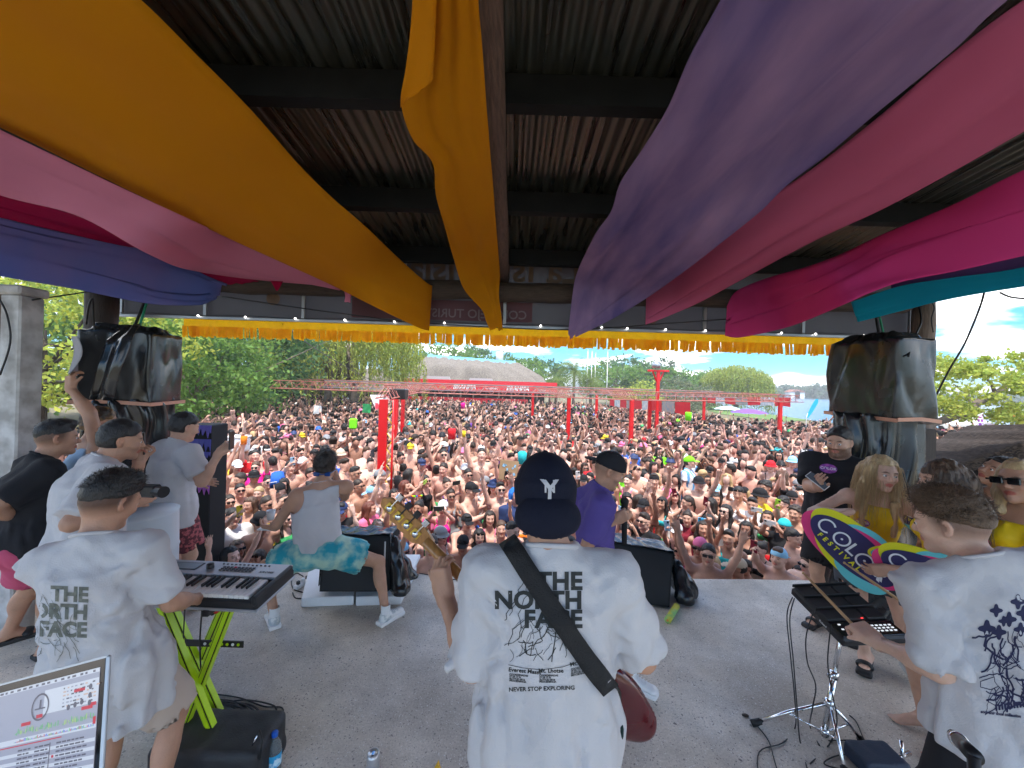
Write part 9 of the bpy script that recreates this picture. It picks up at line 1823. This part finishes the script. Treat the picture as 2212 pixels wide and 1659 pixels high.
cable([P(480,640,4.12),P(640,664,4.12),P(760,680,4.12),P(870,694,4.12),P(1085,708,4.12),P(1250,712,4.12),P(1420,700,4.12),P(1560,690,4.12),P(1800,668,4.1)],.006,'long black cable slung in front of the dark banner');cable([P(835,566,3.9),P(1000,560,3.9),P(1100,562,3.9),P(1200,572,3.9),P(1265,566,3.9)],.005,'thin cable under the last roof beam in the centre');cable([P(430,128,2.2),P(560,80,2.0),P(760,10,1.75),P(900,-40,1.6)],.008,'black cable crossing under the corrugated roof at the upper left');cable([P(455,152,2.2),P(600,98,2.0),P(800,15,1.75),P(900,-20,1.6)],.008,'second black cable below the first under the upper left roof');cable([P(-5,640,2.9),P(15,680,2.9),P(22,740,2.9),P(0,810,2.9)],.006,'black cable hanging on the boards at the left edge')
cable([P(612,700,4.3),P(700,765,9),P(800,820,16),P(860,838,22)],.010,'long dark wire running from the banner out over the crowd')
# oval festival signs
M_s={k:mat('sign_'+k,c,rough=.45,spec=.3)for k,c in dict(navy=(.035,.03,.12),pink=(.85,.05,.22),yellow=(.82,.78,.02),aqua=(.15,.62,.66),white=(.85,.87,.9)).items()}
def ell2(cx,cy,a,b,rot=0,n=48,s=2.0):return[(cx+a*math.cos(t)*math.cos(rot)-b*math.sin(t)*math.sin(rot),cy+a*math.cos(t)*math.sin(rot)+b*math.sin(t)*math.cos(rot))for t in[i/n*6.2832 for i in range(n)]]
def sign(label,MS,k=1.0):
 r=empty('festival_sign',MS.translation,label,'sign');lay=[0.0]
 def put(name,poly,m_,par=r,th=.006):lay[0]-=.0012;mb=MB();mb.prism([(x*k,y*k)for x,y in poly],MS@Matrix.Translation((0,lay[0],0)),th if len(lay)else th);return mb.build(name,m_,par)
 put('pink_blob',ell2(-.030,-.012,.235,.122,.03),M_s['pink']);put('yellow_blob',ell2(-.012,.024,.235,.115,-.04),M_s['yellow']);put('yellow_blob',ell2(.03,-.034,.2,.105,-.02),M_s['yellow']);put('aqua_blob',ell2(.055,.03,.17,.125,-.25),M_s['aqua']);put('aqua_blob',ell2(.11,-.06,.13,.085,.1),M_s['aqua']);put('pink_blob',ell2(.06,.02,.195,.11,.0),M_s['pink']);put('board',ell2(0,0,.225,.105),M_s['navy'])
 c,s_=math.cos(.35),math.sin(.35)
 put('yellow_petal',ell2(.085,.10,.036,.062,-.55),M_s['yellow']);put('aqua_petal',ell2(.086,.096,.026,.047,-.55),M_s['aqua']);put('pink_petal',ell2(.087,.090,.013,.024,-.55),M_s['pink'])
 lay[0]-=.004
 def tx(body,size,x,y,m_,bold,sp=1.0,xs=1.0):
  lay[0]-=.0012;V2,F2=text_flat(body,size,bold,0,'LEFT',spacing=sp,xs=xs);link('lettering',mesh_np('l',[tuple(MS@Vector(((x+p[0])*k,lay[0],(y+p[1])*k)))for p in V2],F2,False),m_,r)
 def ring(cx,cy,a,w_,m_,t0=0,t1=6.2832):
  lay[0]-=.0006;n=36;V=[];
  for i in range(n+1):t=t0+(t1-t0)*i/n;V+=[tuple(MS@Vector(((cx+(a+w_)*math.cos(t))*k,lay[0],(cy+(a+w_)*math.sin(t))*k))),tuple(MS@Vector(((cx+(a-w_)*math.cos(t))*k,lay[0],(cy+(a-w_)*math.sin(t))*k)))]
  link('lettering',mesh_np('l',V,[[2*i,2*i+1,2*i+3,2*i+2]for i in range(n)],False),m_,r)
 ring(-.150,.012,.037,.0048,M_s['white'],.75,5.5);ring(-.062,.012,.036,.0048,M_s['white']);ring(-.062,.012,.003,.003,M_s['white']);tx('L',.10,-.022,-.024,M_s['white'],.001);ring(.072,.004,.036,.0048,M_s['white']);ring(.072,.004,.003,.003,M_s['white']);tx('R',.10,.118,-.030,M_s['white'],.002);tx('R',.075,.140,-.022,M_s['white'],.001)
 tx('FESTIVAL',.036,-.145,-.062,M_s['yellow'],.0012,1.75);return r
def sign_matrix(c,ru,face_az,tilt):
 face_az+=math.degrees(math.atan2(c.x,c.y))*.8
 f_=Vector((math.sin(R_(face_az)),math.cos(R_(face_az)),0));rt=Vector((-f_.y,f_.x,0))*1.0;rt=Vector((f_.y,-f_.x,0))*-1;M=Matrix((rt,-f_,Vector((0,0,1)))).transposed();M=M@Matrix.Rotation(tilt,3,'Y');M=M.to_4x4();M.translation=c;return M
sign('larger oval colourful festival sign tilted down to the right under the blonde woman',sign_matrix(P(1838,1186,2.46),1,188,R_(40)),1.12);sign('smaller oval colourful festival sign half hidden by the percussionist',sign_matrix(P(2018,1250,2.12),1,196,R_(14)),.98)
s=bl['s'];sign('barely seen pink and yellow festival sign behind the percussionist head',sign_matrix(P(1965,1110,3.1),1,190,R_(20)),.8)
# chest badges
for(fo,uv,D,k_)in((se,(1789,1012),3.35,.05),(bl,(1862,1129),2.72,.034)):
 V,F=fo['tee'];tr_=BVHTree.FromPolygons([tuple(v)for v in V],[list(f)for f in F]);q=P(*uv,D);o0=Vector((0,0,CAM_H));dv=(q-o0).normalized();og=o0+dv*((q-o0).length-.5);ex2=Vector((dv.y,-dv.x,0)).normalized()
 m=22;V2=[(0,0)]+[(k_*1.2*math.cos(i/m*6.283),k_*.8*math.sin(i/m*6.283))for i in range(m)];v_,f_=project_flat(tr_,V2,[[0,1+i,1+(i+1)%m]for i in range(m)],og,ex2,Vector((0,0,1)),dv,.003)
 if f_:link('badge',mesh_np('b',v_,f_,True),mat('purple_badge_%d'%int(D*10),(.16,.03,.32),col2=(.5,.1,.5),var=.2,vscale=30),fo['root'])
 t2=text_flat('COLOR',k_*.62,.0008,.01,'CENTER');v_,f_=project_flat(tr_,t2[0],t2[1],og+Vector((0,0,-k_*.2)),ex2,Vector((0,0,1)),dv,.006)
 if f_:link('badge_lettering',mesh_np('b',v_,f_,True),M_s['white'],fo['root'])
 # things in hands on the stage
def phone_at(c,rot,colr,label):o=bpy.data.objects.new('phone',phm);COL.objects.link(o);o.location=c;o.rotation_euler=rot;tag(o,label,'phone');o.material_slots[0].link='OBJECT';o.material_slots[0].material=PHM[colr];return o
phone_at(Vector(rs['s'].Wr['R'])+Vector((.10,.0,.11)),(0,0,R_(-80)),'black','black phone held upright by the man in red shorts');phone_at(Vector(wt_['s'].Wr['L'])+Vector((.0,.02,.13)),(R_(0),R_(5),R_(150)),'black','black phone with triple camera held by the leaning man in white');phone_at(Vector(se['s'].Wr['R'])+Vector((-.05,-.05,.06)),(R_(-50),R_(-25),R_(20)),'white','white phone held low by the burly bearded man')
q=P(324,1060,2.3);mb=MB();mb.box(q,(.10,.06,.07),bev=.01);mb.tube([q+Vector((.03,-.0,0)),q+Vector((.10,-.02,.0))],[.03,.034],14);o=mb.build('camera',M_blkpl,None,False);thing_mesh(o);tag(o,'small black camera held behind the keyboard player head','camera')
g_=pu['s'].Wr['R']+vn(pu['s'].Wr['R']-pu['s'].El['R'])*.07;mcp=empty('microphone',g_,'black microphone held pointing down by the man in purple','microphone');mb=MB();gg=Vector(g_);mb.tube([gg+Vector((.01,0,.05)),gg+Vector((.012,0,-.02)),gg+Vector((.016,0,-.20))],[.022,.018,.016],12);mb.build('mic_body',M_blkmat,mcp,True);mb=MB();mb.sphere(gg+Vector((.01,0,.07)),.027,8);mb.build('grille',M_blkmat,mcp,True)
bottle(P(1290,1150,2.44),'small clear bottle with blue drink held by the man in purple',Matrix.Rotation(R_(28),3,'Y'),.95)
g_=Vector(sg['s'].Wr['L'])+Vector((-.10,.03,.02));mb=MB();mb.box(g_+Vector((.02,0,-.04)),(.13,.08,.012),bev=.003);o=mb.build('phone',M_wpl);thing_mesh(o);tag(o,'white phone lying in the open hand of the singer','phone')
q=P(585,1112,4.2);mb=MB();mb.lathe([(0,-.05),(.034,-.05),(.045,.05),(.041,.05),(.03,-.042)],(0,0,0),16);o=mb.build('cup',M_wpl,None,True);o.location=q;tag(o,'white plastic cup held up just beyond the singer hand','cup')
# grey foam hat in the raised hand
q=P(160,768,3.02);mb=MB();V=[];n=20
for sgn,w_ in((-1,.085),(1,.11)):
 for j in range(9):
  t=j/8;ww=w_*(math.sin(math.pi*min(1,.25+t*.65))**.7)
  for i in range(5):s_=i/4;V.append((q.x-.02+sgn*ww*s_,q.y+.10*s_*(1 if sgn<0 else-.4)+.02*math.sin(t*4),q.z+.15-.30*t))
F=[(b*45+j*5+i,b*45+j*5+i+1,b*45+(j+1)*5+i+1,b*45+(j+1)*5+i)for b in(0,1)for j in range(8)for i in range(4)];o=link('hat',mesh_np('h',V,F,True),mat('grey_felt',(.35,.34,.37),rough=.85));thing_mesh(o);md=o.modifiers.new('t','SOLIDIFY');md.thickness=.005;tag(o,'folded grey felt hat raised in a hand left of the left speaker','hat')
# litter on the floor
for i,(u,v)in enumerate(((1610,1545),)):q=PZ(u,v,.005);mb=MB();mb.sphere(q,.014,5,0,(1.6,1,.4));o=mb.build('leaf',M_logx,None,True);thing_mesh(o);tag(o,'curled dry brown leaf on the floor left of the tripod','leaf')
